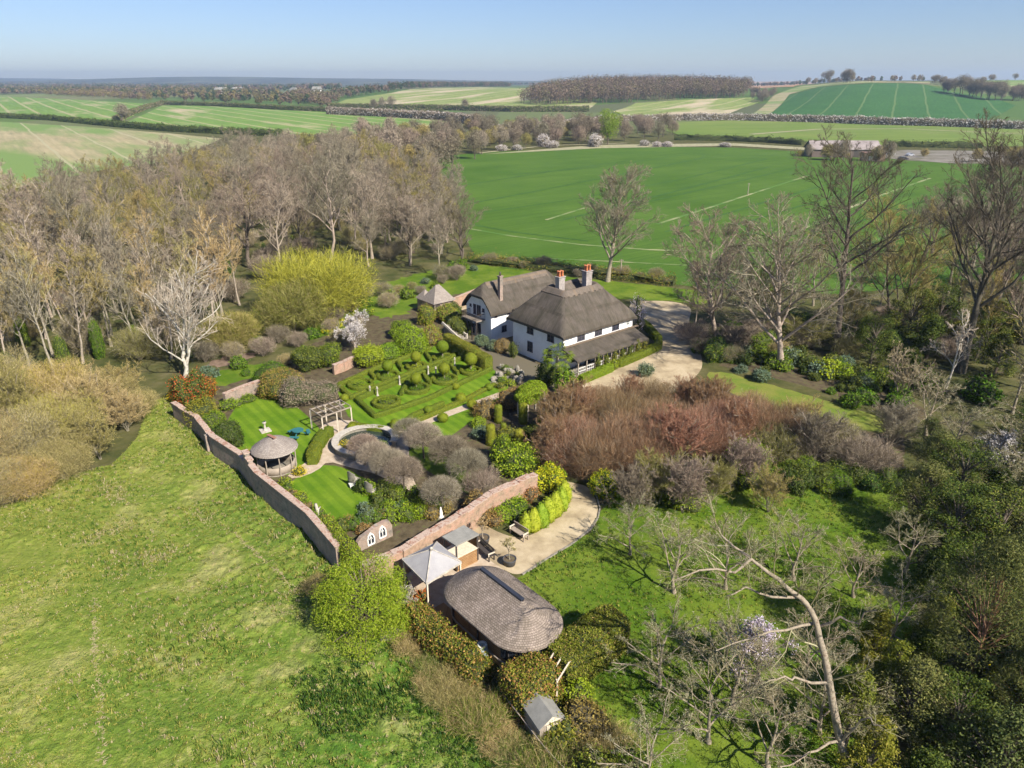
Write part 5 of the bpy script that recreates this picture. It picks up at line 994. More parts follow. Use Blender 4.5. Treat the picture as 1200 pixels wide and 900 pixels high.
def hfmesh(xs, ys, fn, thick, edge_u, mask=None):
    """thick roof skin over a grid; fn gives height, edge_u the (u, v) laying coordinates"""
    X, Y = np.meshgrid(xs, ys); Z = fn(X, Y); U, Vv = edge_u(X, Y); m = MB(); ny, nx = X.shape
    V = np.stack([X, Y, Z], -1).reshape(-1, 3); st = np.stack([U, Vv, 0 * U], -1).reshape(-1, 3); idx = np.arange(V.shape[0]).reshape(ny, nx)
    ok = np.ones((ny - 1, nx - 1), bool)
    if mask is not None:
        mk = mask(X, Y); ok = mk[:-1, :-1] & mk[1:, :-1] & mk[:-1, 1:] & mk[1:, 1:]
    F = np.stack([idx[:-1, :-1], idx[:-1, 1:], idx[1:, 1:], idx[1:, :-1]], -1)[ok].reshape(-1, 4); m.add(V, F, 0, True, st)
    Vb = V - [0, 0, thick]; m.add(Vb, F[:, ::-1], 0, True, st)
    # close the open edges
    e = {}
    for f in F:
        for i in range(4):
            a, b = int(f[i]), int(f[(i + 1) % 4])
            if (b, a) in e: del e[(b, a)]
            else: e[(a, b)] = 1
    E = np.array(list(e)); k = len(V); m.add(np.concatenate([V, Vb]), np.stack([E[:, 0] + 0, E[:, 0] + k, E[:, 1] + k, E[:, 1]], -1), 0, False, np.concatenate([st, st]))
    return m
def smin(a, b, k):
    h = np.clip(.5 + .5 * (b - a) / k, 0, 1); return b * (1 - h) + a * h - k * h * (1 - h)
def window(parent, c, w_, h_, side, frame=m_dkframe, leaves_=2, name='window', rows=2):
    """side 'f' faces -y, 'l' faces -x"""
    m = MB(); t = .07; D = .07
    def bx(u, z, du, dz, dd, mi=0, m=m, o=0):
        if side == 'f': m.box((c[0] + u, c[1] - D / 2 - o, c[2] + z), (du, dd, dz), 0, mi)
        else: m.box((c[0] - D / 2 - o, c[1] + u, c[2] + z), (dd, du, dz), 0, mi)
    bx(0, h_ / 2 - t / 2, w_, t, D); bx(0, -h_ / 2 + t / 2, w_ + .12, t, D + .06)
    for k in range(leaves_ + 1): bx(-w_ / 2 + t / 2 + k * (w_ - t) / leaves_, 0, t, h_ - 2 * t, D)
    for r_ in range(1, rows): bx(0, -h_ / 2 + h_ * r_ / rows, w_ - 2 * t, .035, D * .6)
    fr = m.build(name, frame, parent); p = MB(); bx(0, 0, w_ - t * 1.5, h_ - t * 1.5, .02, m=p, o=-.015); p.build('pane', m_glass, fr); return fr

# ================================================================== THE HOUSE
HR = R(40.0)
HO = Vector((6.06, 78.9, 0)); u_ = Vector((math.cos(HR), math.sin(HR), 0)); v_ = Vector((-math.sin(HR), math.cos(HR), 0))
def hl(x, y, z=0): return HO + u_ * x + v_ * y + Vector((0, 0, z))
house = empty('thatched_house', HO, 'large white house with hipped thatched roof, tall pot-topped chimneys and a lean-to porch', 'house', rz=HR)
HW, HD, HE = 12.2, 9.2, 4.55
MB().box((HW / 2, HD / 2, HE / 2), (HW, HD, HE)).build('wall', m_white, house)
def dist_main(X, Y):
    a = smin(X + .42, HW + .42 - X, .5); b = smin(Y + .42, HD + .9 - Y, .5); return smin(a, b, .7)
def roof_main(X, Y):
    d = dist_main(X, Y); up = 1.06 * np.minimum(d, 3.6) - .28 * np.exp(-np.maximum(d, 0) / .18)
    z = HE + .22 + up; z = np.where(d > 3.6, HE + .22 + 1.06 * 3.6 - (d - 3.6) * .95, z)
    return z + .03 * np.sin(X * 1.7 + 1) * np.sin(Y * 1.3)
def uv_main(X, Y):
    dx = np.minimum(X + .55, HW + .55 - X); dy = np.minimum(Y + .55, HD + .9 - Y); return np.where(dy < dx, X, Y + 31), np.minimum(dx, dy) * 1.4
xs = np.linspace(-.42, HW + .42, 110); yy = np.linspace(-.42, HD + .9, 90)
hfmesh(xs, yy, roof_main, .32, uv_main).build('roof', m_thatch, house)
hfmesh(xs, yy, lambda X, Y: roof_main(X, Y) + .10, .08, uv_main, mask=lambda X, Y: (dist_main(X, Y) > 2.85 + .12 * np.abs(np.sin(uv_main(X, Y)[0] * 3.5))) & (dist_main(X, Y) < 3.95)).build('ridge_capping', m_ridge, house)
for (cx, cy_, w1, d1, zt, npots) in ((3.9, 4.9, .95, .7, 9.9, 4), (8.0, 4.3, 1.0, .75, 10.1, 4), (5.0, 6.0, .6, .5, 9.0, 1)):
    ch = MB().box((cx, cy_, (6.5 + zt) / 2), (w1, d1, zt - 6.5)).box((cx, cy_, zt + .06), (w1 + .18, d1 + .18, .12)).box((cx, cy_, zt - .22), (w1 + .1, d1 + .1, .1)).build('chimney', m_chim, house)
    for k in range(npots):
        kx = cx + (k % 2 - .5) * w1 * .5 * (npots > 1); ky = cy_ + (k // 2 - .5) * d1 * .45 * (npots > 1)
        MB().lathe([(.0, 0), (.15, 0), (.13, .1), (.11, .55), (.14, .6), (.14, .68), (.09, .68), (.09, .3), (0, .3)], 10, (kx, ky, zt + .12)).build('chimney_pot', m_pot, ch)
for x in (2.9, 5.9, 9.0): window(house, (x, 0, 3.72), 1.25, .95, 'f')
window(house, (11.3, 0, 3.75), .6, .7, 'f', m_wframe)
for x in (2.0, 6.2, 9.6): window(house, (x, 0, 1.4), 1.3, 1.25, 'f', m_dkframe, 3)
dr = MB().box((4.2, -.04, 1.02), (.95, .07, 2.04)).build('door', m_timber, house); MB().box((4.5, -.1, 1.0), (.05, .06, .14)).build('handle', m_lead, dr)
for y_, z_, h_ in ((2.2, 3.6, .8), (5.9, 3.62, .8)): window(house, (0, y_, z_), 1.15, h_ + .15, 'l', m_dkframe)
window(house, (0, 5.9, 1.5), .95, 1.35, 'l', m_dkframe, 2, rows=3); window(house, (0, 2.4, 1.5), .95, 1.35, 'l', m_dkframe, 2, rows=3)
# porch
pm = MB(); n = 60; xs_ = np.linspace(-.25, 13.4, n); pr_ = np.linspace(0, 1, 12); X, Q = np.meshgrid(xs_, pr_)
end = np.clip((X - 11.9) / 1.5, 0, 1); Yp = -.004 - Q * 2.65 * np.sqrt(np.clip(1 - end ** 2 * .55, 0, 1)); Zp = 2.98 - Q * .9 - end ** 2 * .75 * (1 - Q * .35)
V = np.stack([X, Yp, Zp], -1).reshape(-1, 3); idx = np.arange(V.shape[0]).reshape(X.shape); F = np.stack([idx[:-1, :-1], idx[1:, :-1], idx[1:, 1:], idx[:-1, 1:]], -1).reshape(-1, 4); st = np.stack([X, Q * 3, 0 * X], -1).reshape(-1, 3)
pm.add(V, F, 0, True, st).add(V - [0, 0, .2], F[:, ::-1], 0, True, st)
for e_ in (idx[-1], idx[:, 0], idx[:, -1], idx[0]):
    a, b = e_[:-1], e_[1:]; VV = np.concatenate([V, V - [0, 0, .2]]); pm.add(VV, np.stack([a, b, b + len(V), a + len(V)], -1), 0, False, np.concatenate([st, st]))
pm.build('porch_roof', m_thatch, house)
fl = MB()
for q in range(1):
    fl.box((6.5, -.16, 3.03), (13.2, .3, .12))
fl.build('porch_flashing', m_ridge, house)
for i in range(9): MB().box((.2 + i * 1.42, -2.35, 1.02), (.13, .13, 2.04)).build('porch_post', m_greyw, house)
MB().box((6, -2.35, 2.02), (12, .1, .12)).build('porch_beam', m_greyw, house)
rl = MB()
for z in (.55, .95): rl.box((6, -2.3, z), (11.9, .05, .06))
for x in np.arange(.4, 12, .35): rl.box((x, -2.3, .5), (.035, .035, .9))
rl.build('porch_rail', m_wframe, house)
MB().box((6.2, -1.3, .06), (13, 2.6, .12)).build('porch_floor', m_stone, house)
# wing
WR = HR; WO = Vector((-2.75, 89.3, 0))
wing = empty('thatched_wing', WO, 'white thatched cottage wing with half-hipped gable, balcony and slender brick chimney', 'house', rz=WR)
WL, WD, WE = 13.0, 5.4, 4.1
gp = [(0, 0), (WD, 0), (WD, WE), (WD - 1.4, WE + 1.5), (1.4, WE + 1.5), (0, WE)]
V = np.array([(x, y, z) for x in (0, WL) for (y, z) in gp]); k = 6
MB().add(V, [[i, (i + 1) % 6, 6 + (i + 1) % 6, 6 + i][::-1] for i in range(6)]).add(V, [[0, 5, 2, 1], [5, 4, 3, 2], [6, 7, 8, 11], [11, 8, 9, 10]]).build('wall', m_white, wing)
def roof_w(X, Y):
    dy = smin(Y + .5, WD + .5 - Y, .35); dx = smin(X + .45, WL + .45 - X, .3); return WE + .05 + smin(1.02 * dy - .2 * np.exp(-dy / .2), 1.75 + 1.25 * dx, .35)
def uv_w(X, Y):
    return X, np.minimum(Y + .5, WD + .5 - Y) * 1.4
xs = np.linspace(-.45, WL + .45, 110); yy = np.linspace(-.5, WD + .5, 56)
hfmesh(xs, yy, roof_w, .30, uv_w).build('roof', m_thatch, wing)
hfmesh(xs, yy, lambda X, Y: roof_w(X, Y) + .09, .07, uv_w, mask=lambda X, Y: (np.abs(Y - WD / 2) < .75 + .1 * np.abs(np.sin(X * 3))) & (X > 1.0) & (X < WL - 1)).build('ridge_capping', m_ridge, wing)
ch = MB().box((2.2, .75, 6.3), (.5, .5, 4.2)).box((2.2, .75, 8.45), (.62, .62, .12)).build('chimney', m_brickp, wing)
MB().lathe([(0, 0), (.13, 0), (.1, .5), (.0, .5)], 8, (2.2, .75, 8.5)).build('chimney_pot', m_timber, ch)
for y_, z_, w2, h2 in ((1.6, 4.0, .45, .5), (2.6, 3.75, .8, 1.5), (3.5, 3.75, .55, 1.4), (4.4, 4.1, .35, .4), (2.7, 1.2, .9, 1.5), (4.0, 1.0, .8, 1.3)): window(wing, (0, y_, z_), w2, h2, 'l', m_dkframe, 2 if w2 > .5 else 1)
for x in (.8, 3.0): window(wing, (x, 0, 3.45), .4, .45, 'f', m_dkframe, 1)
window(wing, (2.2, 0, 1.4), .8, .9, 'f', m_dkframe)
b_ = MB().box((-.75, 2.9, 2.75), (1.5, 3.3, .12)).build('balcony', m_greyw, wing)
for y_ in (1.35, 2.4, 3.4, 4.45): MB().box((-1.4, y_, 1.35), (.11, .11, 2.7)).bar((-1.4, y_, 2.0), (-1.4, y_ + .4, 2.65), .07).build('balcony_post', m_timber, wing)
r2_ = MB().box((-1.45, 2.9, 3.6), (.06, 3.3, .07)); 
for y_ in np.arange(1.3, 4.6, .16): r2_.box((-1.45, y_, 3.2), (.03, .03, .8))
for y_ in (1.27, 4.53):
    r2_.box((-.75, y_, 3.6), (1.4, .06, .07))
    for x_ in np.arange(-1.3, 0, .18): r2_.box((x_, y_, 3.2), (.03, .03, .8))
r2_.build('railing', m_timber, b_)
# outside steps
sp = G(541, 398); stp = empty('stone_steps', sp, 'flight of pale stone steps with side walls below the balcony', 'steps', rz=HR + .25)
q = MB()
for i in range(9): q.box((-.15 * 0, i * .3, .09 + i * .09), (1.3, .32, .18 + i * .18))
q.build('treads', m_stone, stp)
for s_ in (-.75, .75): MB().bar((s_, -.2, .45), (s_, 2.7, 2.1), .16, .3).box((s_, -.25, .35), (.24, .24, .7)).build('side_wall', m_pale_stone, stp)
# small outbuilding with pyramid roof, yard wall
ob = empty('outbuilding', G(514, 367), 'small pink-brick outbuilding with steep grey pyramid roof beside the yard', 'outbuilding', rz=HR)
MB().box((0, 0, 1.1), (3.4, 3.0, 2.2)).build('wall', m_brickp, ob)
V = [(-2, -1.8, 2.1), (2, -1.8, 2.1), (2, 1.8, 2.1), (-2, 1.8, 2.1), (-.3, 0, 4.4), (.3, 0, 4.4)]
st = [(0, 0, 0), (4, 0, 0), (8, 0, 0), (12, 0, 0), (2, 3, 0), (2.4, 3, 0)]
MB().add(V, [[0, 1, 5, 4], [2, 3, 4, 5]], st=st).add(V, [[1, 2, 5], [3, 0, 4]], st=st).add(V, [[0, 3, 2, 1]], st=st).build('roof', m_shrf, ob)
window(ob, (.2, -1.5, 1.3), .8, .8, 'f'); MB().box((-1.1, -1.53, .95), (.75, .06, 1.9)).build('door', m_timber, ob)
ob2 = empty('outbuilding', G(499, 362), 'tiny stone-roofed store left of the pink-brick outbuilding', 'outbuilding', rz=HR)
MB().box((0, 0, .9), (1.8, 1.8, 1.8)).build('wall', m_brickp, ob2); V = [(-1.1, -1.1, 1.75), (1.1, -1.1, 1.75), (1.1, 1.1, 1.75), (-1.1, 1.1, 1.75), (0, 0, 3.1)]
MB().add(V, [[0, 1, 4], [1, 2, 4], [2, 3, 4], [3, 0, 4]], st=[(0, 0, 0), (2, 0, 0), (4, 0, 0), (6, 0, 0), (1, 1.6, 0)]).add(V, [[0, 3, 2, 1]]).build('roof', m_shrf, ob2)

def wall_run(name, pts, h, th, mat, label, cope=m_cope, cat='wall', hfn=None, copew=.12, seg=1.2, parent_at=None, crumble=0.0, g=np.random.default_rng(2)):
    pts = [Vector((p[0], p[1], 0)) for p in pts]; root = empty(name, pts[0], label, cat, worldbuilt=True); body = MB(); cp = MB()
    tot = sum((b - a).length for a, b in zip(pts[:-1], pts[1:])); s0 = 0
    for a, b in zip(pts[:-1], pts[1:]):
        L_ = (b - a).length; k = max(1, round(L_ / seg)); an = math.atan2(b[1] - a[1], b[0] - a[0])
        for i in range(k):
            c = a + (b - a) * ((i + .5) / k); t = (s0 + (i + .5) * L_ / k) / tot; hh = (hfn(t) if hfn else h) - crumble * g.random()
            body.box((c[0], c[1], hh / 2), (L_ / k - .002 + (.0), th, hh), an); 
            if cope is not None: cp.box((c[0], c[1], hh + .045), (L_ / k - .006, th + copew, .09), an)
        s0 += L_
    body.build('masonry', mat, root)
    if cope is not None: cp.build('coping', cope, root)
    return root
# ---- long garden wall, with its stepped and swept top
W0, W1 = G(198, 470, 1.9), G(397, 652, 2.3)
tw_ = lambda q, h: (G(*q, h)[1])
def wallh(t):
    if t < .28: return 1.9 + .05 * math.sin(t * 60)
    if t < .50: return 2.05
    if t < .56: return 3.3 - (t - .50) / .06 * .9
    return 2.35
WPX = [(203, 472, 1.9), (231, 489, 1.9), (249, 511, 2.05), (282, 532, 2.05), (301, 553, 2.35), (361, 600, 2.35), (396, 640, 2.35)]
WP = [G(*q) for q in WPX]
lw = wall_run('long_brick_wall', WP, 2, .38, m_brickp, 'long weathered brick garden wall with stepped tiled top along the meadow', hfn=lambda t: wallh(t), seg=.8, copew=.16)
for t in (.3,):
    k = t * (len(WP) - 1); i = int(k); c = WP[i] + (WP[i + 1] - WP[i]) * (k - i); d = (WP[i + 1] - WP[i]); an = math.atan2(d[1], d[0]); nrm = Vector((math.sin(an), -math.cos(an), 0))
    MB().box((c[0] - .0 + nrm[0] * .3, c[1] + nrm[1] * .3, .9), (.5, .35, 1.8), an).build('buttress', m_brickp, lw)
# ---- second wall, crumbling brick, sunlit
WQ = [G(424, 662, 2.0), G(470, 645, 2.0), G(545, 596, 2.2), G(575, 576, 2.2), G(628, 553, 2.2)]
wall_run('red_brick_wall', WQ, 2.1, .5, m_brick, 'old red-brick garden wall running from the meadow corner up to the golden shrub', seg=.7, crumble=.16, copew=.1)
wall_run('back_garden_wall', [G(262, 462, 1.4), G(286, 452, 1.4), G(304, 446, 1.4)], 1.4, .4, m_brickp, 'short pinkish wall closing the upper lawn at the back', seg=.8)
wall_run('yard_wall', [G(529, 351, 1.5), G(548, 343, 1.5), G(566, 336, 1.5)], 1.5, .3, m_brick, 'low orange-brick wall of the yard beside the wing', seg=1)
wall_run('bed_wall', [G(390, 428, 1.2), G(402, 424, 1.2), G(414, 418, 1.2)], 1.2, .35, m_brick, 'fragment of pink brick wall between bushes behind the knot garden', seg=.8)
# ---- folly with gothic windows
fa, fb = G(419, 646, .2), G(459, 627, .2); an = math.atan2(fb[1] - fa[1], fb[0] - fa[0]); fo = empty('folly_wall', fa, 'ragged brick folly wall with two pointed white windows', 'folly', rz=an); L_ = (fb - fa).length
prof = [(0, 0), (L_, 0), (L_, 1.0), (L_ * .93, 1.45), (L_ * .8, 1.55), (L_ * .55, 1.5), (L_ * .3, 1.25), (L_ * .1, 1.1), (0, .8)]
V = np.array([(x, y, z) for y in (-.16, .16) for (x, z) in prof]); k = len(prof); mm = MB().add(V, [[i, (i + 1) % k, k + (i + 1) % k, k + i][::-1] for i in range(k)])
mm.add(V, [[0, 1, 2, 8], [8, 2, 3, 7], [7, 3, 4, 6]]).add(V, [[6, 4, 5]]).add(V, [[k + 8, k + 2, k + 1, k], [k + 7, k + 3, k + 2, k + 8], [k + 6, k + 4, k + 3, k + 7]]).add(V, [[k + 5, k + 4, k + 6]]); mm.build('masonry', m_brickp, fo)
for xc, zb in ((L_ * .36, .2), (L_ * .70, .35)):
    arc = [(-.28, 0), (-.28, .5), (-.2, .75), (0, 1.0), (.2, .75), (.28, .5), (.28, 0)]
    f_ = MB(); P_ = [(xc + a, -.2, zb + b) for a, b in arc]
    for a, b in zip(P_, P_[1:] + P_[:1]): f_.bar(a, b, .09, .09)
    f_.bar((xc, -.2, zb), (xc, -.2, zb + .95), .06); f_.bar((xc - .13, -.2, zb + .45), (xc, -.2, zb + .7), .04); f_.bar((xc + .13, -.2, zb + .45), (xc, -.2, zb + .7), .04)
    fr = f_.build('window', m_wframe, fo)
    Vp = [(xc + a, -.175, zb + b) for a, b in arc]; MB().add(Vp, [[0, 6, 5, 1], [1, 5, 4, 2]]).add(Vp, [[2, 4, 3]]).build('pane', m_glass, fr)

# ================================================================== OVAL GARDEN ROOM
E1 = G(563, 665.5, 3.9); E2 = G(614, 704.5, 3.9); oc = (E1 + E2) / 2; oc[2] = 0; an = math.atan2(E2[1] - E1[1], E2[0] - E1[0]); Lh = (E2 - E1).length / 2
oval = empty('oval_garden_room', oc, 'oval timber garden room with brown shingled roof and dark ridge strip', 'garden building', rz=an); oval.scale = (.95, .95, .98)
def stad(L_, r, n=48):
    P = []
    for i in range(n):
        a = 2 * math.pi * i / n; P.append((math.copysign(L_, math.cos(a)) * (abs(math.cos(a)) > .06) + r * math.cos(a), r * math.sin(a)))
    return np.array(P)
def ringwall(m, rings, mi=0, smooth=True):
    n = len(rings[0][0]); V = []; ST = []; per = np.r_[0, np.cumsum(np.linalg.norm(np.diff(rings[0][0], axis=0), axis=1))]; vv = 0; pv = None
    for P, z in rings:
        if pv is not None: vv += math.hypot(np.linalg.norm(P - pv[0], axis=1).mean(), z - pv[1])
        pv = (P, z); V.append(np.c_[P, np.full(n, z)]); ST.append(np.c_[per, np.full(n, vv), np.zeros(n)])
    K = len(rings); idx = np.arange(K * n).reshape(K, n); j = np.roll(np.arange(n), -1); F = np.stack([idx[:-1], idx[:-1][:, j], idx[1:][:, j], idx[1:]], -1).reshape(-1, 4)
    return m.add(np.concatenate(V), F, mi, smooth, np.concatenate(ST))
LA = Lh
ringwall(MB(), [(stad(LA, 1.95), 0), (stad(LA, 1.95), 2.45)]).build('wall', m_oakt, oval)
ringwall(MB(), [(stad(LA, 2.0), .62), (stad(LA, 2.1), .62), (stad(LA, 2.1), .7), (stad(LA, 2.0), .7)]).build('sill_rail', m_greyw, oval)
rf = MB(); R_ = [(stad(LA, 2.5), 2.22), (stad(LA, 2.55), 2.28), (stad(LA, 2.5), 2.36)]
for t in np.linspace(.12, 1, 11): R_.append((stad(LA, 2.5 * (1 - t) + .06 * t), 2.36 + 1.6 * (t ** 1.12)))
ringwall(rf, R_); ringwall(rf, [(stad(LA, 1.9), 2.3), (stad(LA, 2.5), 2.22)]); rf.build('roof', m_shingle, oval)
MB().box((0, 0, 4.02), (2 * LA, .26, .12)).build('ridge_strip', m_lead, oval)
for i in range(48):
    P = stad(LA, 2.02)[i]
    if i % 3 == 0: MB().box((P[0], P[1], 1.25), (.1, .1, 2.4), 0).build('post', m_timber, oval)
# window band at the near end
for a in np.arange(-1.35, .4, .29):
    P0 = (LA + 1.985 * math.cos(a), 1.985 * math.sin(a)); MB().box((P0[0], P0[1], 1.55), (.05, .46, 1.2), a).build('window', m_glass, oval)
dk = MB().box((0, 0, .06), (5, 1.6, .12)); 
o = dk.build('timber_deck', m_oakt, None, G(535, 738), local=True); o.rotation_euler = (0, 0, an); tag(o, 'narrow timber deck on the shaded side of the oval room', 'deck')

# ---- glazed canopy
cc = [G(471.5, 655, 2.3), G(512, 635, 2.3), G(540.5, 658.6, 2.3), G(500, 683.5, 2.3)]; cen = sum(cc, Vector()) / 4; cb = Vector((cen[0], cen[1], 0))
cn = empty('garden_canopy', cb, 'square pale grey canopy with four-panel pointed roof beside the oval room', 'canopy', worldbuilt=True)
V = [tuple(c) for c in cc]; ap = (cen[0], cen[1], 3.25)
MB().add(V + [ap], [[0, 3, 4], [3, 2, 4], [2, 1, 4], [1, 0, 4]]).add([(x, y, z - .05) for x, y, z in V + [ap]], [[0, 4, 3], [3, 4, 2], [2, 4, 1], [1, 4, 0]]).build('roof', m_canopy, cn)
rb = MB()
for c in V: rb.bar((c[0], c[1], c[2] + .03), (ap[0], ap[1], ap[2] + .03), .07, .05)
for a, b in zip(V, V[1:] + V[:1]): rb.bar((a[0], a[1], a[2] - .06), (b[0], b[1], b[2] - .06), .08, .12)
rb.lathe([(.0, 0), (.14, 0), (.1, .16), (0, .2)], 8, (ap[0], ap[1], ap[2])); rb.build('rafters', m_pale_stone, cn)
for c in V: MB().box((c[0] * .96 + cen[0] * .04, c[1] * .96 + cen[1] * .04, 1.15), (.1, .1, 2.2), .7).build('leg', m_palew, cn)
# ---- flat roofed store
fc = [G(518, 629.5, 2.3), G(543.5, 616, 2.3), G(561.5, 626.5, 2.3), G(534, 640, 2.3)]; cen = sum(fc, Vector()) / 4; fbse = Vector((cen[0], cen[1], 0)); fs = empty('garden_bar', fbse, 'flat-roofed timber garden bar with open hatch between the brick wall and the drive', 'shed', worldbuilt=True)
V = np.array([tuple(c) for c in fc]); ins = V * [.92, .92, 1] + np.array([cen[0], cen[1], 0]) * .08
def prism(m, P, z0, z1, mi=0):
    P = np.array(P)[:, :2]; n = len(P); VV = np.concatenate([np.c_[P, np.full(n, z0)], np.c_[P, np.full(n, z1)]]); st = np.c_[VV[:, 0] + VV[:, 1], VV[:, 2], 0 * VV[:, 0]]
    m.add(VV, [[i, (i + 1) % n, n + (i + 1) % n, n + i] for i in range(n)], mi, st=st); m.add(VV, [list(range(n))[::-1], list(range(n, 2 * n))], mi, st=st); return m
V_ = V[::-1] if np.cross(V[1][:2] - V[0][:2], V[2][:2] - V[1][:2]) < 0 else V; I_ = V_ * [.9, .9, 1] + np.array([cen[0], cen[1], 0]) * .1
prism(MB(), V_, 2.24, 2.36).build('roof', m_felt, fs)
prism(MB(), I_, 0, 1.15).build('wall', m_oakt, fs)
prism(MB(), V_ * [.96, .96, 1] + np.array([cen[0], cen[1], 0]) * .04, 1.16, 1.24).build('counter', m_palew, fs)
bk = sorted(range(4), key=lambda i: -I_[i][1])[:2]
MB().bar((*I_[bk[0]][:2], 1.7), (*I_[bk[1]][:2], 1.7), .06, 1.0).build('back_wall', m_oakt, fs)
for i in range(4): MB().box((I_[i][0], I_[i][1], 1.2), (.1, .1, 2.1), .5).build('post', m_timber, fs)
# ---- round gazebo
gz = empty('round_gazebo', G(325, 548), 'round thatch-grey shingled gazebo on rustic posts by the long wall', 'gazebo', rz=.3)
MB().lathe([(0, 3.25), (.25, 3.15), (1.15, 2.72), (2.0, 2.12), (2.05, 2.02), (1.9, 2.02), (0, 2.4)][::-1], 20, mi=0, smooth=False).build('roof', m_shrf, gz)
MB().box((-.1, -.1, 3.24), (.3, 1.1, .06), .6).build('ridge_tiles', mplain('worn_tile', (.30, .15, .1)), gz)
for i in range(9):
    a = i * 6.283 / 9; MB().paths([[math.cos(a) * 1.65, math.sin(a) * 1.65, 0], [math.cos(a + .03) * 1.68, math.sin(a) * 1.66, 1.1], [math.cos(a) * 1.66, math.sin(a) * 1.66, 2.15]], [.08, .06, .06], 6).build('post', m_greyw, gz)
bl = MB().lathe([(1.5, 0), (1.62, 0), (1.62, .75), (1.5, .75), (1.5, 0)], 20); bl.build('low_wall', m_greyw, gz); MB().lathe([(0, .05), (1.7, .05), (1.7, 0)][::-1], 20).build('floor', m_stone, gz)
# ---- round pool
pc = G(428.5, 522); po = empty('round_pool', pc, 'round raised pool with wide pale stone rim and planting inside', 'pool')
def arcwall(r0, r1, z0, z1, a0, a1, n=48):
    m = MB(); a = np.linspace(a0, a1, n); c, s = np.cos(a), np.sin(a); V = np.stack([np.stack([r * c, r * s, np.full(n, z)], 1) for r, z in ((r0, z0), (r1, z0), (r1, z1), (r0, z1))], 1).reshape(-1, 3)
    idx = np.arange(4 * n).reshape(n, 4)
    for k in range(4): m.add(V, np.stack([idx[:-1, k], idx[:-1, (k + 1) % 4], idx[1:, (k + 1) % 4], idx[1:, k]], -1)[:, ::-1])
    m.add(V, [idx[0], idx[-1][::-1]]); return m
arcwall(2.6, 2.95, 0, .62, R(-8), R(262)).build('wall', m_stone, po); arcwall(2.45, 3.12, .623, .72, R(-10), R(264)).build('rim', m_pale_stone, po)
MB().lathe([(0, .3), (2.6, .3)], 40, smooth=False).build('water', m_water, po)
st_c = [G(440, 546), ]
# paving behind pool
arc = arcwall(3.3, 4.2, 0, .03, R(20), R(170)); o = arc.build('curved_paving', m_path, None, tuple(G(428.5, 522)), local=True); tag(o, 'curved strip of paving behind the round pool', 'paving')
# statues, sundial, furniture
sdl = empty('sundial', G(311, 505), 'white stone sundial on a square slab in the middle of the upper lawn', 'sundial', rz=.6)
MB().box((0, 0, .05), (1.0, 1.0, .1)).build('slab', m_pale_stone, sdl); MB().lathe([(.2, .1), (.18, .2), (.1, .3), (.09, .7), (.15, .85), (.2, .9), (.2, .96), (0, .96)], 10).build('pedestal', m_pale_stone, sdl)
MB().add([(-.12, 0, .97), (.12, 0, .97), (.12, 0, 1.16), (-.12, .02, .97), (.12, .02, .97), (.12, .02, 1.16)], [[0, 1, 2], [3, 5, 4]]).build('gnomon', m_lead, sdl)
m_teal = mplain('blue_green_paint', (.03, .14, .15)); pt = empty('picnic_table', G(350, 512), 'blue-green round picnic table with benches on the upper lawn', 'table', rz=.4)
MB().lathe([(0, .72), (.55, .72), (.55, .78), (0, .78)], 16, smooth=False).build('tabletop', m_teal, pt)
for i in range(3):
    a = i * 2.09; c, s = math.cos(a), math.sin(a); MB().box((c * .95, s * .95, .44), (.34, .9, .06), a).build('seat', m_teal, pt); MB().bar((c * .15, s * .15, .7), (c * .95, s * .95, .05), .08).bar((c * .95, s * .95, 0), (c * .95, s * .95, .42), .08).build('leg', m_teal, pt)
def gchair(loc, rz, label, scale=1.0):
    r = empty('garden_chair', loc, label, 'chair', rz=rz); r.scale = (scale,) * 3
    MB().box((0, 0, .42), (.62, .58, .1)).build('seat', m_pale_stone, r)
    k = MB(); 
    a = np.linspace(-1.25, 1.25, 9)
    for i in range(8): k.bar((math.sin(a[i]) * .36, .2 + math.cos(a[i]) * .16, .8), (math.sin(a[i + 1]) * .36, .2 + math.cos(a[i + 1]) * .16, .8), .05, .8 - abs(a[i]) * .25)
    k.build('backrest', m_stone, r)
    for x, y in ((-.25, -.22), (.25, -.22), (.25, .22), (-.25, .22)): MB().box((x, y, .19), (.06, .06, .38)).build('leg', m_stone, r)
gchair(G(416, 568), 2.6, 'grey high-backed garden chair on the lower lawn, the left of two', 1.25); gchair(G(436, 580), 2.6, 'grey high-backed garden chair nearer the planting, the right of two', 1.25)
for q, lb in (((413, 571), 'low white footstool in front of the left garden chair'), ((443, 583), 'low white footstool beside the right garden chair')):
    r = empty('footstool', G(*q), lb, 'stool', rz=.5); MB().box((0, 0, .3), (.5, .5, .1)).build('seat', m_wframe, r)
    for x in (-.2, .2):
        for y in (-.2, .2): MB().box((x, y, .125), (.05, .05, .25)).build('leg', m_wframe, r)
r = empty('old_stump', G(374, 607), 'pale weathered tree stump standing beside the long wall', 'stump'); MB().paths([[0, 0, 0], [-.05, 0, .6], [-.15, .03, 1.3]], [.2, .15, .12], 8).lathe([(0, 0), (.12, 0), (.0, .03)], 8, (-.15, .03, 1.3)).build('trunk', m_pale_stone, r); MB().paths([[-.05, 0, .7], [.2, .1, 1.0]], [.07, .04], 6).build('branch_stub', m_pale_stone, r)
r = empty('garden_statue', G(517, 607), 'small white leaning statue among the plants inside the red-brick wall', 'statue'); MB().lathe([(0, 0), (.2, 0), (.2, .15), (.12, .2), (.14, .5), (.1, .75), (.05, .8), (.1, .92), (0, 1.05)], 10).build('figure', m_wframe, r); MB().box((0, 0, .05), (.5, .5, .1)).build('plinth', m_stone, r)
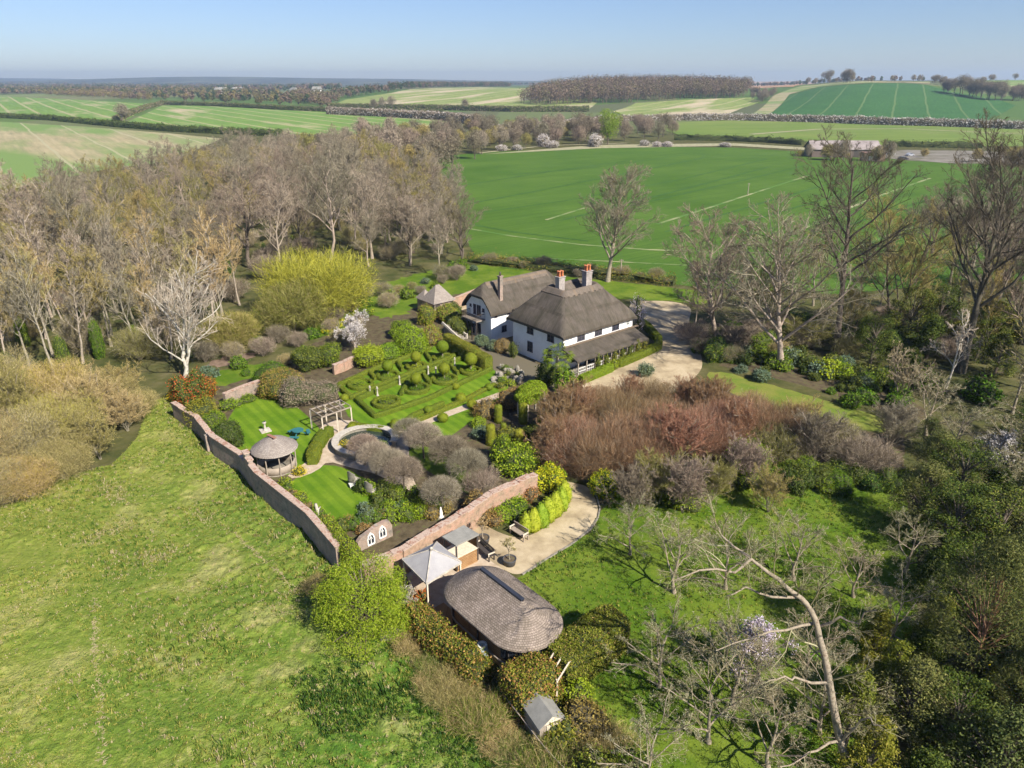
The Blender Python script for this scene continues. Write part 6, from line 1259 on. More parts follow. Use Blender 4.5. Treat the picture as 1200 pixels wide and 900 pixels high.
# white pergola
pa = [G(363, 480, 2.2), G(398, 469, 2.2), G(411, 477, 2.2), G(377, 489, 2.2)]; b0 = Vector((pa[0][0], pa[0][1], 0)); pg = empty('white_pergola', b0, 'open white pole pergola beside the upper lawn', 'pergola', worldbuilt=True)
bm_ = MB()
for t in (0, .5, 1):
    a = pa[0].lerp(pa[3], t); b = pa[1].lerp(pa[2], t); bm_.bar(a, b, .1)
bm_.build('long_beams', m_greyw, pg); bm_ = MB()
for t in np.linspace(0, 1, 6): bm_.bar(pa[0].lerp(pa[1], t) + Vector((0, 0, .1)), pa[3].lerp(pa[2], t) + Vector((0, 0, .1)), .07)
bm_.build('cross_beams', m_greyw, pg)
for a in pa + [pa[0].lerp(pa[1], .5), pa[3].lerp(pa[2], .5)]: MB().bar((a[0], a[1], 0), (a[0], a[1], 2.15), .1).build('post', m_palew, pg)
# bench, dark planters, pots
def bench(q, rz, label, mat, L_=1.6):
    r = empty('garden_bench', G(*q), label, 'bench', rz=rz); MB().box((0, 0, .44), (L_, .46, .06)).build('seat', mat, r); k = MB()
    k.box((0, .24, .9), (L_, .06, .1)).box((0, .24, .55), (L_, .05, .06))
    for x in np.arange(-L_ / 2 + .1, L_ / 2, .13): k.box((x, .24, .72), (.05, .035, .36))
    k.build('backrest', mat, r)
    for x in (-L_ / 2 + .05, L_ / 2 - .05):
        MB().box((x, -.2, .22), (.08, .08, .43)).box((x, .24, .22), (.08, .08, .43)).build('leg', mat, r); MB().box((x, 0, .66), (.09, .55, .06)).box((x, -.23, .54), (.07, .07, .2)).build('armrest', m_palew, r)
ba, bb = G(601, 624), G(615, 633); bench(((601 + 615) / 2, 629), math.atan2(bb[1] - ba[1], bb[0] - ba[0]) + 0, 'grey-brown slatted bench with pale ends at the edge of the lower drive', m_greyw)
ba, bb = G(561, 642), G(575, 655); bench((568, 650), math.atan2(bb[1] - ba[1], bb[0] - ba[0]), 'dark slatted bench beside the flat-roofed garden bar', m_timber, 1.9)
OLV = Proto(lambda: bare_tree('pot_tree', 701, m_bark, tw_straw, leaf=tw_straw, nleaf=500, lsize=.07, h=1.7, spread=.75, r=.05, limbs=8, first=.4, ang=.8, up=.3, sub=(5, 4, 3), minr=.008, twig=.012))
for q, lb1, lb2 in (((597, 661), 'round dark tub in front of the oval room', 'small budding tree in the round dark tub nearest the lawn'), ((566, 636), 'round dark tub beside the flat-roofed garden bar', 'small budding tree in the tub beside the garden bar')):
    r = empty('plant_pot', G(*q), lb1, 'plant pot'); MB().lathe([(0, 0), (.42, 0), (.5, .42), (.52, .5), (.45, .5), (.43, .42), (0, .42)], 18).build('tub', mplain('dark_tub', (.06, .06, .065)), r); MB().lathe([(0, .44), (.44, .43)][::-1], 16).build('soil', m_soil, r)
    p = G(*q); p[2] = .43; OLV.put(p, 1.0, 1.0, lb2, 'pot tree')
r = empty('water_butt', G(565.5, 773), 'pale blue-grey water butt with white rim on the shaded side of the oval room', 'water butt'); MB().lathe([(0, 0), (.28, 0), (.33, .3), (.34, .6), (.32, 1.0), (.28, 1.12), (0, 1.12)], 18).build('body', mplain('butt_blue', (.42, .50, .56), .45), r); MB().lathe([(.18, 1.12), (.3, 1.12), (.3, 1.2), (.18, 1.2), (.18, 1.12)], 18).build('rim', m_wframe, r); MB().box((-.3, -.12, .2), (.1, .04, .05)).build('tap', m_lead, r)
# shed
shd = empty('garden_shed', G(636, 858), 'small grey shed with ridged roof at the lower edge below the clipped hedge', 'shed', rz=R(118)); shd.scale = (.88, .88, .9)
MB().box((0, 0, .9), (2.0, 1.6, 1.8)).build('wall', m_greyw, shd)
V = [(-1.1, -.92, 1.72), (1.1, -.92, 1.72), (1.1, 0, 2.36), (-1.1, 0, 2.36), (1.1, .92, 1.72), (-1.1, .92, 1.72)]; V = V + [(x, y, z - .06) for x, y, z in V]
MB().add(V, [[0, 1, 2, 3], [3, 2, 4, 5], [6, 9, 8, 7], [9, 11, 10, 8], [0, 6, 7, 1], [4, 10, 11, 5], [1, 7, 8, 2], [2, 8, 10, 4], [0, 3, 9, 6], [3, 5, 11, 9]]).build('roof', m_felt, shd)
V = [(s * 1.003, y, z) for s in (-1, 1) for y, z in ((-.8, 1.75), (.8, 1.75), (0, 2.28))]; MB().add(V, [[0, 2, 1], [3, 4, 5]]).build('gable', m_palew, shd); MB().box((-1.03, 0, .85), (.05, .7, 1.6)).build('door', m_palew, shd)
# rustic pergola poles beside the shed
def poles(name, label, lst, cat, mat=m_palew, w_=.08):
    b = Vector((lst[0][0][0], lst[0][0][1], 0)); r = empty(name, b, label, cat, worldbuilt=True)
    up_ = [l for l in lst if abs(l[0][0] - l[1][0]) + abs(l[0][1] - l[1][1]) < .3]; rest = [l for l in lst if l not in up_]
    for a, c in up_: MB().bar(a, c, w_).build('post', mat, r)
    for a, c in rest: MB().bar(a, c, w_ * .85).build('rail', mat, r)
A = [G(640, 812), G(652, 832), G(668, 805), G(654, 788)]; z2 = Vector((0, 0, 2.1)); ls = [(a, a + z2) for a in A] + [(A[0] + z2, A[3] + z2 * 1.02), (A[1] + z2, A[2] + z2), (A[0] + z2, A[1] + z2), (A[3] + z2, A[2] + z2), (A[0].lerp(A[1], .5) + z2, A[3].lerp(A[2], .5) + z2)]
poles('rustic_trellis', 'rustic trellis of pale poles beside the small shed', ls, 'trellis')
A = [G(747, 560), G(780, 560), G(810, 559)]; z1 = Vector((0, 0, 1.3)); poles('rustic_fence', 'rustic pole fence in front of the copper thicket', [(a, a + z1) for a in A] + [(A[0] + z1, A[1] + z1), (A[1] + z1, A[2] + z1), (A[0] + z1 * .4, A[1] + z1 * .45), (A[1] + z1 * .45, A[2] + z1 * .4), (A[0] + z1, A[1] + z1 * .2)], 'fence')
A = [G(447, 752), G(462, 750), G(476, 746)]; hr = empty('hurdle_fence', A[0], 'short grey woven hurdle fence under the bright green tree', 'fence', worldbuilt=True)
for a in A: MB().bar(a, a + Vector((0, 0, 1.0)), .07).build('post', m_greyw, hr)
k = MB()
for z in np.arange(.1, .95, .12): k.bar(A[0] + Vector((0, .03, z)), A[1] + Vector((0, -.03, z)), .05, .09).bar(A[1] + Vector((0, -.03, z)), A[2] + Vector((0, .03, z)), .05, .09)
k.build('woven_rails', m_greyw, hr)
wf = [G(590, 830), G(640, 895), G(668, 925)]; poles('wire_fence', 'thin post and rail fence along the meadow below the shed', [(a, a + Vector((0, 0, 1.1))) for a in wf] + [(wf[0] + Vector((0, 0, 1.0)), wf[1] + Vector((0, 0, 1.0))), (wf[1] + Vector((0, 0, 1.0)), wf[2] + Vector((0, 0, 1.0)))], 'fence', m_greyw, .06)
# drive kerb edging
def kerb(name, px, label):
    q = [G(*p) for p in px]; m = MB()
    for a, b in zip(q[:-1], q[1:]): m.bar(a + Vector((0, 0, .05)), b + Vector((0, 0, .05)), .12, .1)
    o = m.build(name, m_stone); tag(o, label, 'kerb', kind='structure')
kerb('drive_kerb', [(690, 570), (699, 582), (703, 596), (701, 607), (693, 620), (670, 638), (640, 656), (612, 674)], 'low stone edging along the curving drive')

# ================================================================== KNOT GARDEN
BXL = 'low clipped box hedge edging'
def ring_hedge(q, r, i):
    c = G(*q); P = [(c[0] + r * math.cos(a), c[1] + r * math.sin(a)) for a in np.linspace(0, 2 * math.pi, 17)]
    hedge('ring_hedge', P, .42, .42, lf_box, 'circular clipped box hedge in the knot garden', 'ring hedges of the knot garden', lsize=.09, dens=110, lump=.015, jit=.02, seed=i, seg=.35)
RC = [(453, 473, 1.35), (423, 452, 1.3), (488, 457, 1.35), (455, 442, 1.2), (521, 446, 1.35), (488, 431, 1.1), (519, 421, 1.15), (552, 436, 1.15)]
for i, (a, b, r) in enumerate(RC): ring_hedge((a, b), r, i)
def hline(px, label, wd=.45, h=.5, leaf=lf_box, name='box_hedge', i=0, **kw): return hedge(name, [tuple(G(*q)) for q in px], wd, h, leaf, label, lsize=kw.pop('ls', .09), dens=kw.pop('dens', 100), lump=kw.pop('lump', .02), jit=kw.pop('jit', .03), seed=i + 50, **kw)
hline([(418, 470), (440, 490), (500, 470), (576, 434)], 'low box hedge dividing the front ring beds from the lawn strip')
hline([(418, 470), (470, 448), (545, 420)], 'low box hedge along the middle of the knot garden')
hline([(396, 454), (412, 468), (465, 446), (540, 416)], 'low box hedge along the grass walk of the knot garden')
hline([(396, 454), (440, 434), (505, 410)], 'low box hedge at the back of the knot garden')
for i, (a, b) in enumerate((((470, 464), (480, 446)), ((505, 452), (496, 440)), ((537, 440), (528, 430)), ((440, 446), (432, 436)), ((472, 436), (465, 424)), ((505, 425), (498, 413)))):
    hline([a, b], 'short box hedge between two ring beds', .4, .45, i=i, group='short cross hedges of the knot garden')
hline([(452, 508), (500, 490), (545, 470), (580, 452)], 'low yellowish hedge along the upper side of the long path', .5, .4)
hline([(411, 502), (425, 505), (450, 508)], 'clipped golden box hedge behind the round pool', .7, .7, i=3)
hline([(470, 500), (485, 488), (520, 474)], 'low box hedge beside the lawn strip near the pool', .5, .4, i=4)
hline([(371, 528), (366, 545)], 'thick clipped box hedge block left of the pool path, lower half', 1.1, .9, i=5); hline([(372, 527), (380, 514), (388, 509)], 'thick clipped box hedge block left of the pool path, upper half', 1.1, .9, i=6)
TB = Proto(lambda: None)
def topiary():
    root = bpy.data.objects.new('topiary_ball', None); COL.objects.link(root); MB().paths([[0, 0, 0], [.02, 0, .8], [0, 0, 1.4]], [.07, .05, .05], 7).build('stem', m_bark, root)
    c = MB().blob((0, 0, 1.5), (.68, .68, .68), .012, 16, 5, flat=False); c.leafify(300, .08, .02, g=np.random.default_rng(4)); c.build('foliage', lf_box, root); return root
TB.make = topiary
for i, (a, b, s) in enumerate(((488, 457, .95), (455, 442, .95), (521, 446, 1.0), (488, 431, .95), (519, 421, 1.12), (552, 436, 1.12))):
    TB.put(G(a, b), i, s, 'clipped ball on a short stem inside a ring hedge', 'topiary', 'ball topiaries of the knot garden')
STT = Proto(lambda: None)
def statue_col():
    r = bpy.data.objects.new('stone_post', None); COL.objects.link(r); MB().lathe([(0, 0), (.2, 0), (.2, .12), (.11, .18), (.1, 1.05), (.16, 1.1), (.16, 1.15), (.0, 1.15)], 8).build('shaft', m_pale_stone, r)
    MB().lathe([(0, 0), (.08, .02), (.13, .12), (.1, .22), (.05, .28), (0, .3)], 8, (0, 0, 1.15)).build('finial', m_pale_stone, r); return r
STT.make = statue_col
for i, (a, b) in enumerate(((468.5, 451), (434, 463), (442.5, 464), (502, 439), (533, 429), (511, 440))): STT.put(G(a, b), 0, .8, 'slim pale stone post with finial between the box hedges', 'stone post', 'stone posts of the knot garden')
SB = Proto(lambda: None)
def smallball():
    r = bpy.data.objects.new('box_ball', None); COL.objects.link(r); c = MB().blob((0, 0, .42), (.5, .5, .45), .03, 12, 8); c.leafify(260, .09, .03, g=np.random.default_rng(4)); c.build('foliage', lf_box, r); MB().paths([[0, 0, 0], [0, 0, .3]], [.05, .04], 5).build('stem', m_bark, r); return r
SB.make = smallball
for i, (a, b) in enumerate(((573, 457), (540, 471), (502, 484), (519, 494), (553, 478), (404, 470), (413, 505), (463, 500), (534, 456), (508, 402))): SB.put(G(a, b), i, go.uniform(.8, 1.15), 'small clipped box ball along the garden paths', 'topiary', 'small box balls of the knot garden')
hedge('yew_hedge', [tuple(G(524, 408)), tuple(G(560, 428))], 1.3, 2.0, lf_yew, 'tall clipped yew hedge between the knot garden and the wing, longer block', lsize=.1, dens=140, lump=.03, jit=.04)
hedge('yew_hedge', [tuple(G(562, 429)), tuple(G(573, 435))], 1.4, 1.8, lf_yew, 'short tall yew hedge block at the house end of the long block', lsize=.1, dens=140, lump=.03, jit=.04, seed=2)
# flat-topped hedges by the porch
hedge('box_hedge', [tuple(G(680, 449)), tuple(G(716, 434))], 1.0, .85, lf_lime, 'bright clipped hedge in front of the porch, nearer the palm', lsize=.1, dens=150, lump=.02, jit=.03, seed=12)
hedge('box_hedge', [tuple(G(724, 430)), tuple(G(750, 419)), tuple(G(771, 409)), tuple(G(771, 400)), tuple(G(758, 385)), tuple(G(745, 377))], .9, .85, lf_box, 'bright clipped hedge curving round the right end of the porch', lsize=.1, dens=130, lump=.02, jit=.03, seed=13)
def sh(name, q, rx, rz, leaf, label, ls=.14, dens=130, lump=.25, parts=4, jit=.12, leaf2=None, f2=0, cat='shrub', seed=None, group=None, rzz=0):
    s = seed if seed is not None else int(q[0] * 7 + q[1]); return Proto(lambda: shrub(name, s, leaf, rx, rz, lsize=ls, dens=dens, lump=lump, parts=parts, jit=jit, leaf2=leaf2, frac2=f2)).put(G(*q), rzz, 1, label, cat, group)
sh('box_ball', (719, 432), .6, 1.1, lf_lime, 'bright round bush between the two porch hedges', .1, 150)
sh('shrub', (757, 440), .95, 1.3, lf_glauc, 'lone grey-green bush standing on the gravel drive', .13, 90, jit=.2)
# palm
pl_ = empty('palm_tree', G(652, 462), 'shaggy fan palm with tall fibrous trunk at the near corner of the house', 'palm')
MB().paths([[0, 0, 0], [.03, 0, 1.5], [0, .05, 3.4], [.02, 0, 4.6]], [.24, .2, .19, .16], 8).build('trunk', m_greyw, pl_)
fr = MB()
for i in range(46):
    a = i * 2.4; el = go.uniform(-.75, 1.15); L_ = go.uniform(1.0, 1.5); d = np.array([math.cos(a) * math.cos(el), math.sin(a) * math.cos(el), math.sin(el)]); s0 = np.array([0, 0, 4.5]); tip = s0 + d * L_; fr.paths([s0, tip], [.02, .015], 3)
    sd_ = np.cross(d, [0, 0, 1.0]); sd_ /= np.linalg.norm(sd_)
    for k in range(13):
        t = (k - 6) / 6 * 1.5; dd = d * math.cos(t) + sd_ * math.sin(t); e = tip + dd * .62 + np.array([0, 0, -.22]); pw = np.cross(dd, [0, 0, 1.0]) * .035; fr.add([tip - pw * .4, (tip + e) / 2 - pw + [0, 0, .1], e, (tip + e) / 2 + pw + [0, 0, .1]], [[0, 1, 2, 3]])
fr.build('fronds', [lf_box], pl_)
pl2 = sh('shrub', (664, 466), 1.25, 3.0, lf_green, 'tall leafy evergreen right of the palm trunk', .2, 70, leaf2=lf_lime, f2=.3, jit=.2); sh('shrub', (640, 452), 1.1, 2.6, lf_dark, 'dark glossy shrub left of the palm trunk', .2, 70, jit=.2)
# ivy arch
ar = empty('ivy_arch', G(622, 488), 'variegated ivy mounded over a garden gateway with pale posts', 'ivy arch', rz=HR)
c = MB().blob((0, 0, 2.7), (1.75, 1.3, 1.05), .08, 16, 9, flat=False); P, Nn, A_ = c.sample(9000, go); m = MB().blob((0, 0, 2.7), (1.65, 1.2, .98), .08, 16, 9, flat=False); mi = go.random(9000) < .35
m.leaves(P[~mi], Nn[~mi] + go.normal(0, .5, (int((~mi).sum()), 3)), .13, .7, 0); m.leaves(P[mi] + Nn[mi] * .05, Nn[mi] + go.normal(0, .5, (int(mi.sum()), 3)), .13, .7, 1); m.build('ivy', [lf_box, lf_lime], ar)
for x in (-1.1, 1.2):
    for y in (-.7, .7): MB().box((x, y, 1.1), (.16, .16, 2.2)).build('post', m_palew, ar)
# clipped columns
TC = Proto(lambda: None)
def column_():
    r = bpy.data.objects.new('clipped_column', None); COL.objects.link(r); m = MB().lathe([(0, 0), (.36, 0), (.4, .4), (.4, 1.7), (.33, 1.9), (0, 1.98)], 14); m.leafify(170, .09, .03, g=np.random.default_rng(4)); m.build('foliage', lf_yew, r); MB().paths([[0, 0, 0], [0, 0, .5]], [.08, .07], 5).build('stem', m_bark, r); return r
TC.make = column_
for q, s in (((584, 495), 1), ((613, 496), 1.15), ((575, 521), 1.1), ((608, 527), 1.1), ((590, 510), .7)): TC.put(G(*q), 0, s, 'dark green clipped yew column in the mixed shrubbery', 'topiary', 'clipped yew columns')
# mixed garden shrubs
sh('shrub', (600, 478), 1.5, 2.2, lf_tawny, 'mauve-brown twiggy shrub left of the ivy arch', .12, 80, jit=.22); sh('shrub', (640, 500), .8, 1.2, lf_lime, 'small yellow-green bush behind the ivy arch posts', .1)
sh('shrub', (602, 552), 1.9, 2.0, lf_green, 'broad green rhododendron-like shrub inside the red-brick wall', .2, 70, leaf2=lf_lime, f2=.35, jit=.2); sh('shrub', (588, 542), 1.0, 2.2, lf_lime, 'upright yellow-green shrub beside the broad green shrub', .1)
sh('shrub', (568, 488), 1.4, 1.5, lf_tawny, 'straw-brown shrub beside the end of the long path', .12, 80, jit=.2); sh('shrub', (565, 512), 1.2, .9, lf_glauc, 'low grey bush by the shaded grass', .12, 80); sh('shrub', (595, 515), 1.1, 1.1, lf_yew, 'olive shrub between the clipped columns', .12, 80)
sh('shrub', (622, 520), 1.3, 2.0, lf_dark, 'dark shrub in the deep shade left of the copper thicket', .15, 80); sh('shrub', (625, 545), 1.2, 1.8, lf_dark, 'dark shrub behind the golden shrub', .15, 80)
sh('shrub', (560, 500), .8, .8, lf_lime, 'small bright bush by the lower lawn corner of the path', .12)
sh('golden_shrub', (644, 573), 1.25, 1.9, lf_yellow, 'golden yellow shrub at the end of the red-brick wall', .15, 110, leaf2=lf_lime, f2=.2); sh('golden_shrub', (707, 577), 1.25, 1.8, lf_lime, 'rounded yellow-green shrub across the drive from the golden one', .14, 110, leaf2=lf_yellow, f2=.35)
CT = Proto(lambda: None)
def thuja():
    r = bpy.data.objects.new('dwarf_conifer', None); COL.objects.link(r); m = MB().lathe([(0, 0), (.42, .05), (.5, .4), (.46, .9), (.3, 1.35), (.1, 1.65), (0, 1.7)], 14); m.leafify(220, .13, .06, aspect=.35, g=np.random.default_rng(4), tilt=.9); m.build('foliage', lf_lime, r); MB().paths([[0, 0, 0], [0, 0, .4]], [.06, .05], 5).build('stem', m_bark, r); return r
CT.make = thuja
for q, s in (((616, 623), 1.0), ((625, 621), 1.15), ((634, 616), 1.2), ((642, 610), 1.25), ((650, 604), 1.25), ((657, 597), 1.25), ((661, 588), 1.2)): CT.put(G(*q), q[0], s, 'bright green dwarf conifer in the curved row along the lower drive', 'conifer', 'dwarf conifers along the lower drive')
sh('shrub', (576, 612), 1.3, 1.0, lf_tawny, 'tawny border shrub at the foot of the red-brick wall', .12, 90); sh('shrub', (600, 596), 1.5, .9, lf_green, 'low green border plants behind the dwarf conifers', .13, 90, leaf2=lf_lime, f2=.3); sh('shrub', (588, 610), .8, .9, lf_lime, 'small lime bush behind the bench', .12); sh('shrub', (618, 584), 1.0, 1.2, lf_copper, 'red-tinged climber against the red-brick wall', .12, 90)
sh('shrub', (560, 600), 1.0, 1.7, lf_tawny, 'pale brown climber where the red-brick wall steps', .12, 80)
# planting round wall corner
sh('red_shrub', (226, 473), 1.9, 3.1, lf_dark, 'dark shrub tipped with orange-red shoots at the top of the long wall', .16, 90, leaf2=lf_red, f2=.22, jit=.2); sh('red_shrub', (243, 468), 1.1, 2.6, lf_red, 'orange-red bush right behind the dark red-tipped shrub', .14, 90, leaf2=lf_yew, f2=.25)
sh('golden_shrub', (209, 468), .9, 1.5, lf_yellow, 'small yellow bush at the meadow end of the long wall', .12, 110)
sh('shrub', (240, 500), 1.5, 2.6, lf_yew, 'yellow-olive shrub leaning over the long wall', .14, 80, jit=.22); sh('shrub', (268, 522), 1.5, 2.5, lf_dark, 'dark ivy-green dome beside the step of the long wall', .12, 110, jit=.1); sh('shrub', (252, 508), 1.1, 2.0, lf_green, 'green shrub between the olive and ivy-green ones', .14, 90)
sh('shrub', (288, 540), 1.1, .9, lf_tawny, 'low straw-yellow bush left of the gazebo', .1, 90); sh('shrub', (270, 478), 1.0, .8, lf_lime, 'low bright plants at the back corner of the upper lawn', .12, 80); sh('shrub', (290, 470), .9, .5, lf_green, 'low green plants edging the upper lawn', .12, 80)
sh('hedge_bush', (330, 462), 2.2, 2.3, lf_yew, 'broad olive hedge bush behind the upper lawn', .13, 80, leaf2=lf_tawny, f2=.4); sh('hedge_bush', (352, 472), 2.2, 2.2, tw_mauve, 'broad mauve-brown hedge bush behind the pergola', .12, 90, jit=.15); sh('hedge_bush', (378, 470), 2.0, 1.9, tw_mauve, 'brown hedge bush nearest the pergola', .12, 90, jit=.15); sh('hedge_bush', (322, 450), 1.8, 2.0, lf_green, 'green hedge bush at the back of the upper lawn', .13, 80)
sh('shrub', (335, 570), .6, .6, lf_lime, 'small lime bush at the gazebo foot', .1); sh('shrub', (352, 556), .5, .7, lf_yellow, 'small golden plant on the gazebo side of the path', .1)
for i in range(14):
    t = i / 13; sh('border_plant', (336 + 58 * t + go.normal(0, 2), 574 + 52 * t + go.normal(0, 2)), go.uniform(.35, .6), go.uniform(.35, .8), [lf_lime, lf_green, lf_tawny, lf_yew][i % 4], 'border plant along the garden side of the long wall', .1, 90, group='border plants along the long wall', cat='plant', seed=i)
for i in range(26):
    t = go.random(); q = (400 + 110 * t + go.normal(0, 5), 622 - 30 * t + go.normal(0, 8)); sh('border_plant', q, go.uniform(.4, .8), go.uniform(.4, 1.0), [lf_green, lf_lime, lf_tawny, lf_dark, lf_glauc][i % 5], 'border plant between the lower lawn and the folly wall', .12, 80, group='border plants above the folly', cat='plant', seed=i + 40)
for i in range(16):
    q = (455 + go.normal(0, 16), 582 + go.normal(0, 7)); sh('border_plant', q, go.uniform(.4, .8), go.uniform(.5, 1.1), [lf_dark, lf_green, lf_lime][i % 3], 'leafy plant under the clipped trees beside the garden chairs', .13, 90, group='plants beside the garden chairs', cat='plant', seed=i + 80)
for i in range(12):
    q = (478 + i * 3.5 + go.normal(0, 3), 598 + go.normal(0, 5)); sh('border_plant', q, go.uniform(.4, .8), go.uniform(.5, 1.3), [lf_green, lf_lime, lf_tawny][i % 3], 'leafy plant in the bed behind the red-brick wall', .13, 90, group='plants behind the red-brick wall', cat='plant', seed=i + 120)
sh('pool_plant', (404, 528), .6, .9, lf_yellow, 'golden plant growing inside the round pool', .1); sh('pool_plant', (440, 530), 1.1, 1.0, lf_green, 'green planting inside the round pool', .12, 90)
# behind the knot garden
sh('lime_shrub', (432, 428), 2.0, 2.1, lf_lime, 'lime-green bush behind the knot garden, lower left of the pair', .16, 90, jit=.2); sh('lime_shrub', (483, 412), 2.1, 2.9, lf_lime, 'tall lime-green bush behind the knot garden, the biggest', .16, 90, jit=.2); sh('lime_shrub', (456, 420), 1.5, 1.5, lf_lime, 'low lime-green bush linking the two bigger ones', .15, 90, jit=.18); sh('lime_shrub', (505, 404), 1.4, 2.3, lf_tawny, 'straw-brown bush between the lime bush and the yew hedge', .14, 80, jit=.2, leaf2=lf_lime, f2=.3)
sh('shrub', (385, 428), 1.7, 2.4, lf_green, 'green bush left of the brick wall fragment', .16, 80, leaf2=lf_dark, f2=.4); sh('shrub', (362, 432), 1.9, 2.6, lf_dark, 'dark green bush behind the olive hedge', .16, 80); sh('shrub', (470, 395), 1.6, 2.0, lf_green, 'green bush behind the lime bushes', .16, 80); sh('shrub', (525, 378), 1.6, 2.2, lf_lime, 'yellow-green bush before the small outbuilding', .15, 80, leaf2=lf_tawny, f2=.4); sh('shrub', (500, 380), 1.2, 2.4, lf_lime, 'yellowish bush left of the small outbuilding', .14, 80, leaf2=lf_tawny, f2=.3)
sh('shrub', (540, 392), 1.6, 2.4, lf_dark, 'dark ivy bank beside the stone steps', .14, 90); sh('shrub', (530, 372), 1.5, 1.9, lf_dark, 'dark ivy bank below the yard wall', .14, 90)
for i, (q, s) in enumerate((((566, 405), 1.0), ((578, 410), .9), ((589, 412), 1.1))): sh('round_shrub', q, s, s * 1.35, lf_glauc if i < 2 else lf_tawny, ['grey-green round shrub under the balcony, the left one', 'grey-green round shrub in the middle against the wing', 'reddish-brown round shrub against the wing, near the house corner'][i], .1, 120, jit=.06)
sh('climber', (601, 419), .5, 1.9, lf_dark, 'dark climber on the shaded house wall', .14, 60, jit=.15); sh('climber', (747, 386), .6, 4.3, lf_yew, 'climber with lilac flowers at the right-hand house corner', .14, 60, jit=.25, leaf2=lf_pink, f2=.5)
for i, x in enumerate((3.3, 4.8, 6.2, 7.6, 9.0, 10.5, 11.8)):
    p = hl(x, -2.6); r = Proto(lambda i=i: shrub('climbing_rose', 800 + i, lf_yew, .3, 1.9, lsize=.12, dens=90, lump=.25, parts=3, jit=.12)).put(p, i, 1, 'leafy climber twining up a porch post', 'climber', 'climbers on the porch posts')
# rockery
RK = Proto(lambda: None)
for i in range(22):
    q = (574 + 40 * go.random(), 430 + 22 * go.random()); c = MB().blob((0, 0, .15), (go.uniform(.2, .45), go.uniform(.2, .35), go.uniform(.18, .55)), .16, 7, i, smooth=False)
    o = c.build('rock', m_stone, None, tuple(G(*q)), local=True); tag(o, 'pale jagged rock in the rockery beside the terrace', 'rock', 'rockery stones')
for i in range(10): sh('rockery_plant', (574 + 40 * go.random(), 430 + 24 * go.random()), go.uniform(.3, .55), go.uniform(.3, .7), [lf_lime, lf_green, lf_yew][i % 3], 'small plant between the rockery stones', .1, 110, group='rockery plants', cat='plant', seed=i + 200)
# knot garden infill
for i, (a, b, r) in enumerate(RC): sh('bed_plant', (a, b), r * .62, .3, [lf_green, lf_lime][i % 2], 'low planting filling a ring hedge bed', .1, 120, group='plantings inside the ring hedges', cat='plant', seed=i + 300, lump=.35)
# clipped mushroom trees
for i, (q, s) in enumerate((((427.5, 545), .92), ((441, 556), .95), ((457, 567), 1.0), ((474, 578), 1.02), ((480, 526), .95), ((497, 537), 1.08), ((527, 556), 1.12), ((548, 571), 1.08), ((518, 602), 1.0))):
    LIME[i % 3].put(G(*q), i * 1.3, s * .9, 'clipped umbrella-shaped tree with mauve leafless crown by the pool walk', 'tree', 'clipped umbrella trees by the pool walk')
SCR[1].put(G(566, 583), 0, .8, 'small grey leafless tree against the inside of the red-brick wall', 'tree')
# bright tree, hedges round the oval room
Proto(lambda: leafy_tree('bright_tree', 900, lf_bright, 4.6, 3.0, nclump=170, nleaf=170, lsize=.15, shape='dome', low=.05, aspect=.3)).put(G(430, 738), 0, 1, 'bright yellow-green feathery tree where the two garden walls meet', 'tree')
blossom(901, lf_white, 2.0, .8, 900, .07).put(G(483, 716), 0, 1, 'tiny white blossom bush right of the bright feathery tree', 'blossom tree')
sh('shrub', (492, 706), .5, .9, lf_red, 'small orange-red shrub under the canopy corner', .1)
hedge('mixed_hedge', [tuple(G(484, 735)), tuple(G(520, 768)), tuple(G(566, 806))], 1.3, 1.7, lf_yew, 'loose green and copper hedge on the meadow side of the oval room', lsize=.13, dens=170, lump=.14, jit=.14, leaf2=lf_copper, frac2=.35, seed=5)
hedge('clipped_hedge', [tuple(G(650, 800)), tuple(G(690, 772)), tuple(G(722, 748))], 2.3, 2.2, lf_yew, 'broad clipped olive hedge between the oval room and the orchard lawn', lsize=.12, dens=210, lump=.07, jit=.07, leaf2=lf_tawny, frac2=.12, seed=6)
hedge('clipped_hedge', [tuple(G(598, 838)), tuple(G(625, 820)), tuple(G(640, 808))], 2.4, 2.3, lf_yew, 'rounder rusty-green hedge mass above the small shed', lsize=.12, dens=210, lump=.15, jit=.12, leaf2=lf_copper, frac2=.3, seed=7)
hedge('ivy_wall_top', [tuple(G(386, 640, 0)), tuple(G(404, 664, 0)), tuple(G(420, 680, 0))], .9, 2.5, lf_yew, 'clipped yellow-green ivy over the lower end of the long wall', lsize=.12, dens=150, lump=.06, jit=.06, leaf2=lf_lime, frac2=.4, seed=8)
SW = [Proto(lambda i=i: fuzzy('bramble', 910 + i, m_bark, tw_straw, 1.7, 1.2, 4200, .6, .016, .35, 14, [tw_olive, lf_green][i], .5, spread=.75, shell=.2, stems=24, r=.02, part='canes')) for i in range(2)]
for i, (q, s) in enumerate((((505, 775), .6), ((520, 790), .75), ((540, 805), .7), ((552, 828), .8), ((524, 818), .7), ((568, 848), .7), ((590, 872), .7), ((544, 846), .6), ((482, 758), .55), ((612, 895), .8), ((376, 690), .6), ((640, 905), .8), ((665, 890), .8), ((690, 880), .8), ((715, 895), .9), ((675, 910), .9), ((508, 800), .55))):
    SW[i % 2].put(G(*q), i * 1.1, (s, s * 1.15, s * (.55 + .35 * (i % 3))), 'straw-coloured bramble tangle at the meadow edge below the oval room', 'bramble', 'bramble tangles below the oval room')
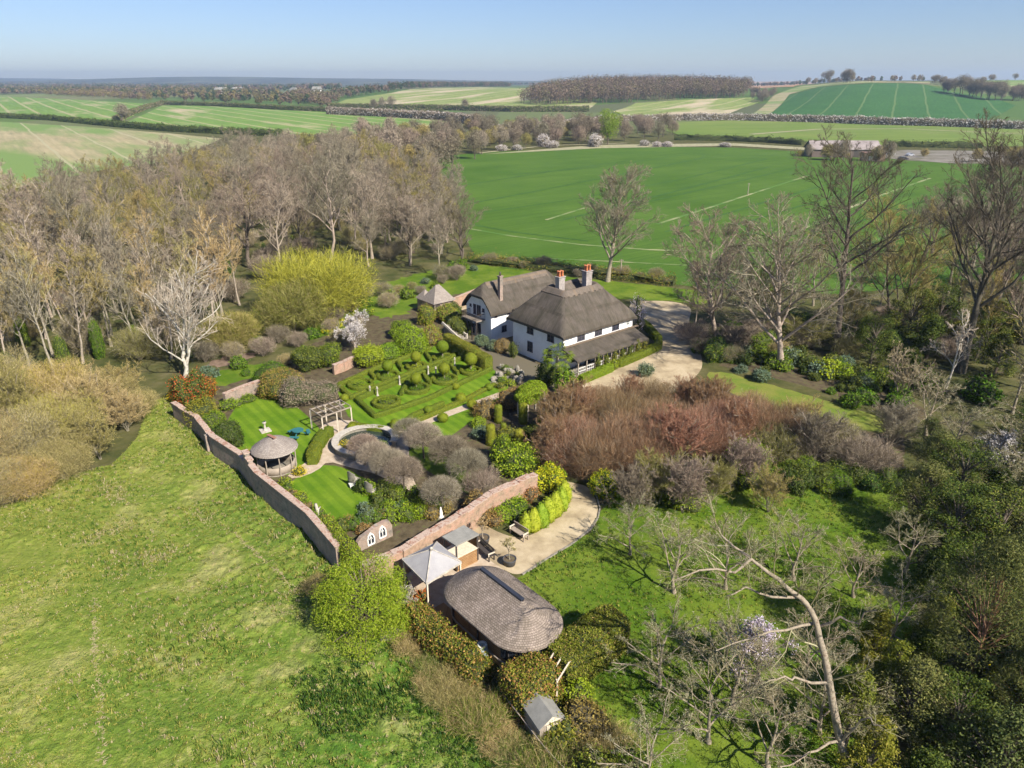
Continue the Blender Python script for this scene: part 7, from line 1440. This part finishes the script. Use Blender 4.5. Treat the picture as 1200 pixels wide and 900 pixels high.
for i, (q, s, lf) in enumerate((((655, 872), 1.1, lf_yew), ((690, 862), 1.3, lf_tawny), ((620, 800), .9, lf_tawny), ((675, 820), .8, lf_lime), ((740, 915), 1.2, lf_green), ((700, 920), 1.3, lf_yew))):
    sh('shrub', q, s, s * 1.3, lf, ['olive bush right of the small shed', 'tawny bush two steps right of the small shed', 'copper-brown bush behind the rustic trellis', 'bright bush between trellis and orchard lawn', 'green bush cut by the lower edge', 'olive bush cut by the lower edge'][i], .13, 110, jit=.18)
# far built things
bn = empty('barn', G(990, 184.5), 'long low barn with pale metal roof behind the tall dark tree', 'barn', rz=R(-3))
MB().box((0, 5, 1.8), (30, 11, 3.6)).build('wall', mplain('tarred_boards', (.12, .09, .08)), bn)
m_metal = mnoise('pale_metal_roof', [(.3, (.20, .17, .165)), (.7, (.34, .295, .28))], .25, world=False)
V = [(-15.6, -1, 3.5), (15.6, -1, 3.5), (15.6, 5, 7.0), (-15.6, 5, 7.0), (15.6, 11, 3.5), (-15.6, 11, 3.5)]; V = V + [(x, y, z - .15) for x, y, z in V]
MB().add(V, [[0, 1, 2, 3], [3, 2, 4, 5], [6, 9, 8, 7], [9, 11, 10, 8], [0, 6, 7, 1], [4, 10, 11, 5]]).build('roof', m_metal, bn)
V = [(s * 15, y, z) for s in (-1, 1) for y, z in ((-.4, 3.6), (10.4, 3.6), (5, 6.8))]; MB().add(V, [[0, 2, 1], [3, 4, 5]]).build('gable', m_brick, bn)
for x in (-9, -2, 5): MB().box((x, -.53, 1.4), (3, .06, 2.8)).build('doorway', m_timber, bn)
bx_ = empty('brick_outhouse', G(1024, 189), 'low red-brick outhouse with a pale arched opening at the barn end', 'outhouse', rz=R(-3)); MB().box((0, 2, 1.7), (9, 4, 3.4)).build('wall', m_brick, bx_); MB().box((0, 2, 3.5), (9.6, 4.6, .25)).build('roof', mplain('old_tiles', (.26, .15, .12)), bx_); MB().box((-1.5, -.03, 1.1), (1.8, .05, 2.2)).build('door', m_wframe, bx_)
def car(loc, rz, col, label):
    r = empty('parked_car', loc, label, 'car', rz=rz); prof = [(-2.1, .3), (2.1, .3), (2.15, .75), (1.3, .92), (.6, 1.42), (-1.1, 1.45), (-1.9, .95), (-2.15, .85)]
    V = [(x, y, z) for y in (-.85, .85) for x, z in prof]; k = 8; m = MB().add(V, [[i, k + i, k + (i + 1) % k, (i + 1) % k] for i in range(k)]); m.add(V, [[0, 1, 2, 7], [7, 2, 3, 6], [6, 3, 4, 5], [8, 15, 10, 9], [15, 14, 11, 10], [14, 13, 12, 11]]); m.build('body', mplain('car_paint', col, .3), r)
    MB().box((-.3, 0, 1.18), (1.7, 1.74, .34)).build('windows', m_glass, r)
    for x in (-1.35, 1.35):
        for s in (-.8, .8): w_ = MB().lathe([(0, -.1), (.32, -.1), (.32, .1), (0, .1)], 12).build('wheel', m_timber, r); w_.location = (x, s, .32); w_.rotation_euler = (R(90), 0, 0)
car(G(1043, 181.5), .2, (.75, .75, .75), 'white car parked in the farm yard right of the barn'); car(G(1058, 187.5), .1, (.03, .03, .04), 'dark car parked in front of the farm yard edge'); car(G(1066, 183), .5, (.3, .32, .36), 'silver-grey car behind the dark one in the farm yard')
for q, h_, lb in (((727, 326), 3.4, 'thin wooden pole beside the tall oval tree'), ((876, 229), 3.6, 'thin wooden pole standing in the wheat field')):
    r = empty('wooden_pole', G(*q), lb, 'pole'); MB().paths([[0, 0, 0], [0, 0, h_]], [.14, .1], 7).build('pole', m_greyw, r); MB().box((0, 0, h_ - .2), (.8, .08, .08)).build('crossarm', m_greyw, r)
for i, q in enumerate(((257, 110), (262, 109.3), (276, 109.6), (283, 108.8), (345, 111), (372, 110))):
    r = empty('village_house', G(*q), 'tiny white house of the distant village on the left', 'house', group='houses of the distant village', rz=i * .6); MB().box((0, 0, 4), (16, 10, 8)).build('wall', m_white, r); V = [(-9, -6, 8), (9, -6, 8), (9, 6, 8), (-9, 6, 8), (-8, 0, 13), (8, 0, 13)]; MB().add(V, [[0, 1, 5, 4], [2, 3, 4, 5]]).add(V, [[1, 2, 5], [3, 0, 4]]).build('roof', m_felt, r)
for o in SC.objects:
    if '_o' in o.keys(): del o['_o']
